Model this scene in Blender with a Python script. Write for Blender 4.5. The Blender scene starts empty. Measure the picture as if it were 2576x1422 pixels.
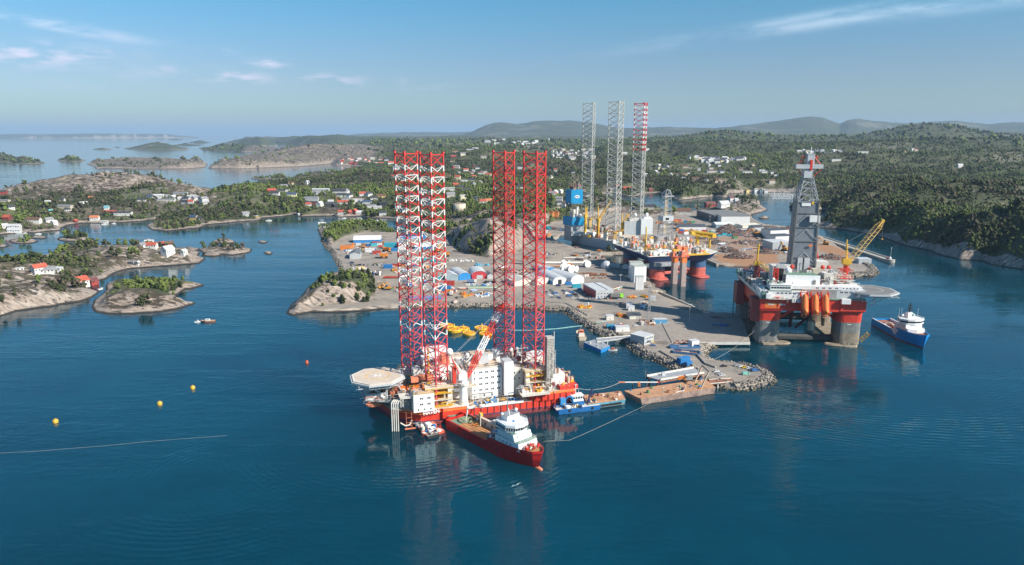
import bpy, bmesh, math, random
import numpy as np
from mathutils import Vector, Matrix, noise as mnoise
R = math.radians
scene = bpy.context.scene
COL = scene.collection
# ---------------------------------------------------------------- camera, sky, sun, exposure
CAM_H = 170.0
F_PX, CX, CY, PITCH = 1760.0, 1288.0, 711.0, R(12.0)      # focal length in pixels of a 2576 px wide view
CP, SP = math.cos(PITCH), math.sin(PITCH)
cam_data = bpy.data.cameras.new('camera')
cam = bpy.data.objects.new('camera', cam_data)
COL.objects.link(cam)
cam.location = (0, 0, CAM_H)
cam.rotation_euler = (R(90) - PITCH, 0, 0)
cam_data.sensor_width = 36.0
cam_data.lens = 36.0 * F_PX / 2576.0
cam_data.clip_start = 1.0
cam_data.clip_end = 400000.0
scene.camera = cam
SUN_DIR = Vector((0.87, -0.49, 0.72)).normalized()
SUN_EL = math.asin(SUN_DIR.z)
SUN_AZ = math.atan2(SUN_DIR.x, SUN_DIR.y)
world = bpy.data.worlds.new("World")
scene.world = world
world.use_nodes = True
wt = world.node_tree
wt.nodes.clear()
def wn(t, **k):
 n = wt.nodes.new(t)
 for a, b in k.items(): setattr(n, a, b)
 return n
def wl(a, b): wt.links.new(a, b)
wo = wn('ShaderNodeOutputWorld'); wb = wn('ShaderNodeBackground'); wb.inputs['Strength'].default_value = 0.060
sky = wn('ShaderNodeTexSky', sky_type='NISHITA', sun_disc=False, sun_elevation=SUN_EL, sun_rotation=SUN_AZ,
   altitude=0.0, air_density=1.0, dust_density=0.5, ozone_density=2.2)
tc = wn('ShaderNodeTexCoord')
# thin cirrus: noise on the direction projected onto a plane high above
sep = wn('ShaderNodeSeparateXYZ'); wl(tc.outputs['Generated'], sep.inputs[0])
def wm(op, a, b=None, c=None):
 n = wn('ShaderNodeMath', operation=op)
 for i, v in enumerate((a, b, c)):
  if v is None: continue
  if isinstance(v, (int, float)): n.inputs[i].default_value = v
  else: wl(v, n.inputs[i])
 return n.outputs[0]
az = wm('ARCTAN2', sep.outputs[0], sep.outputs[1])
el = wm('ARCSINE', sep.outputs[2])
def wsm(v, lo, hi):
 n = wn('ShaderNodeMapRange', interpolation_type='SMOOTHSTEP'); wl(v, n.inputs[0])
 n.inputs[1].default_value = lo; n.inputs[2].default_value = hi
 return n.outputs[0]
def wgauss(a0, e0, wa, we, rot=0.0):
 ca, sa = math.cos(rot), math.sin(rot)
 da = wm('SUBTRACT', az, a0); de = wm('SUBTRACT', el, e0)
 u = wm('DIVIDE', wm('ADD', wm('MULTIPLY', da, ca), wm('MULTIPLY', de, sa)), wa)
 v = wm('DIVIDE', wm('SUBTRACT', wm('MULTIPLY', de, ca), wm('MULTIPLY', da, sa)), we)
 q = wm('ADD', wm('MULTIPLY', u, u), wm('MULTIPLY', v, v))
 return wm('EXPONENT', wm('MULTIPLY', q, -1.0))
comb = wn('ShaderNodeCombineXYZ'); wl(az, comb.inputs[0]); wl(wm('MULTIPLY', el, 3.4), comb.inputs[1])
nz1 = wn('ShaderNodeTexNoise'); wl(comb.outputs[0], nz1.inputs['Vector']); nz1.inputs['Scale'].default_value = 9.0; nz1.inputs['Detail'].default_value = 8.0; nz1.inputs['Roughness'].default_value = 0.62
nz2 = wn('ShaderNodeTexNoise'); wl(comb.outputs[0], nz2.inputs['Vector']); nz2.inputs['Scale'].default_value = 26.0; nz2.inputs['Detail'].default_value = 6.0
def pix_dir(x, y):
 u = (x - CX) / F_PX; v = (y - CY) / F_PX
 d = Vector((u, CP - v * SP, -(SP + v * CP))).normalized()
 return math.atan2(d.x, d.y), math.asin(d.z)
clouds = None
for (x, y, wx, wy, rot, amt, src, lo, hi) in [
  (110, 60, 150, 11, -0.13, 0.85, 1, 0.40, 0.66), (60, 135, 150, 22, 0.0, 0.8, 2, 0.40, 0.66), (205, 130, 20, 18, 0.3, 0.5, 2, 0.35, 0.7),
  (275, 140, 30, 14, -0.1, 0.45, 2, 0.40, 0.7), (430, 180, 50, 12, 0.0, 0.5, 2, 0.42, 0.7), (590, 195, 70, 12, 0.0, 0.7, 2, 0.42, 0.62),
  (672, 160, 36, 9, -0.1, 0.75, 2, 0.36, 0.62), (820, 202, 80, 12, 0.0, 0.6, 2, 0.45, 0.66), (580, 130, 18, 7, 0.0, 0.4, 2, 0.4, 0.7),
  (1016, 215, 10, 16, 0.2, 0.3, 2, 0.3, 0.7), (1090, 220, 60, 7, 0.0, 0.25, 2, 0.4, 0.7), (170, 212, 60, 10, 0.0, 0.4, 2, 0.42, 0.7),
  (330, 165, 240, 45, 0.0, 0.22, 1, 0.42, 0.7),
  (2250, 28, 420, 12, 0.105, 0.5, 1, 0.30, 0.62), (2000, 50, 260, 10, 0.12, 0.35, 1, 0.34, 0.62), (2500, 10, 320, 12, 0.05, 0.3, 1, 0.3, 0.6)]:
 a0, e0 = pix_dir(x, y)
 g = wgauss(a0, e0, wx / F_PX, wy / F_PX, rot)
 m = wm('MULTIPLY', wm('MULTIPLY', g, wsm((nz1 if src == 1 else nz2).outputs[0], lo, hi)), amt)
 clouds = m if clouds is None else wm('MAXIMUM', clouds, m)
mx = wn('ShaderNodeMixRGB'); wl(clouds, mx.inputs[0]); wl(sky.outputs[0], mx.inputs[1]); mx.inputs[2].default_value = (11.5, 9.6, 9.8, 1)
hs = wn('ShaderNodeHueSaturation'); tn = wn('ShaderNodeMixRGB', blend_type='MULTIPLY'); tn.inputs[0].default_value = 1.0; tn.inputs[2].default_value = (.83, .78, .89, 1); wl(mx.outputs[0], tn.inputs[1]); wl(tn.outputs[0], hs.inputs['Color']); hs.inputs['Saturation'].default_value = 1.08
gm = wn('ShaderNodeGamma'); gm.inputs[1].default_value = 1.12; wl(hs.outputs[0], gm.inputs[0]); low = wn('ShaderNodeMixRGB', blend_type='MULTIPLY'); wl(wsm(el, .20, .0), low.inputs[0]); wl(gm.outputs[0], low.inputs[1]); low.inputs[2].default_value = (.75, 1.0, 1.04, 1)
hi = wn('ShaderNodeMixRGB', blend_type='MULTIPLY'); wl(wsm(el, .06, .20), hi.inputs[0]); wl(low.outputs[0], hi.inputs[1]); hi.inputs[2].default_value = (.64, 1.30, 1.20, 1); wl(hi.outputs[0], wb.inputs['Color']); wl(wb.outputs[0], wo.inputs['Surface'])
sun_data = bpy.data.lights.new('sun', 'SUN')
sun = bpy.data.objects.new('sun', sun_data); COL.objects.link(sun)
sun_data.energy = 4.6; sun_data.angle = R(0.5); sun_data.color = (1.0, 0.93, 0.83)
sun.rotation_euler = SUN_DIR.to_track_quat('Z', 'Y').to_euler()
scene.view_settings.view_transform = 'Standard'
scene.view_settings.look = 'None'
scene.view_settings.exposure = 0.66
scene.view_settings.gamma = 1.0
scene.cycles.max_bounces = 6
scene.cycles.volume_bounces = 0
scene.cycles.transparent_max_bounces = 8
scene.cycles.use_denoising = True

# ---------------------------------------------------------------- from a place in the photograph to a place on the ground
def G(x, y, z=0.0):
 u = (x - CX) / F_PX; v = (y - CY) / F_PX
 t = (CAM_H - z) / (SP + v * CP)
 return (u * t, (CP - v * SP) * t)
def GV(x, y, z=0.0):
 a = G(x, y, z); return Vector((a[0], a[1], z))
def on_plane_y(x, y, Y):
 """the point seen at x, y that is Y metres ahead of the camera"""
 u = (x - CX) / F_PX; v = (y - CY) / F_PX
 t = Y / (CP - v * SP)
 return Vector((u * t, Y, CAM_H - (SP + v * CP) * t))
def project(X, Y, Z):
 dz = Z - CAM_H
 zc = Y * CP - dz * SP
 up = Y * SP + dz * CP
 return CX + F_PX * X / zc, CY - F_PX * up / zc

# ---------------------------------------------------------------- numpy noise
def _hash(ix, iy, seed):
 h = (ix.astype(np.int64) * 374761393 + iy.astype(np.int64) * 668265263 + seed * 1442695041) & 0xFFFFFFFF
 h = ((h ^ (h >> 13)) * 1274126177) & 0xFFFFFFFF
 h = h ^ (h >> 16)
 return (h & 0xFFFF).astype(np.float32) / 65535.0
def vnoise(x, y, seed=0):
 ix = np.floor(x); iy = np.floor(y)
 fx = (x - ix).astype(np.float32); fy = (y - iy).astype(np.float32)
 fx = fx * fx * (3 - 2 * fx); fy = fy * fy * (3 - 2 * fy)
 a = _hash(ix, iy, seed); b = _hash(ix + 1, iy, seed); c = _hash(ix, iy + 1, seed); d = _hash(ix + 1, iy + 1, seed)
 return (a + (b - a) * fx) * (1 - fy) + (c + (d - c) * fx) * fy
def fbm(x, y, octaves=4, seed=0, gain=0.5):
 s = 0.0; amp = 1.0; tot = 0.0
 for o in range(octaves):
  s = s + amp * vnoise(x * (2 ** o) + o * 17.3, y * (2 ** o) - o * 9.1, seed + o)
  tot += amp; amp *= gain
 return s / tot
def sstep(v, lo, hi):
 t = np.clip((v - lo) / (hi - lo), 0, 1)
 return t * t * (3 - 2 * t)
def sdist(px, py, poly):
 """signed distance to a closed polygon, positive inside"""
 p = np.array(poly, dtype=np.float64)
 q = np.roll(p, -1, axis=0)
 best = np.full(px.shape, 1e18); inside = np.zeros(px.shape, bool)
 for (ax, ay), (bx, by) in zip(p, q):
  ex, ey = bx - ax, by - ay
  wx, wy = px - ax, py - ay
  t = np.clip((wx * ex + wy * ey) / (ex * ex + ey * ey + 1e-9), 0, 1)
  d = (wx - ex * t) ** 2 + (wy - ey * t) ** 2
  np.minimum(best, d, out=best)
  c = ((ay <= py) & (by > py)) | ((by <= py) & (ay > py))
  with np.errstate(divide='ignore', invalid='ignore'):
   xi = ax + (py - ay) * ex / (ey if ey != 0 else 1e-9)
  inside ^= c & (px < xi)
 d = np.sqrt(best)
 return np.where(inside, d, -d)

# ---------------------------------------------------------------- coastlines (read off the photograph at water level)
def gp(pts, z=0.0): return [G(x, y, z) for x, y in pts]
def ell(cx, cy, rx, ry, n=14, seed=0):
 rr = random.Random(seed)
 return [(cx + rx * math.cos(2 * math.pi * k / n) * rr.uniform(.8, 1.1), cy + ry * math.sin(2 * math.pi * k / n) * rr.uniform(.75, 1.1)) for k in range(n)]
LAND = {}
LAND['mainland'] = gp([(-260, 600), (-60, 592), (0, 591), (39, 588), (64, 585), (88, 586), (117, 582), (152, 580), (150, 575), (166, 567), (205, 562), (254, 563),
 (273, 560), (312, 560), (351, 557), (387, 553), (408, 548), (402, 556), (380, 562), (370, 568), (381, 578), (420, 582), (469, 577), (503, 573), (519, 566), (566, 562), (597, 559),
 (657, 555), (662, 549), (706, 545), (743, 540), (748, 546), (776, 545), (839, 543), (854, 546), (909, 544), (925, 548), (975, 550), (1010, 552), (1050, 556),
 (1078, 572), (1070, 585), (1040, 588), (1005, 584), (987, 578), (960, 566), (935, 566), (905, 569), (870, 568), (845, 573), (815, 578), (800, 577), (809, 594), (813, 611), (823, 623),
 (839, 636), (843, 652), (853, 667), (858, 680), (840, 690), (801, 703), (776, 722), (755, 748), (735, 766), (722, 789), (737, 795), (782, 786), (840, 787), (919, 783),
 (962, 778), (1005, 775), (1100, 773), (1240, 772), (1321, 775), (1372, 780), (1422, 782), (1432, 792), (1454, 810), (1477, 823), (1497, 839), (1532, 847),
 (1559, 849), (1561, 860), (1580, 871), (1598, 881), (1610, 892), (1640, 903), (1669, 915), (1694, 929), (1716, 928), (1735, 936), (1745, 950), (1762, 965),
 (1811, 974), (1848, 981), (1885, 980), (1921, 973), (1944, 959), (1940, 946), (1912, 931), (1872, 920), (1799, 912), (1776, 901), (1772, 889), (1784, 880), (1794, 872),
 (1798, 862), (1887, 862), (1885, 850), (1862, 792), (1766, 792), (1739, 776), (1672, 751), (1653, 740), (1672, 736), (1645, 724), (1633, 698), (1590, 667),
 (1555, 667), (1536, 662), (1508, 644), (1590, 643), (1592, 634), (1524, 634), (1500, 637), (1440, 624), (1395, 606), (1420, 590), (1520, 590), (1640, 612), (1720, 634), (1776, 656),
 (1805, 669), (1885, 672), (1940, 690), (2020, 705), (2090, 706), (2165, 696), (2195, 695), (2208, 686), (2200, 675), (2183, 668), (2165, 660), (2140, 640), (2110, 624), (2088, 604),
 (2050, 592), (1975, 572), (1924, 567), (1909, 560), (1894, 551), (1889, 541), (1917, 533), (1928, 528), (1919, 522), (1911, 516), (1909, 506), (1884, 500), (1830, 498), (1835, 488),
 (1895, 484), (1950, 484), (2004, 486), (2004, 503), (1992, 516), (1983, 522), (1993, 532), (2010, 540), (2040, 536), (2076, 528), (2072, 544), (2057, 563),
 (2059, 572), (2120, 579), (2200, 592), (2249, 609), (2275, 619), (2334, 629), (2370, 643), (2414, 653), (2468, 656), (2494, 667), (2533, 673), (2576, 679), (2720, 705),
 (3100, 720), (3700, 600), (4400, 420), (4600, 352), (1500, 345), (760, 352), (560, 360), (580, 362), (640, 361), (680, 362), (720, 367), (790, 372), (860, 380), (880, 384), (800, 384), (700, 380),
 (640, 376), (560, 374), (510, 372), (497, 373), (510, 378), (560, 380), (640, 384), (700, 386), (620, 396), (560, 404), (528, 414),
 (521, 424), (600, 425), (700, 421), (760, 419), (836, 411), (846, 417), (890, 417), (925, 419), (905, 425), (870, 432),
 (840, 438), (780, 452), (700, 460), (643, 466), (600, 478), (560, 480), (450, 486), (300, 488), (150, 488), (60, 494), (0, 500), (-300, 510)])
LAND['rocky_island'] = gp([(-300, 830), (0, 797), (42, 784), (100, 774), (129, 771), (158, 764), (208, 758), (233, 749), (256, 734), (228, 730), (226, 721), (244, 716), (250, 707),
 (270, 703), (285, 691), (300, 683), (324, 677), (370, 673), (395, 671), (445, 668), (503, 663), (516, 651), (497, 647), (503, 636), (490, 630), (453, 629), (395, 622),
 (353, 621), (301, 622), (270, 619), (229, 618), (195, 617), (145, 626), (129, 645), (102, 648), (77, 655), (52, 664), (0, 672), (-300, 690)])
LAND['wooded_islet'] = gp([(229, 774), (237, 786), (262, 791), (333, 790), (395, 786), (439, 779), (468, 772), (495, 763), (457, 756), (441, 745), (468, 728), (490, 725), (514, 718),
 (492, 710), (470, 712), (437, 710), (400, 708), (343, 707), (300, 709), (268, 712), (262, 722), (264, 731), (249, 745), (236, 755)])
for i, (x, y, rx, ry) in enumerate([(56, 608, 36, 6.5), (98, 598, 18, 2.6), (4, 619, 20, 4.5), (190, 601, 42, 8), (568, 632, 76, 11), (562, 608, 33, 5.5), (660, 610, 15, 3.2), (674, 637, 15, 4),
  (535, 641, 28, 6), (480, 628, 24, 5), (1920, 549, 12, 2.2), (655, 449, 26, 3), (700, 449, 30, 4), (257, 376, 22, 1.0), (296, 371, 10, 0.9), (180, 404, 34, 4.5),
  (645, 366, 60, 2.2), (395, 374, 84, 3.6), (470, 366, 40, 2.4), (500, 359, 30, 2.0), (405, 350, 12, .8), (440, 352, 24, .7), (203, 404, 16, 2.2), (60, 410, 46, 3.2), (0, 404, 90, 4.5)]):
 LAND['islet%d' % i] = gp(ell(x, y, rx, ry, seed=i))
LAND['outer'] = gp([(213, 413), (236, 420), (240, 428), (255, 424), (330, 425), (400, 425), (470, 425), (520, 420), (525, 412), (488, 405), (400, 406), (300, 407), (230, 408)])
LAND['far_isles'] = gp([(-500, 348.6), (0, 348.8), (80, 348), (160, 348.3), (300, 347.6), (420, 347.4), (500, 346.8), (300, 346.2), (0, 346), (-500, 346)])
WATER = [gp(p) for p in [
 [(1561, 506), (1567, 511), (1583, 519), (1616, 527), (1660, 524), (1682, 538), (1698, 537), (1742, 532), (1760, 524), (1782, 527), (1815, 527), (1832, 518), (1855, 514), (1845, 505), (1833, 500),
  (1797, 495), (1769, 498), (1729, 503), (1705, 504), (1690, 496), (1658, 484), (1649, 486), (1618, 489), (1605, 494), (1583, 495), (1540, 486), (1515, 490), (1520, 500)],
 [(508, 496), (530, 489), (566, 491), (563, 500), (545, 507), (515, 505)],
 [(1610, 422), (1640, 420), (1675, 420), (1676, 431), (1650, 433), (1618, 428)],
 [(1380, 533), (1400, 528), (1420, 524), (1428, 532), (1420, 541), (1392, 541)],
 [(1370, 412), (1440, 413), (1450, 420), (1420, 424), (1370, 420)]]]
YARD = [gp(p) for p in [
 [(838, 640), (850, 664), (862, 680), (900, 690), (945, 700), (960, 735), (935, 757), (890, 772), (1000, 777), (1240, 776), (1372, 784), (1422, 787), (1500, 843), (1560, 853), (1600, 884),
  (1690, 935), (1745, 955), (1800, 976), (1885, 983), (1944, 965), (1946, 944), (1872, 915), (1776, 890), (1800, 858), (1890, 868), (1880, 790), (1640, 733), (1580, 660), (1500, 628),
  (1395, 595), (1500, 580), (1640, 606), (1776, 655), (1900, 690), (2080, 710), (2165, 700), (2212, 686), (2165, 660), (2100, 606), (1975, 568), (1895, 548), (1850, 540), (1760, 534), (1700, 545), (1640, 545),
  (1560, 540), (1500, 550), (1450, 560), (1400, 560), (1375, 575), (1350, 600), (1310, 640), (1230, 655), (1150, 640), (1125, 600), (1070, 592), (990, 590), (920, 588), (870, 600), (850, 610), (838, 625)],
 [(782, 782), (840, 783), (919, 779), (962, 774), (1010, 771), (1010, 762), (940, 766), (890, 772), (800, 776)]]]
# hills: (x, y) of the top in the photograph, height, radii in metres along and across, turn
HILLS = [(870, 705, 24, 46, 34, 0), (800, 735, 15, 30, 24, 0), (870, 585, 19, 75, 30, .2), (960, 590, 17, 45, 26, 0), (1190, 560, 44, 95, 75, 0.2), (1150, 580, 40, 60, 60, 0), (1250, 585, 36, 60, 60, 0), (1290, 560, 30, 60, 55, 0),
   (300, 452, 52, 300, 120, 0), (450, 466, 42, 250, 120, 0), (200, 474, 26, 200, 100, 0), (620, 490, 34, 130, 80, 0), (370, 640, 12, 120, 50, 0), (60, 740, 14, 90, 40, 0), (350, 740, 10, 50, 26, 0), (180, 640, 14, 60, 40, 0),
   (350, 395, 34, 300, 120, 0), (450, 392, 44, 260, 100, 0), (640, 392, 60, 350, 200, 0), (850, 380, 70, 500, 260, 0), (950, 372, 75, 600, 300, 0), (900, 432, 34, 260, 120, 0), (760, 470, 22, 180, 90, 0),
   (2300, 560, 52, 160, 90, -.2), (2450, 530, 70, 220, 150, -.2), (2576, 590, 50, 140, 90, -.2), (2180, 520, 50, 160, 110, 0), (2100, 500, 34, 120, 90, 0), (2400, 470, 62, 260, 160, 0), (2700, 560, 70, 200, 160, 0),
   (1690, 470, 34, 90, 70, 0), (1750, 468, 28, 90, 70, 0), (1380, 480, 26, 120, 90, 0), (1560, 462, 24, 80, 60, 0), (1420, 500, 20, 60, 50, 0), (2380, 345, 215, 520, 260, 0), (2480, 352, 190, 420, 260, 0),
   (1850, 455, 34, 200, 150, 0), (2250, 600, 22, 70, 22, -.3), (2360, 612, 34, 70, 30, -.3), (190, 575, 5, 20, 12, 0), (1230, 377, 100, 250, 150, 0), (1300, 372, 95, 260, 160, 0)]
# skylines: distance, depth, (x, y) pairs in the photograph, strength of relief
RIDGES = [
 (29000, 1700, [(-300, 338), (0, 337), (60, 335.8), (110, 337), (200, 336), (330, 335.5), (470, 335), (505, 338), (540, 345), (700, 360)]),
 (24000, 3500, [(400, 352), (520, 349), (560, 345), (620, 344), (700, 341), (800, 340), (850, 337), (900, 334), (1000, 333.5), (1100, 332.5), (1250, 333), (1500, 333), (1800, 331), (2000, 330), (2300, 318), (2500, 314), (2900, 316)]),
 (16500, 2300, [(1120, 350), (1170, 338), (1190, 331), (1205, 323), (1225, 314), (1245, 309), (1270, 308.5), (1300, 312), (1330, 308), (1360, 304.5), (1400, 303), (1440, 304.5), (1480, 309), (1520, 315), (1560, 322), (1600, 321), (1660, 319), (1700, 320),
    (1750, 321), (1800, 322), (1850, 318), (1900, 312), (1980, 300), (2020, 295), (2040, 293.5), (2070, 298), (2110, 311), (2130, 303), (2150, 300), (2200, 305), (2240, 308), (2300, 309), (2350, 305), (2400, 305), (2450, 310), (2480, 313), (2520, 309), (2600, 307), (3000, 312)]),
 (10000, 1500, [(540, 365), (570, 352), (620, 346), (660, 342), (720, 343), (760, 340), (800, 343), (850, 339), (900, 344), (960, 343), (1050, 345), (1150, 341), (1250, 345), (1350, 340), (1450, 343), (1550, 341), (1640, 346), (1700, 343), (1760, 336), (1830, 333), (1900, 336), (2000, 338), (2100, 341),
    (2200, 338), (2300, 333), (2500, 333), (2900, 330)]),
 (6000, 750, [(660, 385), (720, 372), (800, 366), (900, 362), (1000, 360), (1100, 357), (1200, 359), (1320, 355), (1440, 358), (1560, 354), (1660, 348), (1720, 344), (1770, 337), (1830, 330), (1880, 335), (1950, 342), (2050, 344), (2150, 343), (2200, 336), (2260, 322), (2300, 315), (2335, 313), (2390, 318), (2450, 327), (2510, 338), (2576, 342), (2900, 340)]),
 (4000, 420, [(1000, 392), (1080, 380), (1180, 372), (1300, 372), (1400, 368), (1500, 364), (1600, 362), (1700, 358), (1800, 356), (1900, 358), (2000, 362), (2100, 360), (2200, 356), (2300, 352), (2400, 352), (2500, 349), (2576, 350), (3000, 350)]),
 (2900, 260, [(1000, 425), (1100, 410), (1200, 404), (1400, 402), (1480, 398), (1580, 396), (1700, 398), (1800, 395), (1900, 392), (2000, 392), (2100, 388), (2200, 384), (2350, 386), (2500, 380), (2576, 382), (3000, 380)])]

# ---------------------------------------------------------------- one height sheet, fan-shaped, finer near the camera
NT, NR = 1000, 900
TH0, TH1 = R(-50), R(50)
LR0, LR1 = math.log(395.0), math.log(36000.0)
tt = np.linspace(TH0, TH1, NT); lr = np.linspace(LR0, LR1, NR)
TT, LR = np.meshgrid(tt, lr)
RR = np.exp(LR)
GX = RR * np.sin(TT); GY = RR * np.cos(TT)
def land_sd(px, py):
 s = np.full(px.shape, -1e9)
 for k, poly in LAND.items():
  a = np.array(poly); m = 600.0 + 0.02 * np.abs(a).max()
  if k == 'mainland':
   s = np.maximum(s, sdist(px, py, poly)); continue
  sel = (px > a[:, 0].min() - m) & (px < a[:, 0].max() + m) & (py > a[:, 1].min() - m) & (py < a[:, 1].max() + m)
  if sel.any(): s[sel] = np.maximum(s[sel], sdist(px[sel], py[sel], poly))
 for poly in WATER:
  a = np.array(poly); m = 600.0
  sel = (px > a[:, 0].min() - m) & (px < a[:, 0].max() + m) & (py > a[:, 1].min() - m) & (py < a[:, 1].max() + m)
  if sel.any(): s[sel] = np.minimum(s[sel], -sdist(px[sel], py[sel], poly))
 return s
SD = land_sd(GX, GY)
YD = np.full(GX.shape, -1e9)
sel = (GY < 2000) & (np.abs(GX) < 1200)
for poly in YARD: YD[sel] = np.maximum(YD[sel], sdist(GX[sel], GY[sel], poly))
ragg = np.clip(RR * 0.007, 3, 40)
SDn = SD + (fbm(GX / (ragg * 5), GY / (ragg * 5), 4, 3) - 0.5) * ragg * 1.6 * (1 - sstep(YD, -25, -5))
SLOPE = GX / np.maximum(GY, 1)
# natural relief
rot = 0.35
ux = GX * math.cos(rot) + GY * math.sin(rot); uy = -GX * math.sin(rot) + GY * math.cos(rot)
big = fbm(ux / 420, uy / 260, 4, 11)
mid = fbm(ux / 90, uy / 42, 4, 23)
strata = fbm(ux / 42, uy / 19, 4, 31)
big2 = fbm(GX / 1900, GY / 1500, 4, 41)
inl = sstep(SDn, 0, 500)
amp = 6 + 26 * big * sstep(SDn, 0, 160) + 55 * inl * np.clip(big - .25, 0, 1) + sstep(RR, 2600, 7000) * inl * (big2 * 130 + 30 * mid)
hn = amp * (1 - np.exp(-np.clip(SDn, 0, None) / 14.0))
for (x, y, h, a, b, r) in HILLS:
 p = G(x, y, h)
 dx, dy = GX - p[0], GY - p[1]
 u = (dx * math.cos(r) + dy * math.sin(r)) / a; v = (-dx * math.sin(r) + dy * math.cos(r)) / b
 d = np.sqrt(u * u + v * v) * (0.78 + 0.5 * mid)
 e = h * (1 - sstep(d, 0.35, 1.7)) * sstep(SDn, 0, min(b, 60) * .5)
 hn = np.maximum(hn, e) + 0.25 * np.minimum(hn, e) * (d < 1.5) * (h > 30)
hn = hn + (strata - .5) * (2.0 + np.clip(hn, 0, 40) * 0.14) * sstep(SDn, 0, 12) + (mid - .5) * np.clip(hn, 0, 60) * .55
RELIEF_CAP = CAM_H - 8 + 0 * GX
hn = np.where((RR < 9000) & (hn > 150), 150 + (hn - 150) * .3, hn)
for (dist, dep, prof) in RIDGES:
 pu = np.array([(x - CX) / F_PX / 1.022 for x, y in prof]); pz = np.array([on_plane_y(x, y, dist).z for x, y in prof])
 z = np.interp(SLOPE, pu, pz) + (fbm(SLOPE * 60 + 50, np.full(SLOPE.shape, dist * .37), 5, 71) - .5) * dist * (.0022 if dist < 25000 else .0006)
 ends = sstep(SLOPE, pu[0] - .02, pu[0] + .02)
 w = np.exp(-((GY - dist) / (dep * (1 + .5 * (big2 - .5)))) ** 2)
 crag = 1 + (fbm(GX / (dep * .5), GY / (dep * .5), 5, int(dist)) - 0.5) * 0.55 * (1 - w ** 6)
 e = z * w * crag * ends
 ok = SDn > 0 if dist > 4500 else SDn > 60
 hn = np.where(ok, np.maximum(hn * (1 - .8 * w), e), hn)
# no cliff steeper than the place allows: the right-hand shore and the quarry rise fast, the rest gently
lim = 0.55 + 0.30 * sstep(SLOPE, .30, .42) + 0.5 * sstep(-np.hypot(GX + 40, GY - 1000), -420, -200)
capz = 1.2 + np.clip(SDn, 0, None) * lim * (0.7 + 0.6 * mid)
hn = np.where(RR < 12000, np.minimum(hn, capz), hn)
hn = np.minimum(hn, 3.5 + np.where(YD > -400, np.clip(-YD, 0, 400) * (.75 + .7 * mid), 900))
hn = hn + (strata - .5) * 8.0 * sstep(SDn, 2, 14) + (fbm(ux / 17, uy / 5.5, 4, 91) - .5) * 2.6 * sstep(SDn, 1, 8)
wet = SDn <= 0
hn = np.where(wet, np.clip(SDn * 0.35, -9, 0) - 0.05, hn + 0.3)
# levelled yard with a steep edge
fy = sstep(YD, -14, 2)
flat = np.where(SD > 0, 3.0, np.clip(3.0 + SD * 1.1, -8, 3.0))
flat = np.where(SD > 4, 3.0, np.where(SD > -6, -4 + 7 * sstep(SD, -3.0, 3.0), np.clip(SD * .5, -8, 0) - 1))
HG = hn * (1 - fy) + flat * fy
def grid_at(A, x, y):
 """bilinear look-up in the fan grid"""
 x = np.asarray(x, float); y = np.asarray(y, float)
 t = (np.arctan2(x, y) - TH0) / (TH1 - TH0) * (NT - 1)
 l = (np.log(np.hypot(x, y)) - LR0) / (LR1 - LR0) * (NR - 1)
 t = np.clip(t, 0, NT - 1.001); l = np.clip(l, 0, NR - 1.001)
 i = l.astype(int); j = t.astype(int); fi = l - i; fj = t - j
 return (A[i, j] * (1 - fj) + A[i, j + 1] * fj) * (1 - fi) + (A[i + 1, j] * (1 - fj) + A[i + 1, j + 1] * fj) * fi
def ground(x, y): return float(grid_at(HG, x, y))
def land_at(px, py, lift=0.0, tmax=9000.0):
 """where the line of sight through px, py first meets the land"""
 u = (px - CX) / F_PX; v = (py - CY) / F_PX
 ts = np.exp(np.linspace(math.log(380), math.log(tmax), 3000))
 X = u * ts; Y = (CP - v * SP) * ts; Z = CAM_H - (SP + v * CP) * ts
 h = np.maximum(grid_at(HG, X, Y), 0) + lift
 k = np.argmax(Z < h)
 if k == 0: k = len(ts) - 1
 return Vector((float(X[k]), float(Y[k]), float(h[k] - lift)))
# how green the land is
GRN = fbm(ux / 60, uy / 30, 4, 77) * .6 + fbm(GX / 260, GY / 260, 3, 78) * .4
FOREST = []     # filled per region below: polygons in the photograph, tree cover 0..1
def region(pts, z=8): return gp(pts, z)
cover = np.full(GX.shape, 0.16)
cover = np.where(RR > 1900, 0.55, cover)
cover = np.where(RR > 2600, 0.85, cover); cover = np.where(RR > 9000, 1.2, cover)
def paint(pts, val, soft=25, z=8):
 global cover
 poly = region(pts, z); a = np.array(poly); m = soft * 2
 s_ = (GX > a[:, 0].min() - m) & (GX < a[:, 0].max() + m) & (GY > a[:, 1].min() - m) & (GY < a[:, 1].max() + m)
 d = sdist(GX[s_], GY[s_], poly); w = sstep(d, -soft, soft)
 cover[s_] = cover[s_] * (1 - w) + val * w
paint([(-100, 500), (600, 492), (640, 470), (900, 430), (1000, 430), (1500, 430), (1900, 440), (2000, 480), (1850, 500), (1500, 500), (1450, 550), (1100, 555), (750, 545), (400, 552), (0, 585), (-100, 590)], .55)
paint([(372, 566), (420, 530), (600, 520), (740, 520), (745, 540), (600, 560), (450, 580), (380, 578)], .62, 20)
paint([(-100, 480), (110, 474), (300, 440), (600, 468), (590, 484), (480, 494), (380, 486), (260, 490), (100, 488), (-100, 500)], .03, 30, 25)
paint([(2100, 500), (2300, 400), (2900, 400), (2900, 760), (2576, 680), (2334, 628), (2110, 578), (2060, 540)], 0.95, 20)
paint([(2130, 578), (2249, 609), (2340, 626), (2500, 655), (2576, 670), (2576, 690), (2334, 640), (2120, 590)], 0.12, 6, 3)
paint([(1700, 430), (2080, 430), (2080, 482), (1900, 482), (1700, 468)], .85, 20)
paint([(1990, 500), (2100, 500), (2080, 530), (1985, 530)], .8, 12)
paint([(1660, 440), (1760, 440), (1800, 470), (1730, 495), (1680, 490)], .55, 20)
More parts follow.
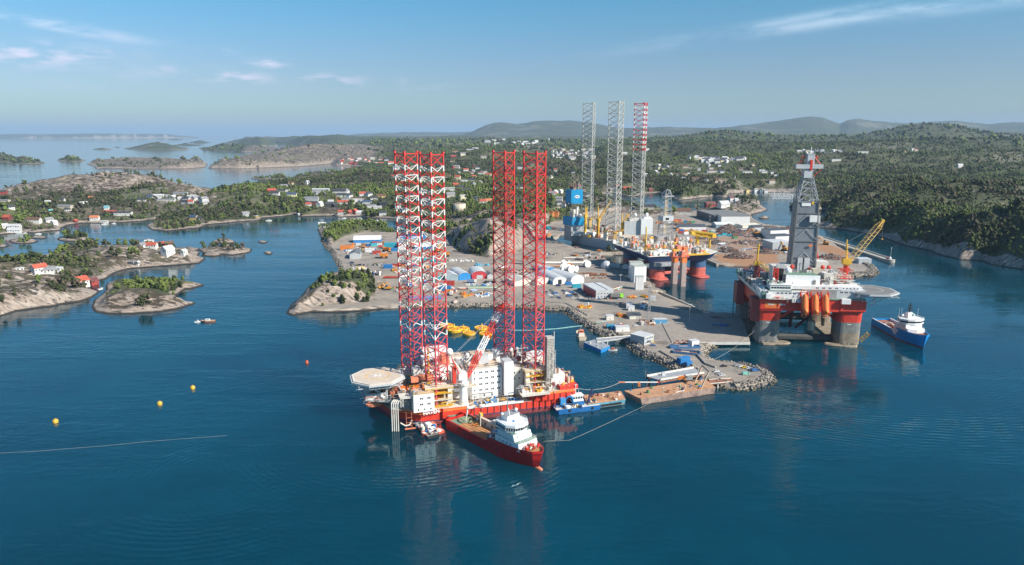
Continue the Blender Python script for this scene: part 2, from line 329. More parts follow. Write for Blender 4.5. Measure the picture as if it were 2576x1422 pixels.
paint([(1130, 530), (1230, 530), (1340, 560), (1340, 640), (1200, 640)], .08, 12, 25)
paint([(1060, 535), (1125, 520), (1140, 600), (1120, 640), (1075, 600)], .85, 10, 20)
paint([(1140, 622), (1230, 625), (1230, 660), (1130, 655)], .6, 8, 10)
paint([(800, 590), (860, 556), (1000, 560), (995, 590), (900, 590), (840, 605)], .5, 8, 8)
paint([(770, 720), (830, 670), (945, 680), (940, 740), (860, 745), (780, 752)], .72, 8, 14)
paint([(760, 748), (940, 748), (940, 775), (740, 790)], .07, 4, 4)
paint([(-200, 690), (250, 620), (500, 625), (520, 660), (300, 690), (240, 750), (-200, 820)], .13, 8, 6)
paint([(0, 655), (60, 662), (250, 650), (230, 715), (100, 690), (0, 690)], .40, 14, 8)
paint([(130, 612), (235, 603), (240, 622), (140, 645)], .6, 8, 12)
paint([(270, 715), (340, 698), (468, 708), (458, 730), (432, 748), (400, 752), (330, 740), (262, 745)], .95, 6, 4)
paint([(160, 590), (222, 588), (222, 600), (165, 602)], .95, 4, 3)
paint([(200, 430), (230, 395), (520, 385), (640, 372), (900, 378), (985, 392), (960, 402), (840, 412), (700, 425), (300, 430)], .06, 90, 20)
cover = np.where(RR > 1000, cover * (.62 + .85 * sstep(fbm(ux / 170, uy / 120, 4, 600), .34, .62)), cover)
cover = cover * (1 - sstep(YD, -6, 3)) * sstep(SDn, 2, 14)
# mesh
def mesh_np(name, verts, faces, mats, attrs=None, smooth=False, mat_idx=None):
 """faces: (n,4) or (n,3) int array"""
 me = bpy.data.meshes.new(name)
 verts = np.asarray(verts, np.float32); faces = np.asarray(faces, np.int32)
 k = faces.shape[1]
 me.vertices.add(len(verts)); me.vertices.foreach_set('co', verts.ravel())
 me.loops.add(faces.size); me.loops.foreach_set('vertex_index', faces.ravel())
 me.polygons.add(len(faces)); me.polygons.foreach_set('loop_start', np.arange(0, faces.size, k, dtype=np.int32))
 if smooth: me.polygons.foreach_set('use_smooth', np.ones(len(faces), bool))
 for m in (mats if isinstance(mats, (list, tuple)) else [mats]): me.materials.append(m)
 if mat_idx is not None: me.polygons.foreach_set('material_index', np.asarray(mat_idx, np.int32))
 me.update(calc_edges=True)
 for n, (dom, arr) in (attrs or {}).items():
  a = me.attributes.new(n, 'FLOAT', dom); a.data.foreach_set('value', np.asarray(arr, np.float32).ravel())
 return me

# ---------------------------------------------------------------- materials
class NT_:
 def __init__(s, name):
  s.m = bpy.data.materials.new(name); s.m.use_nodes = True
  s.t = s.m.node_tree; s.b = s.t.nodes['Principled BSDF']
 def n(s, t, **k):
  o = s.t.nodes.new(t)
  for a, b in k.items(): setattr(o, a, b)
  return o
 def l(s, a, b): s.t.links.new(a, b)
 def inp(s, sock, v):
  if isinstance(v, bpy.types.NodeSocket): s.l(v, sock)
  elif isinstance(v, (tuple, list)) and len(v) == 3 and sock.type == 'RGBA': sock.default_value = (*v, 1)
  else: sock.default_value = v
 def math(s, op, a, b=None, clamp=False):
  o = s.n('ShaderNodeMath', operation=op, use_clamp=clamp); s.inp(o.inputs[0], a)
  if b is not None: s.inp(o.inputs[1], b)
  return o.outputs[0]
 def mix(s, f, a, b, mode='MIX'):
  o = s.n('ShaderNodeMixRGB', blend_type=mode); s.inp(o.inputs[0], f); s.inp(o.inputs[1], a); s.inp(o.inputs[2], b); return o.outputs[0]
 def ramp(s, v, lo, hi, a=0.0, b=1.0):
  o = s.n('ShaderNodeMapRange', interpolation_type='SMOOTHSTEP'); s.inp(o.inputs[0], v)
  for i, q in zip((1, 2, 3, 4), (lo, hi, a, b)): s.inp(o.inputs[i], q)
  return o.outputs[0]
 def coords(s, kind='Object', scale=(1, 1, 1), rot=(0, 0, 0)):
  c = s.n('ShaderNodeTexCoord').outputs[kind]
  mp = s.n('ShaderNodeMapping'); s.l(c, mp.inputs[0]); mp.inputs['Scale'].default_value = scale; mp.inputs['Rotation'].default_value = rot
  return mp.outputs[0]
 def noise(s, vec, scale, detail=4, rough=.55, dist=0.0):
  o = s.n('ShaderNodeTexNoise'); s.l(vec, o.inputs['Vector']); o.inputs['Scale'].default_value = scale
  o.inputs['Detail'].default_value = detail; o.inputs['Roughness'].default_value = rough; o.inputs['Distortion'].default_value = dist
  return o.outputs[0]
 def attr(s, name):
  o = s.n('ShaderNodeAttribute'); o.attribute_name = name; return o.outputs['Fac']
 def bump(s, h, strength=.5, dist=1.0):
  o = s.n('ShaderNodeBump'); s.inp(o.inputs['Height'], h); o.inputs['Strength'].default_value = strength; o.inputs['Distance'].default_value = dist
  s.l(o.outputs[0], s.b.inputs['Normal']); return o
 def out(s, col=None, rough=None, metal=None):
  if col is not None: s.inp(s.b.inputs['Base Color'], col)
  if rough is not None: s.inp(s.b.inputs['Roughness'], rough)
  if metal is not None: s.inp(s.b.inputs['Metallic'], metal)
  return s.m
_MC = {}
def mat(name, rgb=(.5, .5, .5), rough=.55, metal=0.0, var=.18, grime=.0, grime_col=(.12, .08, .05), scale=.25):
 """paint or plain stuff with patchy wear: soft tone changes and streaks of grime"""
 if name in _MC: return _MC[name]
 q = NT_(name)
 v = q.coords('Object')
 n1 = q.noise(v, scale, 5, .6)
 dk = tuple(c * (1 - var) for c in rgb); lt = tuple(min(1, c * (1 + var * .6)) for c in rgb)
 c = q.mix(q.ramp(n1, .3, .7), dk, lt)
 if grime > 0:
  st = q.noise(q.coords('Object', (1, 1, .18)), scale * 5, 6, .7)
  c = q.mix(q.math('MULTIPLY', q.ramp(st, .5, .72), grime), c, grime_col)
 m = q.out(c, q.ramp(n1, .2, .8, rough * .8, min(1, rough * 1.2)), metal)
 _MC[name] = m; return m
def mat_land():
 q = NT_('land_rock_heath_wood')
 P = q.n('ShaderNodeTexCoord').outputs['Object']
 geo = q.n('ShaderNodeNewGeometry'); sx = q.n('ShaderNodeSeparateXYZ'); q.l(geo.outputs['Normal'], sx.inputs[0])
 px = q.n('ShaderNodeSeparateXYZ'); q.l(geo.outputs['Position'], px.inputs[0]); z = px.outputs[2]
 cov = q.attr('cover'); yard = q.attr('yard'); grn = q.attr('green')
 st = q.coords('Object', (1, 3.6, 1.0), (0, 0, R(18)))
 n_st = q.noise(st, .030, 5, .55, .3); n_f = q.noise(st, .10, 4, .58, .3); n_b = q.noise(P, .011, 6, .6); n_s = q.noise(P, .35, 6, .7)
 rock = q.mix(q.ramp(n_f, .3, .7), (.18, .145, .12), (.49, .42, .35))
 rock = q.mix(q.ramp(n_st, .35, .65), rock, (.30, .235, .19))
 crack = q.ramp(q.noise(q.coords('Object', (1, 3, 1), (0, 0, R(26))), .12, 4, .55, .6), .46, .38)
 rock = q.mix(crack, rock, (.065, .055, .05))
 heath = q.mix(q.ramp(n_b, .38, .62), (.050, .036, .025), (.062, .056, .027))
 heath = q.mix(q.ramp(n_s, .4, .7), heath, (.06, .052, .028))
 grass = q.mix(q.ramp(n_s, .35, .65), (.10, .125, .035), (.16, .17, .06))
 heath = q.mix(q.ramp(q.math('ADD', grn, q.math('MULTIPLY', cov, .22)), .62, .76), heath, grass)
 wood = q.mix(q.ramp(n_s, .3, .7), (.026, .036, .016), (.070, .085, .032))
 wood = q.mix(q.ramp(n_b, .42, .66), wood, (.085, .085, .040))
 wide = q.noise(P, .0016, 6, .62); wood = q.mix(q.ramp(wide, .54, .60, 0, .75), wood, q.mix(q.ramp(n_st, .4, .6), (.115, .125, .055), (.22, .195, .17)))
 # rock shows on steep faces, near the shore and in streaks
 s1 = q.ramp(sx.outputs[2], .93, .74); s2 = q.ramp(q.math('ADD', z, q.math('MULTIPLY', n_st, 3.0)), 5.2, 3.2)
 s3 = q.ramp(n_st, .60, .66); s4 = q.ramp(q.math('ADD', n_f, q.math('MULTIPLY', q.math('SUBTRACT', n_b, .5), .5)), .50, .60)
 shore = q.attr('shore'); s5 = q.ramp(q.math('ADD', shore, q.math('MULTIPLY', q.math('SUBTRACT', n_st, .5), 1.6)), .40, .56)
 s6 = q.ramp(q.math('ADD', q.math('MULTIPLY', cov, -.35), q.noise(q.coords('Object', (1, 1.9, 1), (0, 0, R(24))), .075, 5, .54, .5)), .478, .508)
 rk = q.math('MAXIMUM', q.math('MAXIMUM', q.math('MAXIMUM', s1, s5), q.math('MAXIMUM', s2, s6)), q.math('MAXIMUM', s3, q.math('MULTIPLY', s4, .25)))
 woody = q.ramp(q.math('ADD', cov, q.math('MULTIPLY', q.math('SUBTRACT', n_st, .5), .9)), .36, .56)
 base = q.mix(rk, heath, rock)
 base = q.mix(woody, base, wood)
 base = q.mix(q.math('MULTIPLY', s2, q.ramp(cov, 1.6, .2)), base, rock)
 # tide marks
 base = q.mix(q.math('MULTIPLY', q.ramp(z, 1.5, .9), .4), base, (.33, .26, .16))
 base = q.mix(q.ramp(q.math('ADD', z, q.math('MULTIPLY', n_f, .8)), 1.9, 1.3), base, (.035, .03, .025))
 yn = q.noise(P, .022, 4, .55); yf = q.noise(P, .16, 4, .6)
 yc = q.mix(q.ramp(yn, .40, .60), (.36, .305, .245), (.27, .235, .20))
 yc = q.mix(q.ramp(yf, .45, .75, 0, .6), yc, (.24, .205, .17))
 yc = q.mix(q.ramp(q.noise(q.coords('Object', (1, 5, 1), (0, 0, R(-20))), .035, 6, .6), .56, .64, 0, .55), yc, (.44, .385, .32))
 yc = q.mix(q.ramp(q.noise(P, .05, 4, .6), .56, .64, 0, .75), yc, (.15, .125, .10))
 sd_ = q.attr('rust'); yc = q.mix(sd_, yc, (.36, .19, .10))
 asp = q.attr('asphalt'); yc = q.mix(asp, yc, q.mix(q.ramp(yf, .3, .7), (.24, .215, .19), (.32, .285, .25)))
 base = q.mix(yard, base, yc)
 q.bump(q.math('ADD', q.math('MULTIPLY', n_f, 2.2), q.math('MULTIPLY', n_s, .5)), .55, 1.0)
 return q.out(base, .92)
def mat_water():
 q = NT_('sea_water')
 P = q.n('ShaderNodeTexCoord').outputs['Object']
 w1 = q.noise(q.coords('Object', (1, 1.7, 1), (0, 0, R(-14))), .17, 3, .5)
 w2 = q.noise(P, .55, 3, .5)
 w3 = q.noise(q.coords('Object', (1, 2.2, 1), (0, 0, R(10))), .045, 2, .5)
 h = q.math('ADD', q.math('MULTIPLY', w1, .55), q.math('ADD', q.math('MULTIPLY', w2, .16), q.math('MULTIPLY', w3, .6)))
 # fans of ripples running out from the moored rigs and boats
 for (cx, cy, per, amp_, r0, r1) in RIPPLES:
  mp = q.n('ShaderNodeMapping', vector_type='POINT'); q.l(P, mp.inputs[0]); mp.inputs['Location'].default_value = (-cx, -cy, 0)
  ln = q.n('ShaderNodeVectorMath', operation='LENGTH'); q.l(mp.outputs[0], ln.inputs[0]); d = ln.outputs['Value']
  ph = q.math('ADD', q.math('MULTIPLY', d, 2 * math.pi / per), q.math('MULTIPLY', q.noise(P, .02, 3, .5), 14.0))
  env = q.math('MULTIPLY', q.ramp(d, r0 * .6, r0), q.ramp(d, r1, r1 * .5))
  env = q.math('MULTIPLY', env, q.ramp(q.noise(P, .012, 3, .5), .42, .62))
  h = q.math('ADD', h, q.math('MULTIPLY', q.math('MULTIPLY', q.math('SINE', ph), env), amp_ * 3.6))
 calm = q.ramp(q.noise(q.coords('Object', (1, 3.5, 1)), .0042, 5, .6), .42, .60, .30, 1.0)
 q.bump(q.math('MULTIPLY', h, calm), 1.0, .42)
 col = q.mix(q.ramp(q.noise(P, .006, 4, .6), .35, .65), (.0003, .034, .056), (.0004, .050, .080))
 q.b.inputs['IOR'].default_value = 1.52; q.b.inputs['Subsurface Weight'].default_value = 1.0; q.b.inputs['Subsurface Radius'].default_value = (1, 1, 1); q.b.inputs['Subsurface Scale'].default_value = 160.0; q.b.subsurface_method = 'BURLEY'; q.b.inputs['Specular Tint'].default_value = (.40, 1.0, 1.0, 1)
 m = q.out(col, .05)
 return m
RIPPLES = [(-60, 400, 3.4, .035, 30, 190), (250, 560, 3.6, .04, 40, 260), (100, 470, 2.4, .03, 10, 110), (300, 640, 4.2, .04, 60, 400), (-150, 330, 4.0, .03, 20, 170)]
M_LAND = mat_land(); M_WATER = mat_water()
def mat_leaf():
 q = NT_('foliage')
 tone = q.attr('tone'); n = q.noise(q.n('ShaderNodeTexCoord').outputs['Object'], .45, 4, .7)
 dark = q.mix(q.ramp(n, .3, .7), (.026, .038, .017), (.064, .078, .033))
 light = q.mix(q.ramp(n, .3, .7), (.085, .125, .030), (.17, .21, .055))
 c = q.mix(q.ramp(tone, .25, .95), dark, light)
 c = q.mix(q.ramp(tone, .12, .0), c, (.13, .10, .07))
 q.b.inputs['Specular IOR Level'].default_value = .2
 return q.out(c, .85)
M_LEAF = mat_leaf()
M_BARK = mat('bark', (.09, .065, .05), .9)

# ---------------------------------------------------------------- land, water, haze
def px_mask(pts, z=3, soft=4):
 poly = gp(pts, z); a = np.array(poly); out = np.zeros(GX.shape)
 s_ = (GX > a[:, 0].min() - 30) & (GX < a[:, 0].max() + 30) & (GY > a[:, 1].min() - 30) & (GY < a[:, 1].max() + 30)
 out[s_] = sstep(sdist(GX[s_], GY[s_], poly), -soft, soft); return out
RUST = np.maximum(px_mask([(1785, 640), (1900, 640), (1950, 625), (1960, 660), (1890, 668), (1810, 660)]), px_mask([(1760, 600), (1850, 580), (1990, 590), (2060, 610), (2050, 640), (1900, 640), (1790, 625)], soft=12) * .55)
RUST = np.maximum(RUST, px_mask([(2055, 612), (2100, 620), (2150, 640), (2120, 645), (2060, 632)], soft=5))
ASPH = np.maximum(px_mask([(1330, 745), (1500, 700), (1560, 760), (1640, 850), (1700, 862), (1850, 862), (1640, 738), (1560, 690), (1440, 650), (1340, 700)], soft=8) * .8, px_mask([(850, 630), (1000, 600), (1120, 600), (1130, 640), (900, 680)], soft=10) * .4)
def build_land():
 keep_v = (HG > -2.5)
 idx = np.arange(NT * NR).reshape(NR, NT)
 a, b, c, d = idx[:-1, :-1], idx[:-1, 1:], idx[1:, 1:], idx[1:, :-1]
 kv = keep_v.ravel()
 fm = kv[a] | kv[b] | kv[c] | kv[d]
 faces = np.stack([a[fm], b[fm], c[fm], d[fm]], 1)[:, ::-1]
 used = np.zeros(NT * NR, bool); used[faces.ravel()] = True
 remap = np.cumsum(used) - 1
 faces = remap[faces]
 V = np.stack([GX.ravel(), GY.ravel(), HG.ravel()], 1)[used]
 me = mesh_np('land', V, faces, M_LAND, {k: ('POINT', v.ravel()[used]) for k, v in
  dict(cover=cover, yard=sstep(YD, -4, 1) * (SD > -1), green=GRN, shore=np.exp(-np.clip(SDn, 0, None) / (5 + .007 * RR)), rust=RUST, asphalt=ASPH).items()}, smooth=True)
 o = bpy.data.objects.new('ground', me); COL.objects.link(o); o['kind'] = 'structure'
 return o
land_ob = build_land()
def build_water():
 rs = np.concatenate([[0], np.exp(np.linspace(math.log(60), math.log(170000), 60))]); n = 96
 V = [(0, 0, 0)]; F3 = []; F4 = []
 for r in rs[1:]:
  for k in range(n): V.append((r * math.cos(2 * math.pi * k / n), r * math.sin(2 * math.pi * k / n), 0))
 bm = bmesh.new(); vs = [bm.verts.new(v) for v in V]
 for k in range(n): bm.faces.new((vs[0], vs[1 + k], vs[1 + (k + 1) % n]))
 for j in range(len(rs) - 2):
  for k in range(n):
   bm.faces.new((vs[1 + j * n + k], vs[1 + (j + 1) * n + k], vs[1 + (j + 1) * n + (k + 1) % n], vs[1 + j * n + (k + 1) % n]))
 me = bpy.data.meshes.new('sea'); bm.to_mesh(me); bm.free(); me.materials.append(M_WATER)
 o = bpy.data.objects.new('sea', me); COL.objects.link(o); o['kind'] = 'structure'
build_water()
def build_haze():
 bm = bmesh.new(); bmesh.ops.create_cube(bm, size=1.0)
 for v in bm.verts: v.co = (v.co.x * 380000, v.co.y * 380000, -12 + (v.co.z + .5) * 862)
 me = bpy.data.meshes.new('haze'); bm.to_mesh(me); bm.free()
 m = bpy.data.materials.new('haze_air'); m.use_nodes = True; t = m.node_tree
 for n in list(t.nodes):
  if n.type == 'BSDF_PRINCIPLED': t.nodes.remove(n)
 v = t.nodes.new('ShaderNodeVolumePrincipled'); v.inputs['Color'].default_value = (*HAZE_COL, 1); v.inputs['Density'].default_value = HAZE_D
 v.inputs['Anisotropy'].default_value = 0.0
 t.links.new(v.outputs[0], [n for n in t.nodes if n.type == 'OUTPUT_MATERIAL'][0].inputs['Volume'])
 me.materials.append(m)
 o = bpy.data.objects.new('haze', me); COL.objects.link(o); o['kind'] = 'stuff'
HAZE_COL = (.52, .74, .99); HAZE_D = 3.1e-5
build_haze()

# ---------------------------------------------------------------- building blocks
class MB:
 """collects shapes and links them as one mesh object"""
 def __init__(s): s.v = []; s.f = []; s.mi = []; s.mats = []
 def _m(s, m):
  if m not in s.mats: s.mats.append(m)
  return s.mats.index(m)
 def add(s, vs, fs, m):
  o = len(s.v); s.v.extend([tuple(v) for v in vs]); k = s._m(m)
  for f in fs: s.f.append([i + o for i in f]); s.mi.append(k)
 def box(s, c, d, m, rz=0.0, taper=1.0):
  x, y, z = c; a, b, h = d[0] / 2, d[1] / 2, d[2] / 2; cs, sn = math.cos(rz), math.sin(rz)
  vs = []
  for dz, t in ((-h, 1.0), (h, taper)):
   for px, py in ((-a, -b), (a, -b), (a, b), (-a, b)):
    px *= t; py *= t; vs.append((x + px * cs - py * sn, y + px * sn + py * cs, z + dz))
  s.add(vs, [(3, 2, 1, 0), (4, 5, 6, 7), (0, 1, 5, 4), (1, 2, 6, 5), (2, 3, 7, 6), (3, 0, 4, 7)], m)
 def bb(s, x0, x1, y0, y1, z0, z1, m): s.box(((x0 + x1) / 2, (y0 + y1) / 2, (z0 + z1) / 2), (abs(x1 - x0), abs(y1 - y0), abs(z1 - z0)), m)
 def beam(s, p, q, r, m, n=4, r2=None, cap=False):
  p = Vector(p); q = Vector(q); d = q - p
  if d.length < 1e-6: return
  d.normalize(); a = d.orthogonal() if abs(d.z) > .999 else d.cross(Vector((0, 0, 1))); a.normalize(); b = d.cross(a)
  r2 = r if r2 is None else r2; vs = []
  for c, rr in ((p, r), (q, r2)):
   for k in range(n):
    t = 2 * math.pi * (k + .5) / n; vs.append(c + a * (rr * math.cos(t)) + b * (rr * math.sin(t)))
  fs = [(k, (k + 1) % n, n + (k + 1) % n, n + k) for k in range(n)]
  if cap: fs += [tuple(range(n))[::-1], tuple(range(n, 2 * n))]
  s.add(vs, fs, m)
 def path(s, pts, r, m, n=5):
  for a, b in zip(pts[:-1], pts[1:]): s.beam(a, b, r, m, n)
 def cyl(s, c, r, h, m, n=14, r2=None): s.beam(c, (c[0], c[1], c[2] + h), r, m, n, r2, True)
 def prism(s, poly, z0, z1, m, top=None, mt=None):
  """poly anticlockwise; top: another outline of the same length"""
  n = len(poly); t = top or poly
  s.add([(x, y, z0) for x, y in poly] + [(x, y, z1) for x, y in t], [(k, (k + 1) % n, n + (k + 1) % n, n + k) for k in range(n)] + [tuple(range(n))[::-1]], m)
  s.add([(x, y, z1) for x, y in t], [tuple(range(n))], mt or m)
 def ball(s, c, r, m, n=10, sz=1.0, sx=1.0, sy=1.0):
  vs = [(c[0], c[1], c[2] - r * sz)]; fs = []; k = n // 2
  for i in range(1, k):
   t = -math.pi / 2 + math.pi * i / k
   for j in range(n): vs.append((c[0] + sx * r * math.cos(t) * math.cos(2 * math.pi * j / n), c[1] + sy * r * math.cos(t) * math.sin(2 * math.pi * j / n), c[2] + r * sz * math.sin(t)))
  vs.append((c[0], c[1], c[2] + r * sz)); last = len(vs) - 1
  for j in range(n):
   fs.append((0, 1 + (j + 1) % n, 1 + j)); fs.append((last, last - n + j, last - n + (j + 1) % n))
   for i in range(k - 2): fs.append((1 + i * n + j, 1 + i * n + (j + 1) % n, 1 + (i + 1) * n + (j + 1) % n, 1 + (i + 1) * n + j))
  s.add(vs, fs, m)
 def loft(s, rings, m, cap=True, mats=None):
  """rings: lists of 3-D points, same count; mats: one per gap"""
  n = len(rings[0])
  for i in range(len(rings) - 1):
   s.add(list(rings[i]) + list(rings[i + 1]), [(k, (k + 1) % n, n + (k + 1) % n, n + k) for k in range(n)], mats[i] if mats else m)
  if cap:
   s.add(rings[0], [tuple(range(n))[::-1]], mats[0] if mats else m); s.add(rings[-1], [tuple(range(n))], mats[-1] if mats else m)
 def truss(s, p, q, w, h, bays, rc, rb, m, m2=None, w2=None, h2=None):
  """square lattice boom from p to q"""
  p = Vector(p); q = Vector(q); d = (q - p); L = d.length; d.normalize()
  side = d.cross(Vector((0, 0, 1))).normalized() if abs(d.z) < .99 else Vector((1, 0, 0)); up = side.cross(d)
  w2 = w if w2 is None else w2; h2 = h if h2 is None else h2
  def C(i, k):
   t = i / bays; ww = w + (w2 - w) * t; hh = h + (h2 - h) * t
   sx, sy = ((-1, -1), (1, -1), (1, 1), (-1, 1))[k]
   return p + d * (L * t) + side * (sx * ww / 2) + up * (sy * hh / 2)
  for i in range(bays):
   mm = m2 if (m2 and (i * 5 // bays) % 2) else m
   for k in range(4):
    s.beam(C(i, k), C(i + 1, k), rc, mm, 4)
    a, b = (C(i, k), C(i + 1, (k + 1) % 4)) if i % 2 else (C(i, (k + 1) % 4), C(i + 1, k))
    s.beam(a, b, rb, mm, 3)
 def rail(s, pts, m, h=1.1, z=None, r=.05, step=3.0, closed=False):
  pts = [Vector(p) for p in pts]
  if closed: pts.append(pts[0])
  for a, b in zip(pts[:-1], pts[1:]):
   for k in (h, h * .5): s.beam(a + Vector((0, 0, k)), b + Vector((0, 0, k)), r, m, 3)
   n = max(1, int((b - a).length / step))
   for i in range(n + 1): c = a.lerp(b, i / n); s.beam(c, c + Vector((0, 0, h)), r, m, 3)
 def build(s, name, parent=None, smooth=False, loc=None, rz=None):
  me = bpy.data.meshes.new(name); me.from_pydata(s.v, [], s.f)
  for m in s.mats: me.materials.append(m)
  me.polygons.foreach_set('material_index', s.mi)
  if smooth: me.polygons.foreach_set('use_smooth', [True] * len(s.f))
  me.update()
  o = bpy.data.objects.new(name, me); COL.objects.link(o)
  if parent is not None: o.parent = parent
  if loc is not None: o.location = loc
  if rz is not None: o.rotation_euler = (0, 0, rz)
  return o
class Each(MB):
 """every box becomes an object of its own; equal ones share their mesh"""
 def box(s, c, d, m, rz=0.0, taper=1.0):
  if not hasattr(s, 'L'): s.L = []
  s.L.append((Vector(c), tuple(round(q, 2) for q in d), m, rz))
 def build(s, name, parent=None, **k):
  for c, d, m, rz in getattr(s, 'L', []):
   key = (d, m.name); me = Each.C.get(key)
   if me is None:
    b = MB(); b.box((0, 0, 0), d, m); t = b.build(name, parent); me = Each.C[key] = t.data; t.location = c; t.rotation_euler = (0, 0, rz); continue
   t = bpy.data.objects.new(name, me); COL.objects.link(t); t.parent = parent; t.location = c; t.rotation_euler = (0, 0, rz)
Each.C = {}
def tag(o, label, cat, group=None):
 o['label'] = label; o['category'] = cat
 if group: o['group'] = group
 return o
def empty(name, label, cat, loc=(0, 0, 0), rz=0.0, group=None, scale=None):
 o = bpy.data.objects.new(name, None); COL.objects.link(o); o.location = loc; o.rotation_euler = (0, 0, rz)
 o.empty_display_size = 1.0
 if scale is not None: o.scale = scale
 return tag(o, label, cat, group)
def kids(o): return [c for c in KID.get(o.name, [])]
KID = {}
def tree_of(root):
 """remember the children of a template so that copies are quick"""
 for o in bpy.data.objects:
  if o.parent is not None: KID.setdefault(o.parent.name, [])
 def walk(o):
  KID[o.name] = list(o.children)
  for c in o.children: walk(c)
 walk(root); return root
def dup(root, loc, rz=0.0, label=None, group=None, scale=None):
 def cp(o, par):
  c = o.copy(); COL.objects.link(c)
  if par is not None: c.parent = par
  for ch in KID.get(o.name, []): cp(ch, c)
  return c
 r = cp(root, None); r.location = loc; r.rotation_euler = (0, 0, rz)
 if scale is not None: r.scale = scale
 if label: r['label'] = label
 if group: r['group'] = group
 return r
class Kind:
 """first placement uses the model itself, later ones copy it"""
 def __init__(s, maker): s.maker = maker; s.root = None
 def place(s, loc, rz, label, group=None, scale=None):
  if s.root is None:
   s.root = s.maker(); tree_of(s.root); s.root.location = loc; s.root.rotation_euler = (0, 0, rz); s.root['label'] = label
   if group: s.root['group'] = group
   if scale is not None: s.root.scale = scale
   return s.root
  r = dup(s.root, loc, rz, label, None, scale)
  if group: r['group'] = group
  elif 'group' in r: del r['group']
  if scale is None: r.scale = (1, 1, 1)
  return r
W_ = dict(white=(.64, .63, .60), cream=(.72, .64, .44), yellow=(.68, .50, .20), red=(.36, .055, .04), grey=(.42, .43, .43), beige=(.55, .50, .42), black=(.035, .037, .04), turq=(.20, .48, .52), lilac=(.55, .52, .60), dark=(.07, .07, .075), orange=(.62, .25, .08), green=(.45, .58, .50), wine=(.22, .05, .05))
R_ = dict(dark=(.055, .058, .068), grey=(.26, .26, .27), red=(.46, .10, .06), orange=(.56, .20, .09), brown=(.16, .09, .06), blue=(.06, .09, .16), light=(.52, .52, .52), turq=(.16, .40, .44), maroon=(.16, .06, .06), white=(.7, .7, .7))
def WM(k): return mat('house_wall_' + k, W_[k], .7, 0, .10)
def RM(k): return mat('roof_' + k, R_[k], .6, 0, .2)
GLASS = mat('dark_glass', (.03, .04, .05), .12, 0, .2)
STEEL = mat('galvanised_steel', (.48, .49, .50), .45, .3, .15)
RUSTM = mat('rusty_steel', (.30, .13, .07), .8, 0, .35, .5, (.12, .06, .04))
CONC = mat('concrete', (.40, .36, .31), .85, 0, .16, .35, (.22, .20, .17))
BLACK = mat('black_rubber', (.02, .02, .022), .7)
WHITE = mat('white_paint', (.80, .79, .76), .45, 0, .06, .18, (.45, .36, .26))
WHITE_CLEAN = mat('clean_white_paint', (.82, .82, .80), .4, 0, .04)
GREY = mat('grey_paint', (.33, .35, .37), .5, 0, .12, .15)
LGREY = mat('light_grey_paint', (.52, .54, .55), .5, 0, .1, .2, (.35, .28, .2))
YELLOW = mat('yellow_paint', (.72, .42, .04), .45, 0, .12, .3, (.35, .15, .05))
ORANGE = mat('orange_paint', (.80, .20, .04), .4, 0, .12)
BLUE = mat('blue_paint', (.03, .20, .50), .45, 0, .12, .2)
GREEN = mat('green_paint', (.06, .25, .10), .5, 0, .15)
DECKG = mat('deck_green', (.16, .27, .20), .7, 0, .2)
def noise3(seed): return random.Random(seed)

# ---------------------------------------------------------------- shared shapes for rigs and ships
REDP = mat('red_paint', (.68, .055, .030), .45, 0, .14, .22, (.25, .06, .05))
REDD = mat('dark_red_antifouling', (.24, .045, .045), .6, 0, .2, .4, (.16, .10, .07))
ORG2 = mat('orange_stripe', (.80, .22, .05), .45)
CORAL = mat('faded_orange', (.72, .24, .13), .55, 0, .15)
TAN = mat('tan_deck', (.56, .44, .33), .8, 0, .12, .25, (.3, .22, .15))
WOODD = mat('wooden_deck', (.50, .24, .10), .75, 0, .25, .5, (.22, .12, .07))
NAVY = mat('navy_paint', (.025, .05, .13), .5, 0, .2)
MIDBLUE = mat('bright_blue_paint', (.02, .22, .52), .4, 0, .08)
CYANB = mat('cyan_blue_cladding', (.003, .25, .50), .45, 0, .06)
OFFW = mat('off_white_steel', (.68, .65, .58), .55, 0, .1, .35, (.42, .28, .14))
BROWNG = mat('weed_brown', (.27, .22, .16), .8, 0, .3)
COLGREY = mat('weathered_column_grey', (.20, .20, .19), .75, 0, .25, .4, (.30, .26, .2))
def side_windows(m, x0, x1, y, z, n, w, h, mt=None, face=-1, pair=False):
 """dark panes set proud of a wall lying in a plane of constant y"""
 for k in range(n):
  x = x0 + (x1 - x0) * (k + .5) / n
  for dx in ((-w * .75, w * .75) if pair else (0,)): m.box((x + dx, y + face * .04, z), (w, .1, h), mt or GLASS)
def end_windows(m, y0, y1, x, z, n, w, h, mt=None, face=1):
 for k in range(n): m.box((x + face * .04, y0 + (y1 - y0) * (k + .5) / n, z), (.1, w, h), mt or GLASS)
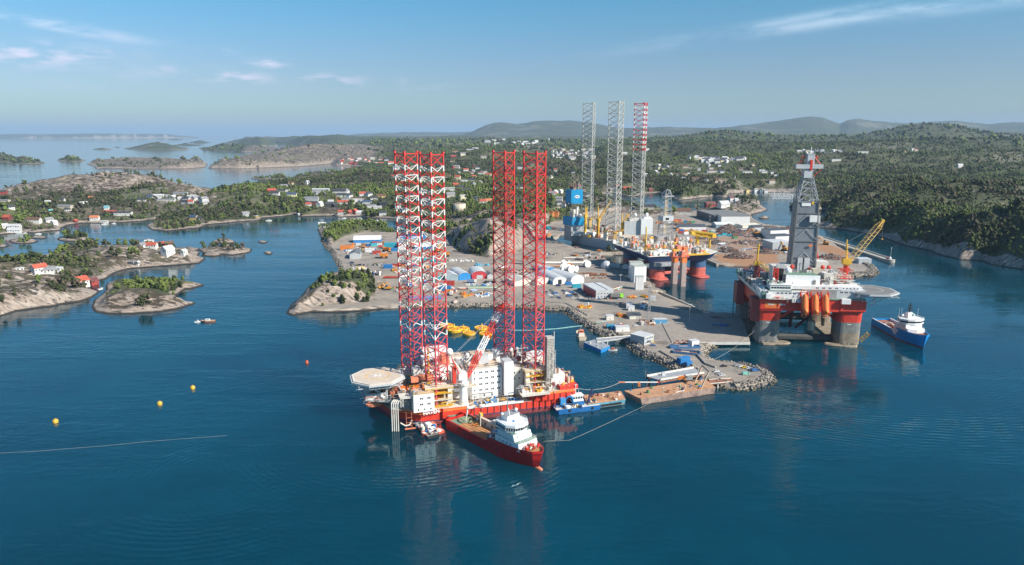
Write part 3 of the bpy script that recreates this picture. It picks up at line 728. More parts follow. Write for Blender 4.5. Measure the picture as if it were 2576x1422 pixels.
def leg_mesh(side, z0, z1, bay, rc, rb, colour, rot=-90, square=False, riser=None):
 """three- or four-chord lattice leg; colour(z) picks the paint"""
 m = MB(); n = 4 if square else 3; R_c = side / (2 * math.sin(math.pi / n))
 C = [(R_c * math.cos(R(rot + 360 * k / n)), R_c * math.sin(R(rot + 360 * k / n))) for k in range(n)]
 nb = int(round((z1 - z0) / bay)); bay = (z1 - z0) / nb
 for i in range(nb):
  t = z1 - i * bay; b = t - bay; mz = (t + b) / 2
  for k in range(n):
   a = C[k]; c = C[(k + 1) % n]; mid = ((a[0] + c[0]) / 2, (a[1] + c[1]) / 2)
   m.beam((*a, t), (*a, mz), rc, colour(t - .25 * bay, i), 6); m.beam((*a, mz), (*a, b), rc, colour(b + .25 * bay, i), 6)
   for q in (a, c):
    m.beam((*q, t), (*mid, mz), rb, colour(t - .25 * bay, i), 4); m.beam((*mid, mz), (*q, b), rb, colour(b + .25 * bay, i), 4)
   if i == 0 or i % 2 == 0: m.beam((*a, t), (*c, t), rb * (1.3 if i == 0 else .8), colour(t, i), 4)
 if riser: m.beam((C[1][0] * .25, C[1][1] * .25, z0), (C[1][0] * .25, C[1][1] * .25, z1 - bay), .3, riser, 5)
 for q in C: m.beam((*q, z1), (*q, z1 + 1.6), rc * 1.5, colour(z1, 0), 6, None, True)
 return m
def clutter(m, x0, x1, y0, y1, z, n, pal, hmax, seed, smin=.8, smax=4.0, pipes=.35):
 """deck gear: skids, tanks, lockers, pipe runs and hoods"""
 r_ = random.Random(seed)
 for _ in range(n):
  x, y = r_.uniform(x0, x1), r_.uniform(y0, y1); c = r_.choice(pal); u = r_.random()
  if u < pipes:
   L = r_.uniform(2, min(12, abs(x1 - x0))); h = z + r_.uniform(.5, hmax)
   if r_.random() < .5: m.beam((x - L / 2, y, h), (x + L / 2, y, h), r_.uniform(.1, .28), c, 5); m.beam((x - L / 2, y, z), (x - L / 2, y, h), .12, c, 4); m.beam((x + L / 2, y, z), (x + L / 2, y, h), .12, c, 4)
   else: m.beam((x, y - L / 3, h), (x, y + L / 3, h), r_.uniform(.1, .25), c, 5); m.beam((x, y + L / 3, z), (x, y + L / 3, h), .12, c, 4)
  elif u < .5:
   m.cyl((x, y, z), r_.uniform(.4, 1.3), r_.uniform(1, hmax), c, 9)
  elif u < .58:
   h = r_.uniform(hmax * .7, hmax * 1.6); m.beam((x, y, z), (x, y, z + h), .12, c, 4); m.box((x, y, z + h), (.9, .5, .5), c)
  else:
   a, b, h = r_.uniform(smin, smax), r_.uniform(smin, smax), r_.uniform(.6, hmax)
   m.box((x, y, z + h / 2), (a, b, h), c, r_.choice([0, 0, .1, 1.57]))
   if r_.random() < .4: m.box((x, y, z + h + .25), (a * .5, b * .5, .5), r_.choice(pal))
def platform(m, x0, x1, y0, y1, z, md, mr=None, t=.4, rails=True):
 m.bb(x0, x1, y0, y1, z - t, z, md)
 if rails: m.rail([(x0, y0, z), (x1, y0, z), (x1, y1, z), (x0, y1, z)], mr or md, 1.2, None, .07, 3.5, True)
def text_mesh(txt, size, mt, ext=.08, bold=0.0):
 cu = bpy.data.curves.new('lettering', 'FONT'); cu.body = txt; cu.size = size; cu.extrude = ext; cu.offset = bold; cu.align_x = 'CENTER'; cu.align_y = 'CENTER'
 cu.resolution_u = 3
 ob = bpy.data.objects.new('tmp', cu); COL.objects.link(ob); bpy.context.view_layer.update()
 me = bpy.data.meshes.new_from_object(ob); bpy.data.objects.remove(ob); bpy.data.curves.remove(cu)
 me.materials.clear(); me.materials.append(mt); return me
def lettering(txt, size, mt, parent, loc, rot, name='lettering', bold=0.0):
 o = bpy.data.objects.new(name, text_mesh(txt, size, mt, .08, bold)); COL.objects.link(o); o.parent = parent; o.location = loc; o.rotation_euler = rot; return o
def lifeboat(parent, c, L, rz=0.0, pitch=0.0, mt=None):
 m = MB(); mt = mt or CORAL; rings = []
 for t, w, h in ((-1, .12, .2), (-.85, .55, .6), (-.5, .92, .9), (0, 1, 1), (.5, .95, 1), (.85, .6, .75), (1, .12, .3)):
  rings.append([(t * L / 2, w * L * .17 * math.cos(a), h * L * .17 * math.sin(a) + .1 * L * abs(t) ** 3) for a in [2 * math.pi * k / 10 for k in range(10)]])
 m.loft(rings, mt); m.box((-L * .32, 0, L * .17), (L * .18, L * .18, L * .10), mt)
 o = m.build('lifeboat', parent, True); o.location = c; o.rotation_euler = (0, pitch, rz)
 w = Each(); end = [w.box((x * L, s_ * L * .168, L * .05), (.5, .12, .4), GLASS) for x in (-.25, -.1, .05, .2) for s_ in (-1, 1)]
 w.build('window', o); return o
def octagon(r, ry=None, rot=22.5): return [(r * math.cos(R(rot + 45 * k)), (ry or r) * math.sin(R(rot + 45 * k))) for k in range(8)]
def helideck(parent, c, r, mdeck, medge, legs_to=None, letter=True, ring=None, rz=0.0, strut_in=None):
 x, y, z = c; m = MB(); P8 = octagon(r)
 m.prism([(x + a, y + b) for a, b in P8], z - .5, z, mdeck)
 P9 = [(a * 1.07, b * 1.07) for a, b in P8]
 m.prism([(x + a, y + b) for a, b in P9], z - 1.5, z - .52, medge)
 for k in range(8):
  a = P9[k]; b = P9[(k + 1) % 8]
  for i in range(6):
   t = i / 6; p = (x + a[0] + (b[0] - a[0]) * t, y + a[1] + (b[1] - a[1]) * t)
   m.beam((p[0], p[1], z - 1.4), (x + (p[0] - x) * .93, y + (p[1] - y) * .93, z - 3.4), .12, medge, 3)
 P7 = [(a * .93, b * .93) for a, b in P8]
 for k in range(8):
  a = P7[k]; b = P7[(k + 1) % 8]; m.beam((x + a[0], y + a[1], z - 3.4), (x + b[0], y + b[1], z - 3.4), .25, medge, 4)
 for k in range(-3, 4): m.beam((x + k * r * .25, y - r * .85, z - 2.2), (x + k * r * .25, y + r * .85, z - 2.2), .3, medge, 4); m.beam((x - r * .85, y + k * r * .25, z - 3.2), (x + r * .85, y + k * r * .25, z - 3.2), .3, medge, 4)
 for a, b in (legs_to or []): m.beam(a, b, .45, medge, 6)
 o = m.build('helideck', parent)
 g = MB(); rm = ring or YELLOW
 for (rr, w) in ((r * .45, r * .035),):
  n = 28
  vs = []
  for k in range(n):
   a = 2 * math.pi * k / n; vs += [(x + (rr - w) * math.cos(a), y + (rr - w) * math.sin(a), z + .02), (x + (rr + w) * math.cos(a), y + (rr + w) * math.sin(a), z + .02)]
  g.add(vs, [(2 * k, 2 * k + 1, (2 * k + 3) % (2 * n), (2 * k + 2) % (2 * n)) for k in range(n)], rm)
 for k in range(8):
  a = P8[k]; b = P8[(k + 1) % 8]
  q = [(x + a[0] * .97, y + a[1] * .97, z + .02), (x + b[0] * .97, y + b[1] * .97, z + .02), (x + b[0] * .94, y + b[1] * .94, z + .02), (x + a[0] * .94, y + a[1] * .94, z + .02)]
  g.add(q, [(0, 1, 2, 3)], WHITE_CLEAN)
 g.build('deck_marking', o)
 if letter: lettering('H', r * .42, WHITE_CLEAN, o, (x, y, z + .05), (0, 0, rz + R(-15)))
 return o
def ship_hull(L, B, D, bow=.28, flare=.15, sheer=2.0, mats=None, boot=1.2, bulwark=0.0, stern_round=.06, transom=.96, fc=None, draft=2.5):
 """x forward; waterline z=0; D: deck height; fc: (start fraction, extra height) of the forecastle"""
 m = MB(); NS = 26; levels = [-draft, 0, boot, D * .55, 1.0]
 def half(t, zf):            # t 0 stern .. 1 bow, zf 0 keel .. 1 deck
  if t < stern_round: w = transom + (1 - transom) * math.sin(t / stern_round * math.pi / 2)
  elif t > 1 - bow:
   s_ = (t - (1 - bow)) / bow; full = math.sqrt(max(0, 1 - s_ ** 2.2)); thin = max(0, 1 - s_ ** 1.25); w = thin + (full - thin) * zf ** 1.4
  else: w = 1
  return w * B / 2 * (.93 + .07 * zf)
 def deck(t):
  z = D + sheer * max(0, (t - .45) / .55) ** 2
  if fc:
   z += fc[1] * sstep(np.array(t), fc[0] - .03, fc[0] + .03).item()
  return z
 ts = sorted(set([k / NS for k in range(NS + 1)] + ([fc[0] - .03, fc[0] - .01, fc[0] + .01, fc[0] + .03] if fc else []))); port = []
 def ring(t):
  dz = deck(t); zs = [-draft, 0, boot, boot + (dz - boot) * .5, dz + bulwark]; out = []
  for z in zs:
   zf = max(0, min(1, (z + draft) / (dz + draft))); rake = flare * B * zf * max(0, (t - .75) / .25) - (1 - zf) * 0
   out.append((L * (t - .5) + rake, z, half(t, zf)))
  return out
 rings = [ring(t) for t in ts]; mt = mats
 for i in range(len(ts) - 1):
  a, b = rings[i], rings[i + 1]
  for k in range(4):
   mm = mt[0] if k < 2 else mt[1]
   for s_ in (-1, 1):
    q = [(a[k][0], s_ * a[k][2], a[k][1]), (b[k][0], s_ * b[k][2], b[k][1]), (b[k + 1][0], s_ * b[k + 1][2], b[k + 1][1]), (a[k + 1][0], s_ * a[k + 1][2], a[k + 1][1])]
    m.add(q, [(0, 1, 2, 3) if s_ < 0 else (3, 2, 1, 0)], mm)
  za, zb = deck(ts[i]), deck(ts[i + 1]); wa, wb = a[4][2] * .985, b[4][2] * .985
  m.add([(a[4][0], -wa, za), (b[4][0], -wb, zb), (b[4][0], wb, zb), (a[4][0], wa, za)], [(0, 1, 2, 3)], mt[2])
  if bulwark:
   for s_ in (-1, 1):
    m.add([(a[4][0], s_ * wa, za), (b[4][0], s_ * wb, zb), (b[4][0], s_ * wb, zb + bulwark), (a[4][0], s_ * wa, za + bulwark)], [(3, 2, 1, 0) if s_ < 0 else (0, 1, 2, 3)], mt[1])
    m.add([(a[4][0], s_ * wa, za + bulwark), (b[4][0], s_ * wb, zb + bulwark), (b[4][0], s_ * b[4][2], zb + bulwark), (a[4][0], s_ * a[4][2], za + bulwark)], [(0, 1, 2, 3)], mt[1])
 a = rings[0]
 m.add([(p[0], -p[2], p[1]) for p in a] + [(p[0], p[2], p[1]) for p in a], [(k, k + 1, 5 + k + 1, 5 + k) for k in range(4)], mt[1])
 m.deck = deck; m.half = half
 return m

# ---------------------------------------------------------------- red jack-up accommodation rig
HA = math.atan2(25.1, 79.4); HO = (-54.1, 388.7)
def hl(x, y, z):
 """photo point at height z, in the rig's own axes"""
 a = G(x, y, z); dx, dy = a[0] - HO[0], a[1] - HO[1]
 return (dx * math.cos(HA) + dy * math.sin(HA), -dx * math.sin(HA) + dy * math.cos(HA), z)
def haven():
 root = empty('jackup_rig', 'red and white jack-up accommodation rig on four lattice legs with a tan helideck', 'jack-up rig', (HO[0], HO[1], 0), HA)
 plan = [(-13.4, 9.8), (0, 0), (97, 0), (100, 44), (-24, 50), (-26, 42), (-22, 33)]
 h = MB()
 def grow(pl, k): cx, cy = 36, 24; return [(x + (x - cx) * k, y + (y - cy) * k) for x, y in pl]
 h.prism(grow(plan, -.02), -3, 2.4, REDD, plan, REDD)
 h.prism(plan, 2.4, 3.0, NAVY); h.prism(plan, 3.0, 7.6, REDP, None, TAN)
 # raised ends
 hi = [(-13.4, 9.8), (0, 0), (17, 0), (17, 30), (-20, 36), (-22, 33)]
 up = [(-17, 7), (-1.5, -3.5), (17, -1), (17, 30), (-22, 38), (-26, 33)]
 mid = [((a[0] + b[0]) / 2, (a[1] + b[1]) / 2) for a, b in zip(hi, up)]
 h.prism(hi, 7.0, 8.0, REDP, mid); h.prism(mid, 8.0, 8.8, ORG2, [(x * 1.02, y * 1.02) for x, y in mid]); h.prism([(x * 1.02, y * 1.02) for x, y in mid], 8.8, 10.4, REDP, up, TAN)
 h.prism([(70, 0), (78, -1.5), (98.5, -1.5), (100, 20), (70, 20)], 7.6, 11.6, REDP); h.prism([(72, -1.6), (98.6, -1.6), (100, 20), (72, 20)], 11.6, 13.0, ORG2, None, TAN)
 h.bb(88, 100, -1.2, 26, 13, 15.5, REDP)
 for k in range(12): h.bb(20 + k * 4.2, 20.5 + k * 4.2, -.35, 0, 3, 7.6, REDD)
 for k in range(7): h.bb(72 + k * 4, 72.6 + k * 4, -2.1, -1.5, 3, 11.4, REDP)
 h.bb(36, 64, -.6, .2, 7.6, 9.3, WHITE); h.bb(24, 33, -.5, .3, 7.6, 9.0, WHITE)
 # crane plinth on the near side
 h.prism([(13, -1.8), (28, -1.8), (27, 8), (14, 8)], 4, 10.2, REDP, None, OFFW)
 h.prism([(13.5, -1.85), (27.5, -1.85), (27, 8), (14, 8)], 8.4, 9.8, ORG2)
 h.build('hull', root)
 lettering('HAVEN', 3.1, WHITE_CLEAN, root, (6.0, -2.6, 9.2), (R(78), 0, R(8)), bold=.05)
 # legs
 def striped(z, i, z0=158.0):
  return None
 rows = [(hl(1036, 915, 28)[:2], 1), (hl(1098, 955, 25)[:2], 2), (hl(1269, 890, 28)[:2], 0), (hl(1343, 920, 26)[:2], 0)]
 LEGR = mat('leg_red', (.66, .040, .035), .5, 0, .12, .12, (.3, .05, .04)); LEGF = mat('leg_faded_red', (.60, .075, .085), .6, 0, .15, .3, (.45, .10, .09)); LEGW = mat('leg_white', (.78, .75, .70), .5, 0, .06, .15, (.5, .35, .25))
 ztop = 158.5; bay = 6.15
 for (p, st) in rows:
  def colour(z, i, st=st):
   if st:
    d = ztop - z; k = int(d / bay); upper = (d % bay) < bay / 2
    if (k <= 12 and k >= 1 and upper) or (k in ((15, 17) if st == 1 else (16, 17)) and upper): return LEGW
   return LEGR if ztop - z < 72 else LEGF
  m = leg_mesh(13.2, 8, ztop, bay, .54, .235, colour, rot=-90 - math.degrees(HA) + 4, riser=LEGF)
  o = m.build('leg', root); o.location = (p[0], p[1], 0)
  if st: o['label'] = 'red and white banded lattice leg'
  # jacking house round each leg
  j = MB(); top = {1: 24, 2: 23, 0: 26}[st]
  platform(j, -8.5, 8.5, -8, 8, top, OFFW, YELLOW); j.bb(-8.5, 8.5, -8, 8, top - 1.4, top - .41, mat('ochre_steel', (.62, .42, .16), .6, 0, .2, .4, (.4, .2, .1)))
  for sx in (-1, 1):
   for sy in (-1, 1):
    j.box((sx * 6.6, sy * 6.2, top - 5.5), (3, 3.2, 9), OFFW, 0, .8); j.beam((sx * 7.5, sy * 7, top - 1), (sx * 3.5, sy * 7.2, 8), .5, OFFW, 6)
  for k in (1, 2, 3): platform(j, -8, 8, -8.6, -5.5, top - 4 * k, YELLOW if k % 2 else OFFW, YELLOW, .3)
  clutter(j, -8, 8, -8, 8, top - 13, 34, [OFFW, YELLOW, GREY, CORAL, WHITE, COLGREY], 6, 40 + st + int(p[0]), .6, 2.2)
  clutter(j, -6, 6, -6, 6, top, 16, [OFFW, RUSTM, YELLOW, CORAL, WHITE], 2.5, 50 + int(p[0]), .4, 1.4)
  jo = j.build('jacking_house', root); jo.location = (p[0], p[1], 0)
 # corner accommodation block above the name
 a = MB(); a.bb(-4.5, 7.8, -3.6, 10, 10.4, 21.2, WHITE_CLEAN); a.bb(-4.3, 7.6, -3.4, 9.8, 21.2, 21.4, TAN); a.rail([(-4.5, -3.6, 21.3), (7.8, -3.6, 21.3), (7.8, 10, 21.3), (-4.5, 10, 21.3)], YELLOW, 1.2, None, .08, 2, True)
 a.bb(-16, -4.6, 6, 20, 10.4, 15, GREY)
 ab = a.build('accommodation_block', root)
 w = Each()
 for z in (18.8, 15.2): side_windows(w, -2, 6.8, -3.6, z, 2, .7, 1.1, pair=True)
 side_windows(w, -3.5, 7.5, -3.6, 12, 3, .7, 1.0); w.build('window', ab)
 # bridge house between the left legs
 b = MB(); b.bb(4, 22, 16, 34, 13, 30, WHITE); b.bb(3, 16, 14, 24, 24, 28, WHITE); b.bb(-1, 5, 15, 24, 24.5, 30, OFFW); b.bb(5, 20, 18, 30, 30, 31, TAN); b.bb(6, 15, 20, 30, 31, 34.5, WHITE)
 b.rail([(4, 16, 30), (22, 16, 30), (22, 34, 30)], OFFW, 1.2, None, .07, 2.5)
 bb_ = b.build('accommodation_block', root); w = Each(); side_windows(w, 5, 15.5, 14, 26.2, 8, .8, .8); side_windows(w, 16.5, 22, 16, 27, 3, .8, 1); side_windows(w, 7, 14, 20, 33, 4, 1.4, 1.2); w.build('window', bb_)
 # big accommodation block
 c = MB(); bx0, bx1, by = 30, 53.5, 10.5
 c.prism([(bx0, by + 3), (bx0 + 4, by), (bx1, by), (bx1, by + 22), (bx0 - 16, by + 24), (bx0 - 14, by + 8)], 9.0, 28.2, WHITE_CLEAN, None, TAN)
 for k in range(5): c.bb(bx0 + 4 + k * 4.6, bx0 + 4.12 + k * 4.6, by - .07, by, 12, 28, LGREY)
 c.bb(bx0 + 1, bx1, by + .5, by + 1.2, 28.2, 29.2, OFFW); c.rail([(bx0 + 1, by + .3, 28.2), (bx1, by + .3, 28.2), (bx1, by + 22, 28.2)], OFFW, 1.2, None, .08, 2)
 c.bb(54, 60, by - 3.5, by + 5, 10.5, 32, WHITE_CLEAN); c.bb(54.2, 59.8, by - 3.3, by + 4.8, 32, 32.3, LGREY); c.bb(60.1, 60.2, by - 2, by + 4, 12, 30, GREY)
 c.bb(20, 52, 26, 36, 28.2, 32, WHITE_CLEAN); c.bb(20, 52, 26.2, 36, 32, 32.2, TAN); c.rail([(20, 26, 32), (52, 26, 32)], OFFW, 1.2, None, .08, 2)
 c.bb(8, 24, 28, 42, 24, 36, WHITE); c.bb(22, 29, 14, 30, 13, 27, GREY)
 cb = c.build('accommodation_block', root); w = Each()
 for z in (26.0, 22.2, 18.4, 14.6):
  w.box((bx0 + 5.9, by - .04, z), (.7, .1, 1.05), GLASS); side_windows(w, bx0 + 8, bx1 - .4, by, z, 4, .75, 1.05, pair=True)
 for k in range(3): w.box((bx0 + 12 + k * 5, by - .04, 11), (.9, .1, 1.6), GLASS)
 side_windows(w, 24, 50, 26, 30, 6, .8, 1.0, pair=True); end_windows(w, 12, 30, bx1, 20, 4, .8, 1.0); w.build('window', cb)
 # rear right block, tower and lattice
 d = MB(); d.bb(66, 90, 26, 40, 10, 27, WHITE); d.bb(60, 68, 12, 22, 8, 26, OFFW); d.bb(84, 93, 4, 12, 13, 22, WHITE_CLEAN); d.rail([(66, 26, 27), (90, 26, 27)], OFFW, 1.2, None, .08, 2)
 db = d.build('accommodation_block', root); w = Each(); side_windows(w, 60.5, 67, 12, 23, 2, .8, 1.1); side_windows(w, 60.5, 67, 12, 19, 2, .8, 1.1); side_windows(w, 70, 88, 26, 24, 3, .8, 1.1); w.build('window', db)
 t = MB(); tx, ty = hl(1381, 935, 24)[:2]
 t.bb(tx - 2.2, tx + 2.2, ty - 2.2, ty + 2.2, 20, 47, mat('ribbed_tower', (.50, .47, .42), .7, 0, .1))
 for k in range(26): t.bb(tx - 2.35, tx + 2.35, ty - 2.35, ty + 2.35, 20.5 + k, 20.85 + k, COLGREY)
 t.truss((tx - .5, ty - 5, 12), (tx - .5, ty - 5, 40), 4, 4, 8, .18, .12, OFFW)
 t.beam((tx + 3.2, ty, 28), (tx + 3.2, ty, 50), .25, OFFW, 5); t.build('stair_tower', root)
 # crane
 cr = MB(); cx, cy = hl(1166, 1016, 10)[:2]
 cr.cyl((cx, cy, 9), 3.4, 4, OFFW, 14, 2.6); cr.cyl((cx, cy, 13), 2.5, 9.5, WHITE_CLEAN, 14, 2.3); cr.cyl((cx, cy, 22.5), 3.6, 1.2, OFFW, 14); platform(cr, cx - 8, cx + 8, cy + 1, cy + 5, 20, OFFW, YELLOW)
 co = cr.build('crane', root)
 k_ = MB(); k_.cyl((cx, cy, 23.7), 2.4, 3, WHITE, 12); k_.bb(cx - 3.2, cx + 2, cy - 2.5, cy + 3, 26, 30, WHITE); k_.bb(cx - 6.5, cx - 4.5, cy - 1.5, cy + 1.5, 24, 34, REDP)
 k_.beam((cx - 1.5, cy - 1.5, 27), (cx - 7, cy - 3, 40), .35, REDP, 4); k_.beam((cx - 1.5, cy + 1.5, 27), (cx - 7, cy + 1, 40), .35, REDP, 4); k_.beam((cx - 7, cy - 2, 40), (cx + 1, cy, 28), .3, WHITE, 4)
 k_.build('slewing_house', co)
 tip = hl(1262, 770, 60); base = (cx + 2.6, cy, 26.5); bm_ = MB(); d_ = Vector(tip) - Vector(base)
 bm_.truss(base, Vector(base) + d_ * .16, 1.2, .8, 3, .28, .16, REDP, None, 2.6, 2.2)
 for f0, f1, mt in ((.16, .34, REDP), (.34, .55, WHITE_CLEAN), (.55, .76, REDP), (.76, .90, WHITE_CLEAN), (.90, 1.0, REDP)):
  bm_.truss(Vector(base) + d_ * f0, Vector(base) + d_ * f1, 2.8, 2.4, max(2, int((f1 - f0) * 26)), .30, .17, mt)
 bm_.box(Vector(base) + d_, (3, 2, 2), REDP); bm_.build('boom', co)
 g = MB()
 for s_ in (-1, 1):
  g.beam((cx - 7, cy + s_, 40), Vector(base) + d_ * .97 + Vector((0, s_ * .8, 0)), .10, GREY, 3)
 g.beam(Vector(base) + d_, Vector(base) + d_ + Vector((0, 0, -14)), .08, GREY, 3); g.beam(Vector(base) + d_ * .82, hl(1178, 912, 32), .08, GREY, 3); g.build('hoist_wire', co)
 # helideck
 hx, hy, hz = hl(949, 945, 27)
 helideck(root, (hx, hy, hz), 16.0, mat('helideck_tan', (.62, .52, .42), .8, 0, .08, .2, (.4, .3, .22)), LGREY, [((hx - 8, hy - 8, hz - 2), (-14, 11, 14)), ((hx + 4, hy - 11, hz - 2), (hx + 4, hy - 11, 14)), ((hx + 10, hy - 6, hz - 2), (-6, 6, 13)), ((hx + 12, hy, hz - 2), (0, 14, 13)), ((hx, hy + 8, hz - 2), (-18, 34, 14))], True, mat('ring_ochre', (.70, .46, .22), .7))
 # cantilevered deck under the helideck, lifeboats, platforms
 e = MB(); e.prism([(-30, 16), (-14, 8), (-3, 16), (-18, 34), (-32, 34)], 13.3, 14.4, OFFW, None, GREY); e.bb(-30, -17, 14, 17, 14.4, 17.6, WHITE); e.bb(-30, -20, 22, 30, 14.4, 20, LGREY)
 e.rail([(-30, 14, 14.4), (-16, 8, 14.4), (-4, 2, 14.4)], OFFW, 1.3, None, .09, 2); clutter(e, -30, -6, 8, 30, 14.4, 40, [OFFW, WHITE, GREY, LGREY, CORAL, RUSTM], 3.2, 61, .6, 2.6)
 platform(e, -12, -3, -2, 7, 19.5, OFFW, OFFW); e.truss((-11, -1, 14), (-11, -1, 19), 1.6, 1.6, 3, .15, .12, OFFW); e.truss((-4, -1.4, 14), (-4, -1.4, 19), 1.6, 1.6, 3, .15, .12, OFFW)
 e.build('side_platform', root)
 p = hl(943, 1017, 10.5); lifeboat(root, p, 11.5, R(16), 0, CORAL)
 p = hl(1012, 986, 18); lifeboat(root, p, 11, R(-28), R(14), CORAL)
 # four white discharge pipes bent over the corner
 v = MB()
 for k in range(4):
  x, y = hl(987 + 5.2 * k, 1081, 1.0)[:2]
  v.path([(x, y, -1), (x, y, 16.5), (x + .5, y + .8, 17.8), (x + 2, y + 2.5, 18.2), (x + 6, y + 6, 15.5), (x + 8, y + 8, 12)], .34, OFFW, 7)
 v.path([(x + 1.2, y, 5), (x + 4, y - 1, 3.2), (x + 6.5, y - 1, 3.6), (x + 8, y, 6)], .4, OFFW, 6); v.build('discharge_pipe', root)
 lad = MB(); lx, ly, _ = hl(1022, 1060, 6)
 for dx in (0, 3.2): lad.beam((lx + dx, ly, 1.6), (lx + dx, ly, 11.5), .14, CORAL, 4)
 for z in (3, 5, 8): lad.beam((lx, ly, z), (lx + 3.2, ly, z), .12, CORAL, 4)
 lad.bb(lx - 1, lx + 8, ly - 1.2, ly + .4, 1.2, 1.5, CORAL); lad.build('boarding_ladder', root)
 # deck gear everywhere
 q = MB(); clutter(q, 28, 62, 1.5, 9.5, 7.6, 70, [OFFW, GREY, WHITE, YELLOW, BLUE, COLGREY, RUSTM, TAN], 3.0, 71, .6, 2.6)
 q.box((46, 4, 8.9), (4.5, 2.6, 2.4), mat('locker_blue', (.12, .26, .42), .5)); q.rail([(28, .3, 7.7), (66, .3, 7.7)], OFFW, 1.3, None, .09, 2)
 for x in (33, 40, 52): q.path([(x, 9.6, 8), (x, 9.6, 13), (x + 8, 9.6, 13)], .2, OFFW, 4)
 for z in (10.2, 11.4, 12.6): q.beam((33, 10, z), (53, 10, z), .09, OFFW, 3)
 for k in range(3): q.beam((50 + k * .9, 5, 8), (50 + k * .9, 5, 15), .14, COLGREY, 4)
 clutter(q, 64, 84, 0, 10, 13, 85, [ORANGE, CORAL, OFFW, YELLOW, RUSTM, WHITE, GREY, TAN], 3.4, 72, .5, 2.4); platform(q, 62, 80, -4.5, 3, 13.1, OFFW, OFFW)
 clutter(q, 84, 99, 0, 24, 15.5, 60, [OFFW, TAN, WHITE, YELLOW, REDD, GREY], 4.0, 73, .5, 2.2); clutter(q, 84, 92, 4, 12, 22, 16, [REDD, RUSTM, OFFW], 4, 74, .4, 1.2)
 clutter(q, 14, 26, 9, 26, 13, 60, [OFFW, YELLOW, WHITE, GREY, CORAL, LGREY], 6, 75, .6, 2.8); clutter(q, -4, 7, -3, 9, 21.4, 12, [CORAL, ORANGE, TAN, GREY], 2.6, 76, .8, 3)
 clutter(q, -16, 2, 8, 18, 17.5, 40, [CORAL, OFFW, YELLOW, ORANGE, WHITE, RUSTM], 5, 77, .8, 3.4); q.box((-1, 12, 25.5), (4.5, 3.5, 3), CORAL); q.cyl((3.5, 12, 25), 2.2, 2.6, CORAL, 10); q.box((8.5, 11.5, 26), (4, 3, 3), CORAL)
 clutter(q, 18, 30, 20, 40, 28, 30, [WHITE, OFFW, GREY, LGREY], 4, 78, .6, 2.5); clutter(q, 31, 52, 12, 25, 28.3, 18, [TAN, OFFW, GREY, WHITE], 1.6, 79, .8, 2.5); clutter(q, 22, 50, 27, 35, 32.2, 10, [OFFW, TAN, GREY], 1.4, 80, .6, 2)
 clutter(q, 54, 76, 22, 40, 27, 50, [GREY, OFFW, COLGREY, LGREY, WHITE, REDD], 5, 81, .8, 3)
 q.box((20, 22, 33), (5, 6, 7), CORAL); q.cyl((56, 32, 27), 3, 6, LGREY, 12); q.box((44, 22, 31), (7, 6, 5.5), LGREY)
 q.build('deck_equipment', root)
 s = MB(); x, y, z = hl(1131, 905, 36); s.ball((x, y, 41), 2.2, WHITE_CLEAN, 12); s.cyl((x, y, 36), .5, 4, WHITE, 8); s.build('satellite_dome', root); s = MB(); s.ball((x + 11, y, 38), 1.3, WHITE_CLEAN, 10); s.build('satellite_dome', root); s = MB()
 s.beam((8, 14, 24), (8, 14, 46), .5, mat('flare_ochre', (.60, .44, .16), .6, 0, .3), 6, .3)
 for k in range(8): s.box((8, 14, 26 + k * 2.4), (2.2 - k * .15, 1.2, .8), YELLOW, k * .7)
 s.build('flare_mast', root)
 k2 = MB(); x0, y0, _ = hl(1212, 1036, 5)
 k2.path([(34, -1, 9), (35, -4, 10.6), (36, -7, 10)], .45, LGREY, 6); k2.build('hose_arm', root)
 return root
haven_ob = haven()

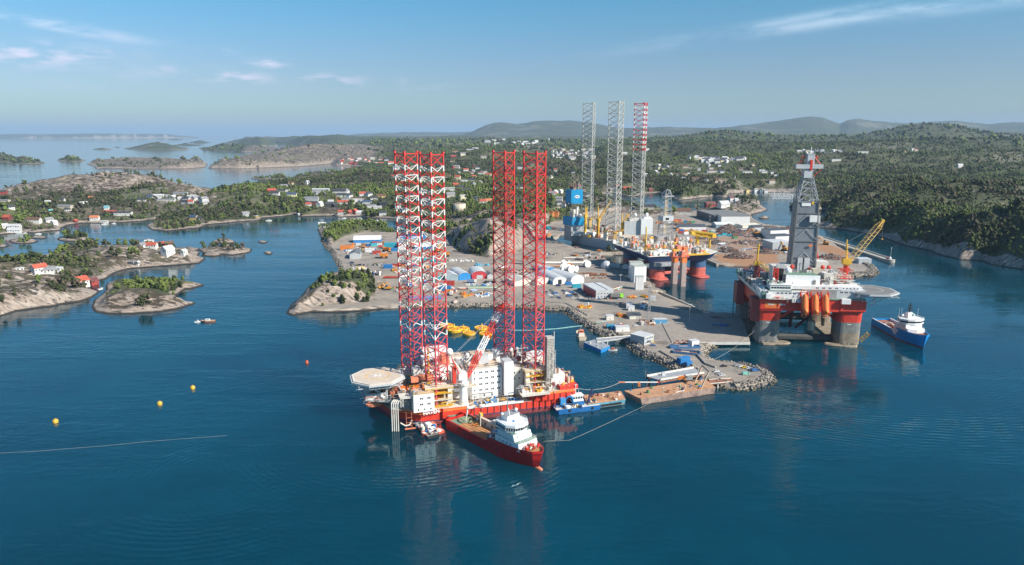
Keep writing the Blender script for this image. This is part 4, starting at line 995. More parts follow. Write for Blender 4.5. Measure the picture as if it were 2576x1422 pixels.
# ---------------------------------------------------------------- the other rigs
class Frame:
 """own axes of a thing standing at world (ox, oy) and turned by rz"""
 def __init__(s, ox, oy, rz): s.o = (ox, oy); s.rz = rz; s.c = math.cos(rz); s.s = math.sin(rz)
 def loc(s, X, Y): dx, dy = X - s.o[0], Y - s.o[1]; return (dx * s.c + dy * s.s, -dx * s.s + dy * s.c)
 def at(s, x, y, z=0.0): a = G(x, y, z); return (*s.loc(*a), z)
 def on(s, x, y, Y):
  p = on_plane_y(x, y, Y); return (*s.loc(p.x, p.y), p.z)
def superellipse(cx, cy, a, b, n=20, e=3.2):
 out = []
 for k in range(n):
  t = 2 * math.pi * k / n; c, s_ = math.cos(t), math.sin(t)
  out.append((cx + a * math.copysign(abs(c) ** (2 / e), c), cy + b * math.copysign(abs(s_) ** (2 / e), s_)))
 return out
def big_semi():
 f = Frame(247, 556, R(-6))
 root = empty('drilling_rig', 'red semi-submersible drilling rig with a tall grey derrick and three orange lifeboats', 'drilling rig', (247, 556, 0), R(-6))
 # pontoons and columns
 for sx in (-1, 1):
  p = MB(); cx = sx * 31 - 3 + (1 if sx > 0 else -1)
  p.loft([[(x, y, z) for x, y in superellipse(cx + (0), 42, 9.5 * k, 50 * k2, 28, 4)] for k, k2, z in ((.97, .98, -4), (1, 1, .2), (.97, .985, 1.5))], BROWNG)
  for k in range(6): p.box((cx + (k % 3 - 1) * 4, -4 + k // 3 * 6, 2), (2.4, 1.6, 1), COLGREY)
  p.loft([[(x, y, z) for x, y in superellipse(cx - sx * 7, -1, 12 * k, 6 * k, 18, 2)] for k, z in ((.9, -1), (1, .6), (.9, 1.4))], BROWNG)
  p.build('pontoon', root)
  for cy in (7, 76):
   c = MB(); P = lambda k: superellipse(cx, cy, 9.7 * k, 9.7 * k, 24, 4.2)
   c.prism(P(1), 1, 11, BROWNG if sx > 0 else COLGREY); c.prism(P(1), 11, 19.5, COLGREY); c.prism(P(1), 19.5, 31, REDP, P(1.06))
   c.box((cx - 1, cy - 9.75, 18), (3, .1, .5), WHITE)
   c.build('column', root)
 b = MB()
 DK_ = mat('dark_brace_steel', (.07, .07, .065), .7, 0, .3); b.beam((-25, 9, 3), (20, 9, 3), 3.2, DK_, 8); b.beam((-25, 76, 4), (20, 76, 4), 3.4, DK_, 8)  # low cross braces between the columns, in near-black steel
 for x0, x1 in ((-25, -10), (20, 6)):
  b.beam((x0, 7, 20), (x1, 4, 31), 1.2, REDP, 6); b.beam((x0, 76, 20), (x1, 76, 31), 1.2, REDP, 6)
 b.beam((-14, 8, 31), (-6, 40, 4), 1.4, REDD, 6); b.beam((8, 8, 31), (-2, 36, 4), 1.2, REDD, 6); b.beam((10, 8, 30), (22, 40, 6), 1.6, COLGREY, 6); b.cyl((4, 14, 8), 3, 8, mat('pale_brace', (.5, .46, .36), .7), 8)
 b.build('brace', root)
 # hull box
 h = MB(); h.bb(-43, 38, -4.5, 84, 28.6, 38.5, REDP); h.bb(-43.5, -25, -5, 0, 30, 38.6, REDP); h.bb(19.5, 39, -5, 0, 29.5, 37.5, REDP); h.bb(-30, 30, -2, 80, 28.3, 28.6, COLGREY)
 h.bb(-44.5, 38.5, -5.2, 85, 38.6, 39.4, DECKG)
 h.prism([(-49, 2), (-43, -2), (-43, 14), (-49, 12)], 18, 37, REDD); h.prism([(-49, 60), (-43, 58), (-43, 76), (-49, 74)], 18, 37, REDD)
 h.build('hull', root)
 pt = MB(); pt.add([(-40, -5.06, 35.4), (-27, -5.06, 35.4), (-29, -5.06, 31), (-40, -5.06, 31)], [(0, 1, 2, 3)], ORANGE)
 pt.bb(-30.8, -29.6, -5.14, -5.07, 32.2, 34.8, REDP); pt.build('paint_panel', root)
 lettering('West', 2.4, WHITE_CLEAN, root, (-35.3, -5.12, 34.0), (R(90), 0, 0), bold=.04); lettering('Mira', 2.4, WHITE_CLEAN, root, (-26.4, -5.12, 34.0), (R(90), 0, 0), bold=.04)
 # deck houses along the near side
 a = MB(); a.bb(-38, -8, -4.6, 10, 39.4, 45.2, WHITE); a.bb(-36.5, -20, -3.5, 8, 45.2, 49.8, WHITE); a.bb(-8, 38, -2.5, 10, 39.4, 46.5, LGREY); a.bb(-20, 20, -2.8, 12, 46.5, 49.2, WHITE); a.bb(20, 36, -1, 12, 46.5, 48.6, WHITE)
 a.bb(-38.3, -19.8, -4.9, 9, 45.2, 45.5, DECKG); a.bb(-37, -20, -4, 9, 49.8, 50.1, WHITE); a.rail([(-37, -4, 50), (-20, -4, 50)], WHITE, 1.1, None, .07, 2.5); a.rail([(-19, -2.6, 49.2), (36, -2.6, 49.2)], WHITE, 1.1, None, .07, 2.5)
 a.bb(-9, 16, -3, -2.5, 39.4, 46.2, mat('lifeboat_recess', (.30, .30, .29), .8))
 ab = a.build('deck_house', root)
 w = Each(); side_windows(w, -36, -20.5, -3.5, 47.6, 7, 1.8, 1.4); side_windows(w, -32, -16, -4.6, 43.4, 5, .8, 1.2, pair=True); side_windows(w, -2, 18, -2.8, 47.9, 4, .8, 1, pair=True); side_windows(w, 18, 36, -2.5, 44.6, 5, .8, 1.1, pair=True); side_windows(w, 20, 34, -1, 47.6, 5, .8, .9)
 w.build('window', ab)
 s = MB(); s.bb(-22.6, 4.4, 4.2, 5.2, 48.8, 56.6, WHITE_CLEAN); s.bb(-22.6, 4.4, 5.2, 20, 55, 56, DECKG); s.rail([(-22.6, 4.5, 56.6), (4.4, 4.5, 56.6)], DECKG, 1.1, None, .07, 2.5); s.build('wind_wall', root)
 l = MB(); l.bb(-40, -36, -7, -4.6, 38.8, 43, WHITE); l.bb(-38, -12, -7.5, -4.8, 38.6, 38.9, OFFW); l.rail([(-38, -7.5, 38.9), (-12, -7.5, 38.9)], WHITE, 1.2, None, .08, 2.5); clutter(l, -37, -24, -7, -5.4, 38.9, 8, [REDP, WHITE, OFFW], 1.8, 90, .5, 1.5)
 clutter(l, -20, -12, -8.5, -5.5, 36.5, 26, [WHITE, OFFW, LGREY], 4, 91, .4, 1.6); l.bb(19, 26, -7.5, -4.6, 36, 40, WHITE); l.build('side_gallery', root)
 # three free-fall lifeboats in frames
 for k, x in enumerate((-10.4, -2.4, 5.6)):
  g = MB()
  for dx in (-2.7, 2.7): g.beam((x + dx, -4.5, 44.5), (x + dx * .75, -10.5, 27), .4, REDP, 5); g.beam((x + dx, -6.5, 45.5), (x + dx * .9, -13.5, 28), .42, REDP, 5)
  for z, y in ((44.5, -4.5), (41, -6), (33, -9), (27, -10.5)): g.beam((x - 2.6, y, z), (x + 2.6, y, z), .25, CORAL, 4)
  g.path([(x - 2.7, -6.5, 45.2), (x - 1.5, -6.4, 47), (x + 1.5, -6.4, 47), (x + 2.7, -6.5, 45.2)], .3, CORAL, 4)
  g.path([(x - 2.1, -10.6, 27), (x - 1.4, -10.9, 25.4), (x + 1.4, -10.9, 25.4), (x + 2.1, -10.6, 27)], .28, CORAL, 4)
  fr = g.build('lifeboat_davit', root)
  lb = lifeboat(fr, (x, -10, 35.6), 17, R(90), 0, ORANGE); lb.rotation_euler = (0, R(-70), R(90))
 # derrick tower
 cx, cy = -.5, 44; t = MB(); clad = mat('derrick_cladding', (.20, .22, .245), .5, .1, .1, .3, (.15, .15, .15)); z0, z1, z2 = 47, 114, 134
 def sq(h1, h2): return [(cx - h1, cy - h2), (cx + h1, cy - h2), (cx + h1, cy + h2), (cx - h1, cy + h2)]
 t.prism(sq(9.6, 8.4), z0 + 3, z1, clad, sq(8.2, 7.4))
 for s_ in (-1, 1):
  t.beam((cx + s_ * 10.2, cy - 9.2, z0), (cx + s_ * 8.6, cy - 8, z1 + 1), .5, COLGREY, 5); t.beam((cx + s_ * 11.3, cy - 7, z0), (cx + s_ * 10, cy - 7, z1 - 10), .35, COLGREY, 4)
 for z in (60, 66, 80, 92, 104, 113): k = 1 - (z - z0) / (z1 - z0) * .12; t.bb(cx - 9.9 * k, cx + 9.9 * k, cy - 8.9 * k - .3, cy - 8.6 * k, z, z + .5, COLGREY)
 for z in (62, 82, 94): t.beam((cx - 8.5, cy - 8.7, z), (cx, cy - 8.5, z + 9), .22, LGREY, 4); t.beam((cx + 8.5, cy - 8.7, z), (cx, cy - 8.5, z + 9), .22, LGREY, 4)
 t.bb(cx - 5, cx - 1, cy - 9.6, cy - 9, z0 + 3, 66, LGREY); t.bb(cx + .4, cx + 5, cy - 9.6, cy - 9, z0 + 3, 66, LGREY); t.bb(cx - .9, cx + .3, cy - 9.4, cy - 9, z0 + 3, 66, BLACK)
 t.bb(cx + 1.5, cx + 7.5, cy - 11, cy - 8.4, 97, 102.5, WHITE); t.bb(cx + 8, cx + 11, cy - 8, cy - 3, 96, 102, LGREY); t.bb(cx + 3, cx + 6, cy - 9.4, cy - 9, 76, 77.5, ORANGE)
 t.bb(cx - 5.2, cx + 2.2, cy - 8.0, cy - 7.5, 110.2, 113.2, WHITE_CLEAN); t.bb(cx + 2.8, cx + 4.6, cy - 8.2, cy - 7.5, 111.5, 114, YELLOW)
 to = t.build('derrick', root)
 g = MB(); C0 = sq(8.3, 7.5); zs = [z1, z1 + 5.5, z1 + 11, z1 + 16, z2]
 def ringat(z): k = 1 - (z - z1) / (z2 - z1) * .56; return [(cx + (x - cx) * k, cy + (y - cy) * k, z) for x, y in C0]
 for i in range(4):
  A, B = ringat(zs[i]), ringat(zs[i + 1])
  for k in range(4):
   g.beam(A[k], B[k], .5, GREY, 5); g.beam(B[k], B[(k + 1) % 4], .32, GREY, 4); mid = (Vector(B[k]) + Vector(B[(k + 1) % 4])) / 2
   g.beam(A[k], mid, .28, STEEL, 4); g.beam(A[(k + 1) % 4], mid, .28, STEEL, 4)
 for k in range(9): g.beam((cx - 3 + (k % 3) * 3, cy - 3 + (k // 3) * 3, z1), (cx - 2 + (k % 3) * 2, cy - 2 + (k // 3) * 2, z2), .16, COLGREY, 3)
 clutter(g, cx - 7, cx + 7, cy - 6, cy + 6, z1, 14, [COLGREY, GREY, LGREY], 2, 95, .6, 2); clutter(g, cx - 4, cx + 4, cy - 4, cy + 4, z2, 8, [COLGREY, LGREY], 1.6, 96, .6, 2); g.build('open_lattice', to)
 c = MB(); c.bb(cx - 4.4, cx + 2.2, cy - 4.8, cy + 3, z2 - 6.5 + 6, z2 + 6 - .5, LGREY); c.bb(cx - 2.4, cx + 3.2, cy - 4.4, cy + 2, z2 + 5.4, z2 + 19, LGREY); c.bb(cx - 2.6, cx + 3.6, cy - 4.6, cy + 2, z2 + 19, z2 + 19.6, LGREY)
 zb = z2 + 9; c.bb(cx - 11.5, cx + 10.5, cy - 5.2, cy - 2, zb - 1.6, zb + 1.8, LGREY); c.bb(cx - .4, cx + 1.6, cy - 5.3, cy - 4.3, zb - 3, zb + 5.6, REDP); c.beam((cx + 1, cy, z2 + 19), (cx + 1, cy, z2 + 25), .35, WHITE, 4)
 for s_ in (-1, 1):
  c.beam((cx + s_ * 10, cy - 3, zb - 1.5), (cx + s_ * 3.6, cy - 2, z2), .35, REDP, 5); c.beam((cx + s_ * 9, cy - 2, zb + 2), (cx + s_ * 3.4, cy - 2, z2 + 17), .35, REDP, 5); c.beam((cx + s_ * 6, cy - 2, zb + 8), (cx + s_ * 2, cy, zb + 10), .3, REDP, 4)
  c.beam((cx + s_ * 7, cy + 2, zb + 3), (cx + s_ * 6, cy - 2, zb + 8), .3, REDP, 4); c.beam((cx + s_ * 6, cy + 2, zb + 2), (cx + s_ * 3, cy + 2, z2 + 16), .3, REDP, 4); c.ball((cx + s_ * 6, cy - 1, zb + 8), .9, REDP, 8)
 c.build('crown_block', to)
 # helideck
 x, y, _ = f.on(2185, 727, 561)
 helideck(root, (46, 7, 45.5), 19.5, mat('helideck_grey', (.19, .19, .185), .8, 0, .12, .1), LGREY, [((36, 0, 43), (28, -4.6, 35)), ((50, -4, 43), (34, -4.6, 33)), ((42, 12, 43), (38, 14, 36)), ((36, -4, 42), (36, -4.6, 31.5)), ((60, 2, 43), (38, -4.6, 32)), ((28, -4.6, 35), (38, -4.6, 31)), ((44, -6, 36), (44, -6, 43))], False, mat('worn_marking', (.36, .35, .33), .8), 0)
 # cranes
 def pedestal_crane(x, y, zb, zp, tipv, post, house, boom, w, name='crane'):
  m = MB(); m.cyl((x, y, zb), 2.4, zp - zb, post, 14, 2.1); co = m.build(name, root)
  q = MB(); q.bb(x - 3.5, x + 3.5, y - 3, y + 3, zp, zp + 4.6, house); q.cyl((x, y, zp - 1), 3, 1, house, 12); q.beam((x - 1, y - 1.4, zp + 4), (x - 1.4, y - 1.4, zp + 18), .45, house, 4); q.beam((x + .8, y + 1.4, zp + 4), (x - 1.2, y + 1.2, zp + 18), .45, house, 4)
  for k in range(5): q.box((x - .6, y, zp + 6 + k * 2.6), (2.6 - k * .2, 2.6, .5), house)
  q.cyl((x - 1.3, y, zp + 18), .6, 3, house, 6); q.build('machine_house', co)
  b = MB(); a = Vector((x + 3, y, zp + 3)); d = Vector(tipv) - a; b.truss(a, a + d * .12, 1.6, 1.2, 2, .25, .14, boom, None, w, w * .8); b.truss(a + d * .12, a + d * .84, w, w * .8, 15, .28, .15, boom); b.truss(a + d * .84, a + d, w, w * .8, 4, .28, .15, boom, None, 1.2, 1.4)
  b.box(a + d, (2.4, 1.6, 2), YELLOW); b.beam(a + d * .84, a + d, .7, YELLOW, 6); b.build('boom', co)
  r = MB(); r.beam((x - 1.3, y, zp + 19), a + d * .9, .1, COLGREY, 3); r.beam(a + d, a + d + Vector((1, 0, -16)), .1, COLGREY, 3); r.box(a + d + Vector((1, 0, -16)), (.9, .9, 1.4), YELLOW); r.build('hoist_wire', co); return co
 BOOMC = mat('boom_pale_yellow', (.70, .46, .15), .5, 0, .15)
 pedestal_crane(38, 44, 40, 60, (70, 58, 96), REDP, YELLOW, BOOMC, 4.6)
 m = MB(); m.cyl((-36, 46, 40), 3, 17, REDD, 14, 2.6); co = m.build('crane', root); q = MB(); q.bb(-39, -34.5, 44, 48, 57, 60.5, YELLOW); q.beam((-36.5, 46, 60), (-36, 46, 76), .9, YELLOW, 6); q.build('machine_house', co)
 b = MB(); b.truss((-36, 46, 60), (-24, 34, 51), 3, 2.4, 7, .3, .2, BOOMC); b.beam((-24, 34, 51), (-23, 33, 43), .5, YELLOW, 5); b.build('boom', co)
 # deck gear
 q = MB(); pal = [WHITE, OFFW, LGREY, GREY, DECKG, REDP, COLGREY, COLGREY, REDD, OFFW]
 r_ = random.Random(77)
 for k in range(34): x, y = r_.choice([r_.uniform(-40, -14), r_.uniform(13, 35)]), r_.uniform(12, 80); a, b, h_ = r_.uniform(4, 10), r_.uniform(3, 9), r_.uniform(3, 9); q.box((x, y, 39.4 + h_ / 2), (a, b, h_), r_.choice(pal)); q.bb(x - a / 2 + .3, x + a / 2 - .3, y - b / 2 - .1, y - b / 2, 40.4, 39 + h_ * .6, COLGREY); q.rail([(x - a / 2, y - b / 2, 39.4 + h_), (x + a / 2, y - b / 2, 39.4 + h_)], OFFW, 1.2, None, .09, 2)
 clutter(q, -42, -10, 10, 80, 39.4, 240, pal, 9, 101, 1.2, 6); clutter(q, 10, 37, 12, 82, 39.4, 260, pal, 10, 102, 1.2, 6); q.bb(-44.5, -40, 4, 84, 39.4, 42, OFFW); q.bb(-44, -36, -3, 24, 39.4, 45.5, WHITE); q.bb(-43, -37, 30, 44, 39.4, 46, OFFW); q.bb(-43, -36, 60, 74, 39.4, 45, LGREY); clutter(q, -45, -40, 6, 84, 42, 70, pal, 5, 109, .6, 3); q.bb(24, 38, 60, 84, 39.4, 48, WHITE); clutter(q, -42, -38, -4, 20, 39.4, 22, pal, 5, 103, .6, 2.5); clutter(q, -19, 20, 4, 32, 49.2, 110, pal + [REDD], 5, 104, .6, 3.5); clutter(q, -38, -24, 0, 10, 50.1, 22, [DECKG, WHITE, GREY, LGREY], 2.6, 105, .5, 2)
 q.bb(-13, 12, 31, 62, 39.4, 50, COLGREY); q.bb(-20, -13, 22, 40, 46, 57, WHITE); q.bb(12, 20, 18, 34, 46, 56, OFFW); clutter(q, -20, 20, 20, 34, 50, 60, pal, 8, 110, 1, 4); q.bb(-31, -21, 14, 26, 39.4, 62, OFFW); q.bb(-30, -22, 13.8, 14, 40, 60, BLACK); q.bb(-28.5, -22, 13.2, 14.4, 60.5, 64, LGREY); q.bb(5, 12, 26, 32, 49, 58, mat('cream_tank', (.62, .56, .44), .6)); q.bb(12, 22, 40, 56, 40, 62, OFFW); q.bb(-18, -10, 30, 44, 46, 60, OFFW)
 q.truss((-30, 8, 49), (-30, 8, 62), 3, 3, 5, .3, .2, REDP); q.truss((-23, 8, 47), (-21, 10, 64), 2.4, 2.4, 7, .2, .14, WHITE); q.truss((24, 20, 56), (34, 20, 56), 8, 7, 3, .4, .25, REDP)
 for k in range(7): q.truss((8, 16 + k * 4, 50 + k % 3), (36, 16 + k * 4, 50 + k % 3), 2, 2.2, 8, .16, .1, OFFW)
 q.beam((22, 60, 52), (16, 60, 72), .8, REDP, 6); q.ball((-11, 20, 55), 0.1, WHITE)
 for x in (-11, 14, 19): q.ball((x, 30, 59), 1.9, REDP, 10)
 q.build('deck_equipment', root)
 d = MB(); d.ball((-20.5, 8, 60), 2.7, WHITE_CLEAN, 14); d.cyl((-20.5, 8, 55), .5, 3, WHITE, 8); d.build('satellite_dome', root); d = MB(); d.ball((-33, 3, 53.5), 1.2, WHITE_CLEAN, 10); d.cyl((-33, 3, 50), .3, 3, WHITE, 6); d.build('satellite_dome', root)
 for (sx, sy) in ((-48, 2), (-48, 74), (40, 20), (40, 76)):
  k = MB();
  for j in range(3): k.beam((sx, sy + j * 1.6, 34), (sx, sy + j * 1.6, -2), .14, BLACK, 4)
  k.build('mooring_chain', root)
 k = MB();
 for j in range(5): k.beam((-49, 4 + j, 10 + j * 4), (-46, 3 + j, 16 + j * 4), 1.6, BLACK, 6)
 k.truss((40, 4, 2), (46, 2, 10), 2.5, 2.5, 4, .2, .15, YELLOW); k.build('fairlead', root)
 return root
big_semi()

def blue_jackup():
 a = G(1438, 609); b = G(1538, 630); ang = math.atan2(a[1] - b[1], a[0] - b[0]) - math.pi / 2
 f = Frame(b[0], b[1], ang)
 root = empty('jackup_drilling_rig', 'grey hulled jack-up drilling rig with blue boxed derrick and three very tall legs', 'jack-up rig', (b[0], b[1], 0), ang)
 L = math.hypot(a[0] - b[0], a[1] - b[1]); HG_ = mat('hull_blue_grey', (.42, .47, .50), .5, 0, .08, .12, (.25, .22, .2)); LG = mat('leg_pale_grey', (.50, .50, .46), .5, .1, .12, .15, (.35, .28, .2))
 rgt = f.at(1575, 621, 0)
 plan = [(0, 0), (rgt[0], rgt[1]), (86, 84), (88, L), (0, L)]
 h = MB(); h.prism(plan, -2, 13, HG_, None, GREY); h.prism([(x * .99 + .3, y * .99 + .5) for x, y in plan], 13, 13.4, OFFW)
 h.rail([(0, 0, 13.4), (plan[1][0], plan[1][1], 13.4), (86, 84, 13.4)], OFFW, 1.4, None, .12, 4); h.build('hull', root)
 for nm, (px, py, ty, zt, st) in enumerate([(1479, 562, 261, 18, 0), (1543, 597, 257, 18, 0), (1604, 567, 261, 18, 1)]):
  p = f.at(px, py, zt); w_ = G(px, py, zt); top = on_plane_y(px, ty, w_[1]).z
  def colour(z, i, st=st, top=top):
   if not st: return LG
   d = top - z
   return LG if d > 76 else (LEGW_ if int(d / 4.0) % 2 else LEGR_)
  m = leg_mesh(21.0, 3, top, 8.1, .75, .36, colour, rot=(-78, -88, -84)[nm] - math.degrees(ang), riser=None)
  o = m.build('leg', root); o.location = (p[0], p[1], 0)
  if st: o['label'] = 'grey leg with red and white banded top'
  j = MB()
  for k in range(3):
   t = R((-78, -88, -84)[nm] - math.degrees(ang) + 120 * k); x, y = 12.1 * math.cos(t), 12.1 * math.sin(t)
   j.box((x, y, 20), (5, 5, 13), OFFW if k else mat('ochre_steel', (.62, .42, .16)), t); platform(j, x - 4, x + 4, y - 4, y + 4, 27, YELLOW, YELLOW); clutter(j, x - 4, x + 4, y - 4, y + 4, 27, 6, [YELLOW, OFFW, RUSTM, BLACK], 3, 200 + nm * 3 + k, .5, 2)
  jo = j.build('jacking_house', root); jo.location = (p[0], p[1], 0)
 # cantilever with its blue boxes
 c = MB(); p0 = f.at(1418, 600, 14); x0 = -12; yc = L * .86
 def D(x, y, Y): return f.on(x, y, Y)
 Yc = G(1440, 600, 14)[1] + 6
 def rect_from(x0, y0, x1, y1, Y): a_ = on_plane_y(x0, y1, Y); b_ = on_plane_y(x1, y0, Y); return a_.x, b_.x, a_.z, b_.z
 inv = R(0) - ang
 def wbox(m, xa, xb, za, zb, Y, dep, mt):
  """box square to the view, given in world axes"""
  P4 = [(xa, Y), (xb, Y), (xb, Y + dep), (xa, Y + dep)]; loc = [f.loc(*q) for q in P4]
  m.prism(loc, za, zb, mt)
 def turned(m, px0, px1, py0, py1, Y, side, dep, mt, shade=None):
  """blue box whose left face shows, turned with the rig"""
  a_ = on_plane_y(px0 + (px1 - px0) * side, py1, Y); z1 = on_plane_y(px1, py0, Y).z; z0 = a_.z
  r_ = on_plane_y(px1, py1, Y + 6); l_ = on_plane_y(px0, py1, Y + 16)
  A, B, C_ = (a_.x, a_.y), (r_.x, r_.y), (l_.x, l_.y); Dd = (B[0] + C_[0] - A[0], B[1] + C_[1] - A[1])
  m.prism([f.loc(*q) for q in (A, B, Dd, C_)], z0, z1, mt); return z0, z1, A, B, C_, Dd
 Yc = 1090.0
 m = MB(); z0, z1, A, B, C_, Dd = turned(m, 1416, 1471, 547, 568, Yc, .42, 30, CYANB)
 cx_, cy_ = f.loc((B[0] + C_[0]) / 2, (B[1] + C_[1]) / 2)
 m.build('windbreak', root)
 m2 = MB(); zz0, zz1, A2, B2, C2, D2 = turned(m2, 1422, 1466, 478, 513, Yc, .34, 26, CYANB); ub = m2.build('windbreak', root)
 g = MB(); turned(g, 1419, 1470, 568, 607, Yc + 2, .33, 30, GREY); turned(g, 1436, 1490, 584, 594, Yc - 6, .02, 30, LGREY); g.build('cantilever', root)
 d = MB()
 zb = z1; ztp = on_plane_y(1440, 440, Yc).z
 d.truss((cx_, cy_, zb - 4), (cx_, cy_, zz0 + 2), 19, 17, 5, .5, .3, COLGREY, None, 17, 15); d.truss((cx_, cy_, zz1 - 1), (cx_, cy_, ztp), 15, 14, 4, .45, .3, mat('brown_grey_steel', (.34, .28, .24), .7), None, 7, 7)
 clutter(d, cx_ - 6, cx_ + 6, cy_ - 6, cy_ + 6, zb, 40, [COLGREY, OFFW, YELLOW, WHITE, RUSTM], 16, 210, 1, 4); clutter(d, cx_ - 5, cx_ + 5, cy_ - 5, cy_ + 5, zz1, 24, [COLGREY, OFFW, RUSTM], 10, 211, 1, 3.5); d.ball((cx_ + 3, cy_ - 12, zb + 2), 3.2, WHITE_CLEAN, 12)
 d.build('derrick', root)
 # oval badge on the near blue face
 bc = on_plane_y(1450, 496, Yc + 2); n_ang = math.atan2(B2[1] - A2[1], B2[0] - A2[0]); lx, ly = f.loc(bc.x, bc.y)
 bd = MB(); nx, ny = math.sin(n_ang - ang), -math.cos(n_ang - ang); ux_, uy_ = math.cos(n_ang - ang), math.sin(n_ang - ang)
 mid = ((A2[0] + B2[0]) / 2, (A2[1] + B2[1]) / 2); lx, ly = f.loc(mid[0], mid[1]); zc = (zz0 + zz1) / 2
 for rr, mt_, off in ((1.0, WHITE_CLEAN, .15), (.86, MIDBLUE, .25), (.8, WHITE_CLEAN, .35)):
  vs = [(lx + nx * off + ux_ * 4.4 * rr * math.cos(t), ly + ny * off + uy_ * 4.4 * rr * math.cos(t), zc + 2.3 * rr * math.sin(t)) for t in [2 * math.pi * k / 24 for k in range(24)]]
  bd.add(vs, [tuple(range(24))], mt_)
 bo = bd.build('badge', ub)
 lettering('NOBLE', 1.7, NAVY, bo, (lx + nx * .5, ly + ny * .5, zc), (R(90), 0, n_ang - ang), bold=.05)
 # living quarters, helideck and cranes
 q = MB(); c0 = f.at(1590, 590, 14); wbox(q, *rect_from(1570, 558, 1612, 592, 1070), 1070, 18, LGREY); wbox(q, *rect_from(1584, 551, 1612, 564, 1074), 1074, 14, OFFW); wbox(q, *rect_from(1612, 551, 1643, 590, 1066), 1066, 16, WHITE_CLEAN); wbox(q, *rect_from(1620, 547, 1640, 551, 1068), 1068, 12, WHITE)
 qo = q.build('living_quarters', root); w = Each()
 for k in range(6): p = D(1587 + k * 4.2, 558, 1073.7); w.box((p[0], p[1], p[2]), (1.6, .3, 1.8), GLASS, -ang)
 w.build('window', qo)
 s = MB()
 for px, py in ((1598, 541), (1627, 540)): p = D(px, py, 1076); s.ball(p, 2.8, WHITE_CLEAN, 12); s.cyl((p[0], p[1], p[2] - 7), .5, 6, WHITE, 6); s.build('satellite_dome', root); s = MB()
 p = f.at(1583, 594, 24); helideck(root, (p[0], p[1], 24), 14, mat('helideck_tan', (.5, .5, .5)), LGREY, [((p[0], p[1], 21), (p[0] - 12, p[1] + 10, 13))], False)
 for k, (px, py0, py1, tx, ty) in enumerate([(1473, 546, 520, 1476, 522), (1565, 568, 536, 1581, 539), (1505, 556, 520, 1536, 506)]):
  Y = 1085 - k * 8; a_ = D(px, py0, Y); t_ = D(px, py1, Y); tp = D(tx, ty, Y + 8); cr = MB(); cr.cyl((a_[0], a_[1], 13), 2.2, a_[2] - 13, YELLOW, 10); cr.box((a_[0], a_[1], a_[2] + 1.5), (5, 5, 4), YELLOW); cr.beam((a_[0], a_[1], a_[2]), t_, .9, YELLOW, 5); o = cr.build('crane', root)
  bm_ = MB(); bm_.truss((a_[0] + 1, a_[1], a_[2] + 2), tp, 2.4, 2.2, 8, .35, .22, YELLOW); bm_.build('boom', o)
 q = MB(); pal = [OFFW, WHITE, YELLOW, GREY, RUSTM, LGREY, CORAL, COLGREY, TAN]
 clutter(q, 3, 80, 60, L - 4, 13.4, 330, pal, 8, 220, 1, 6); clutter(q, 4, 34, 20, 60, 13.4, 90, pal, 6, 221, 1, 5); clutter(q, 30, 70, 50, 80, 20, 60, pal, 8, 222, 1, 5); clutter(q, -2, 14, L * .5, L * .95, 14, 60, [WHITE, OFFW, GREY, YELLOW], 9, 223, 1, 7)
 q.build('deck_equipment', root)
 return root
LEGR_ = mat('leg_red', (.66, .040, .035)); LEGW_ = mat('leg_white', (.78, .75, .70))
blue_jackup()

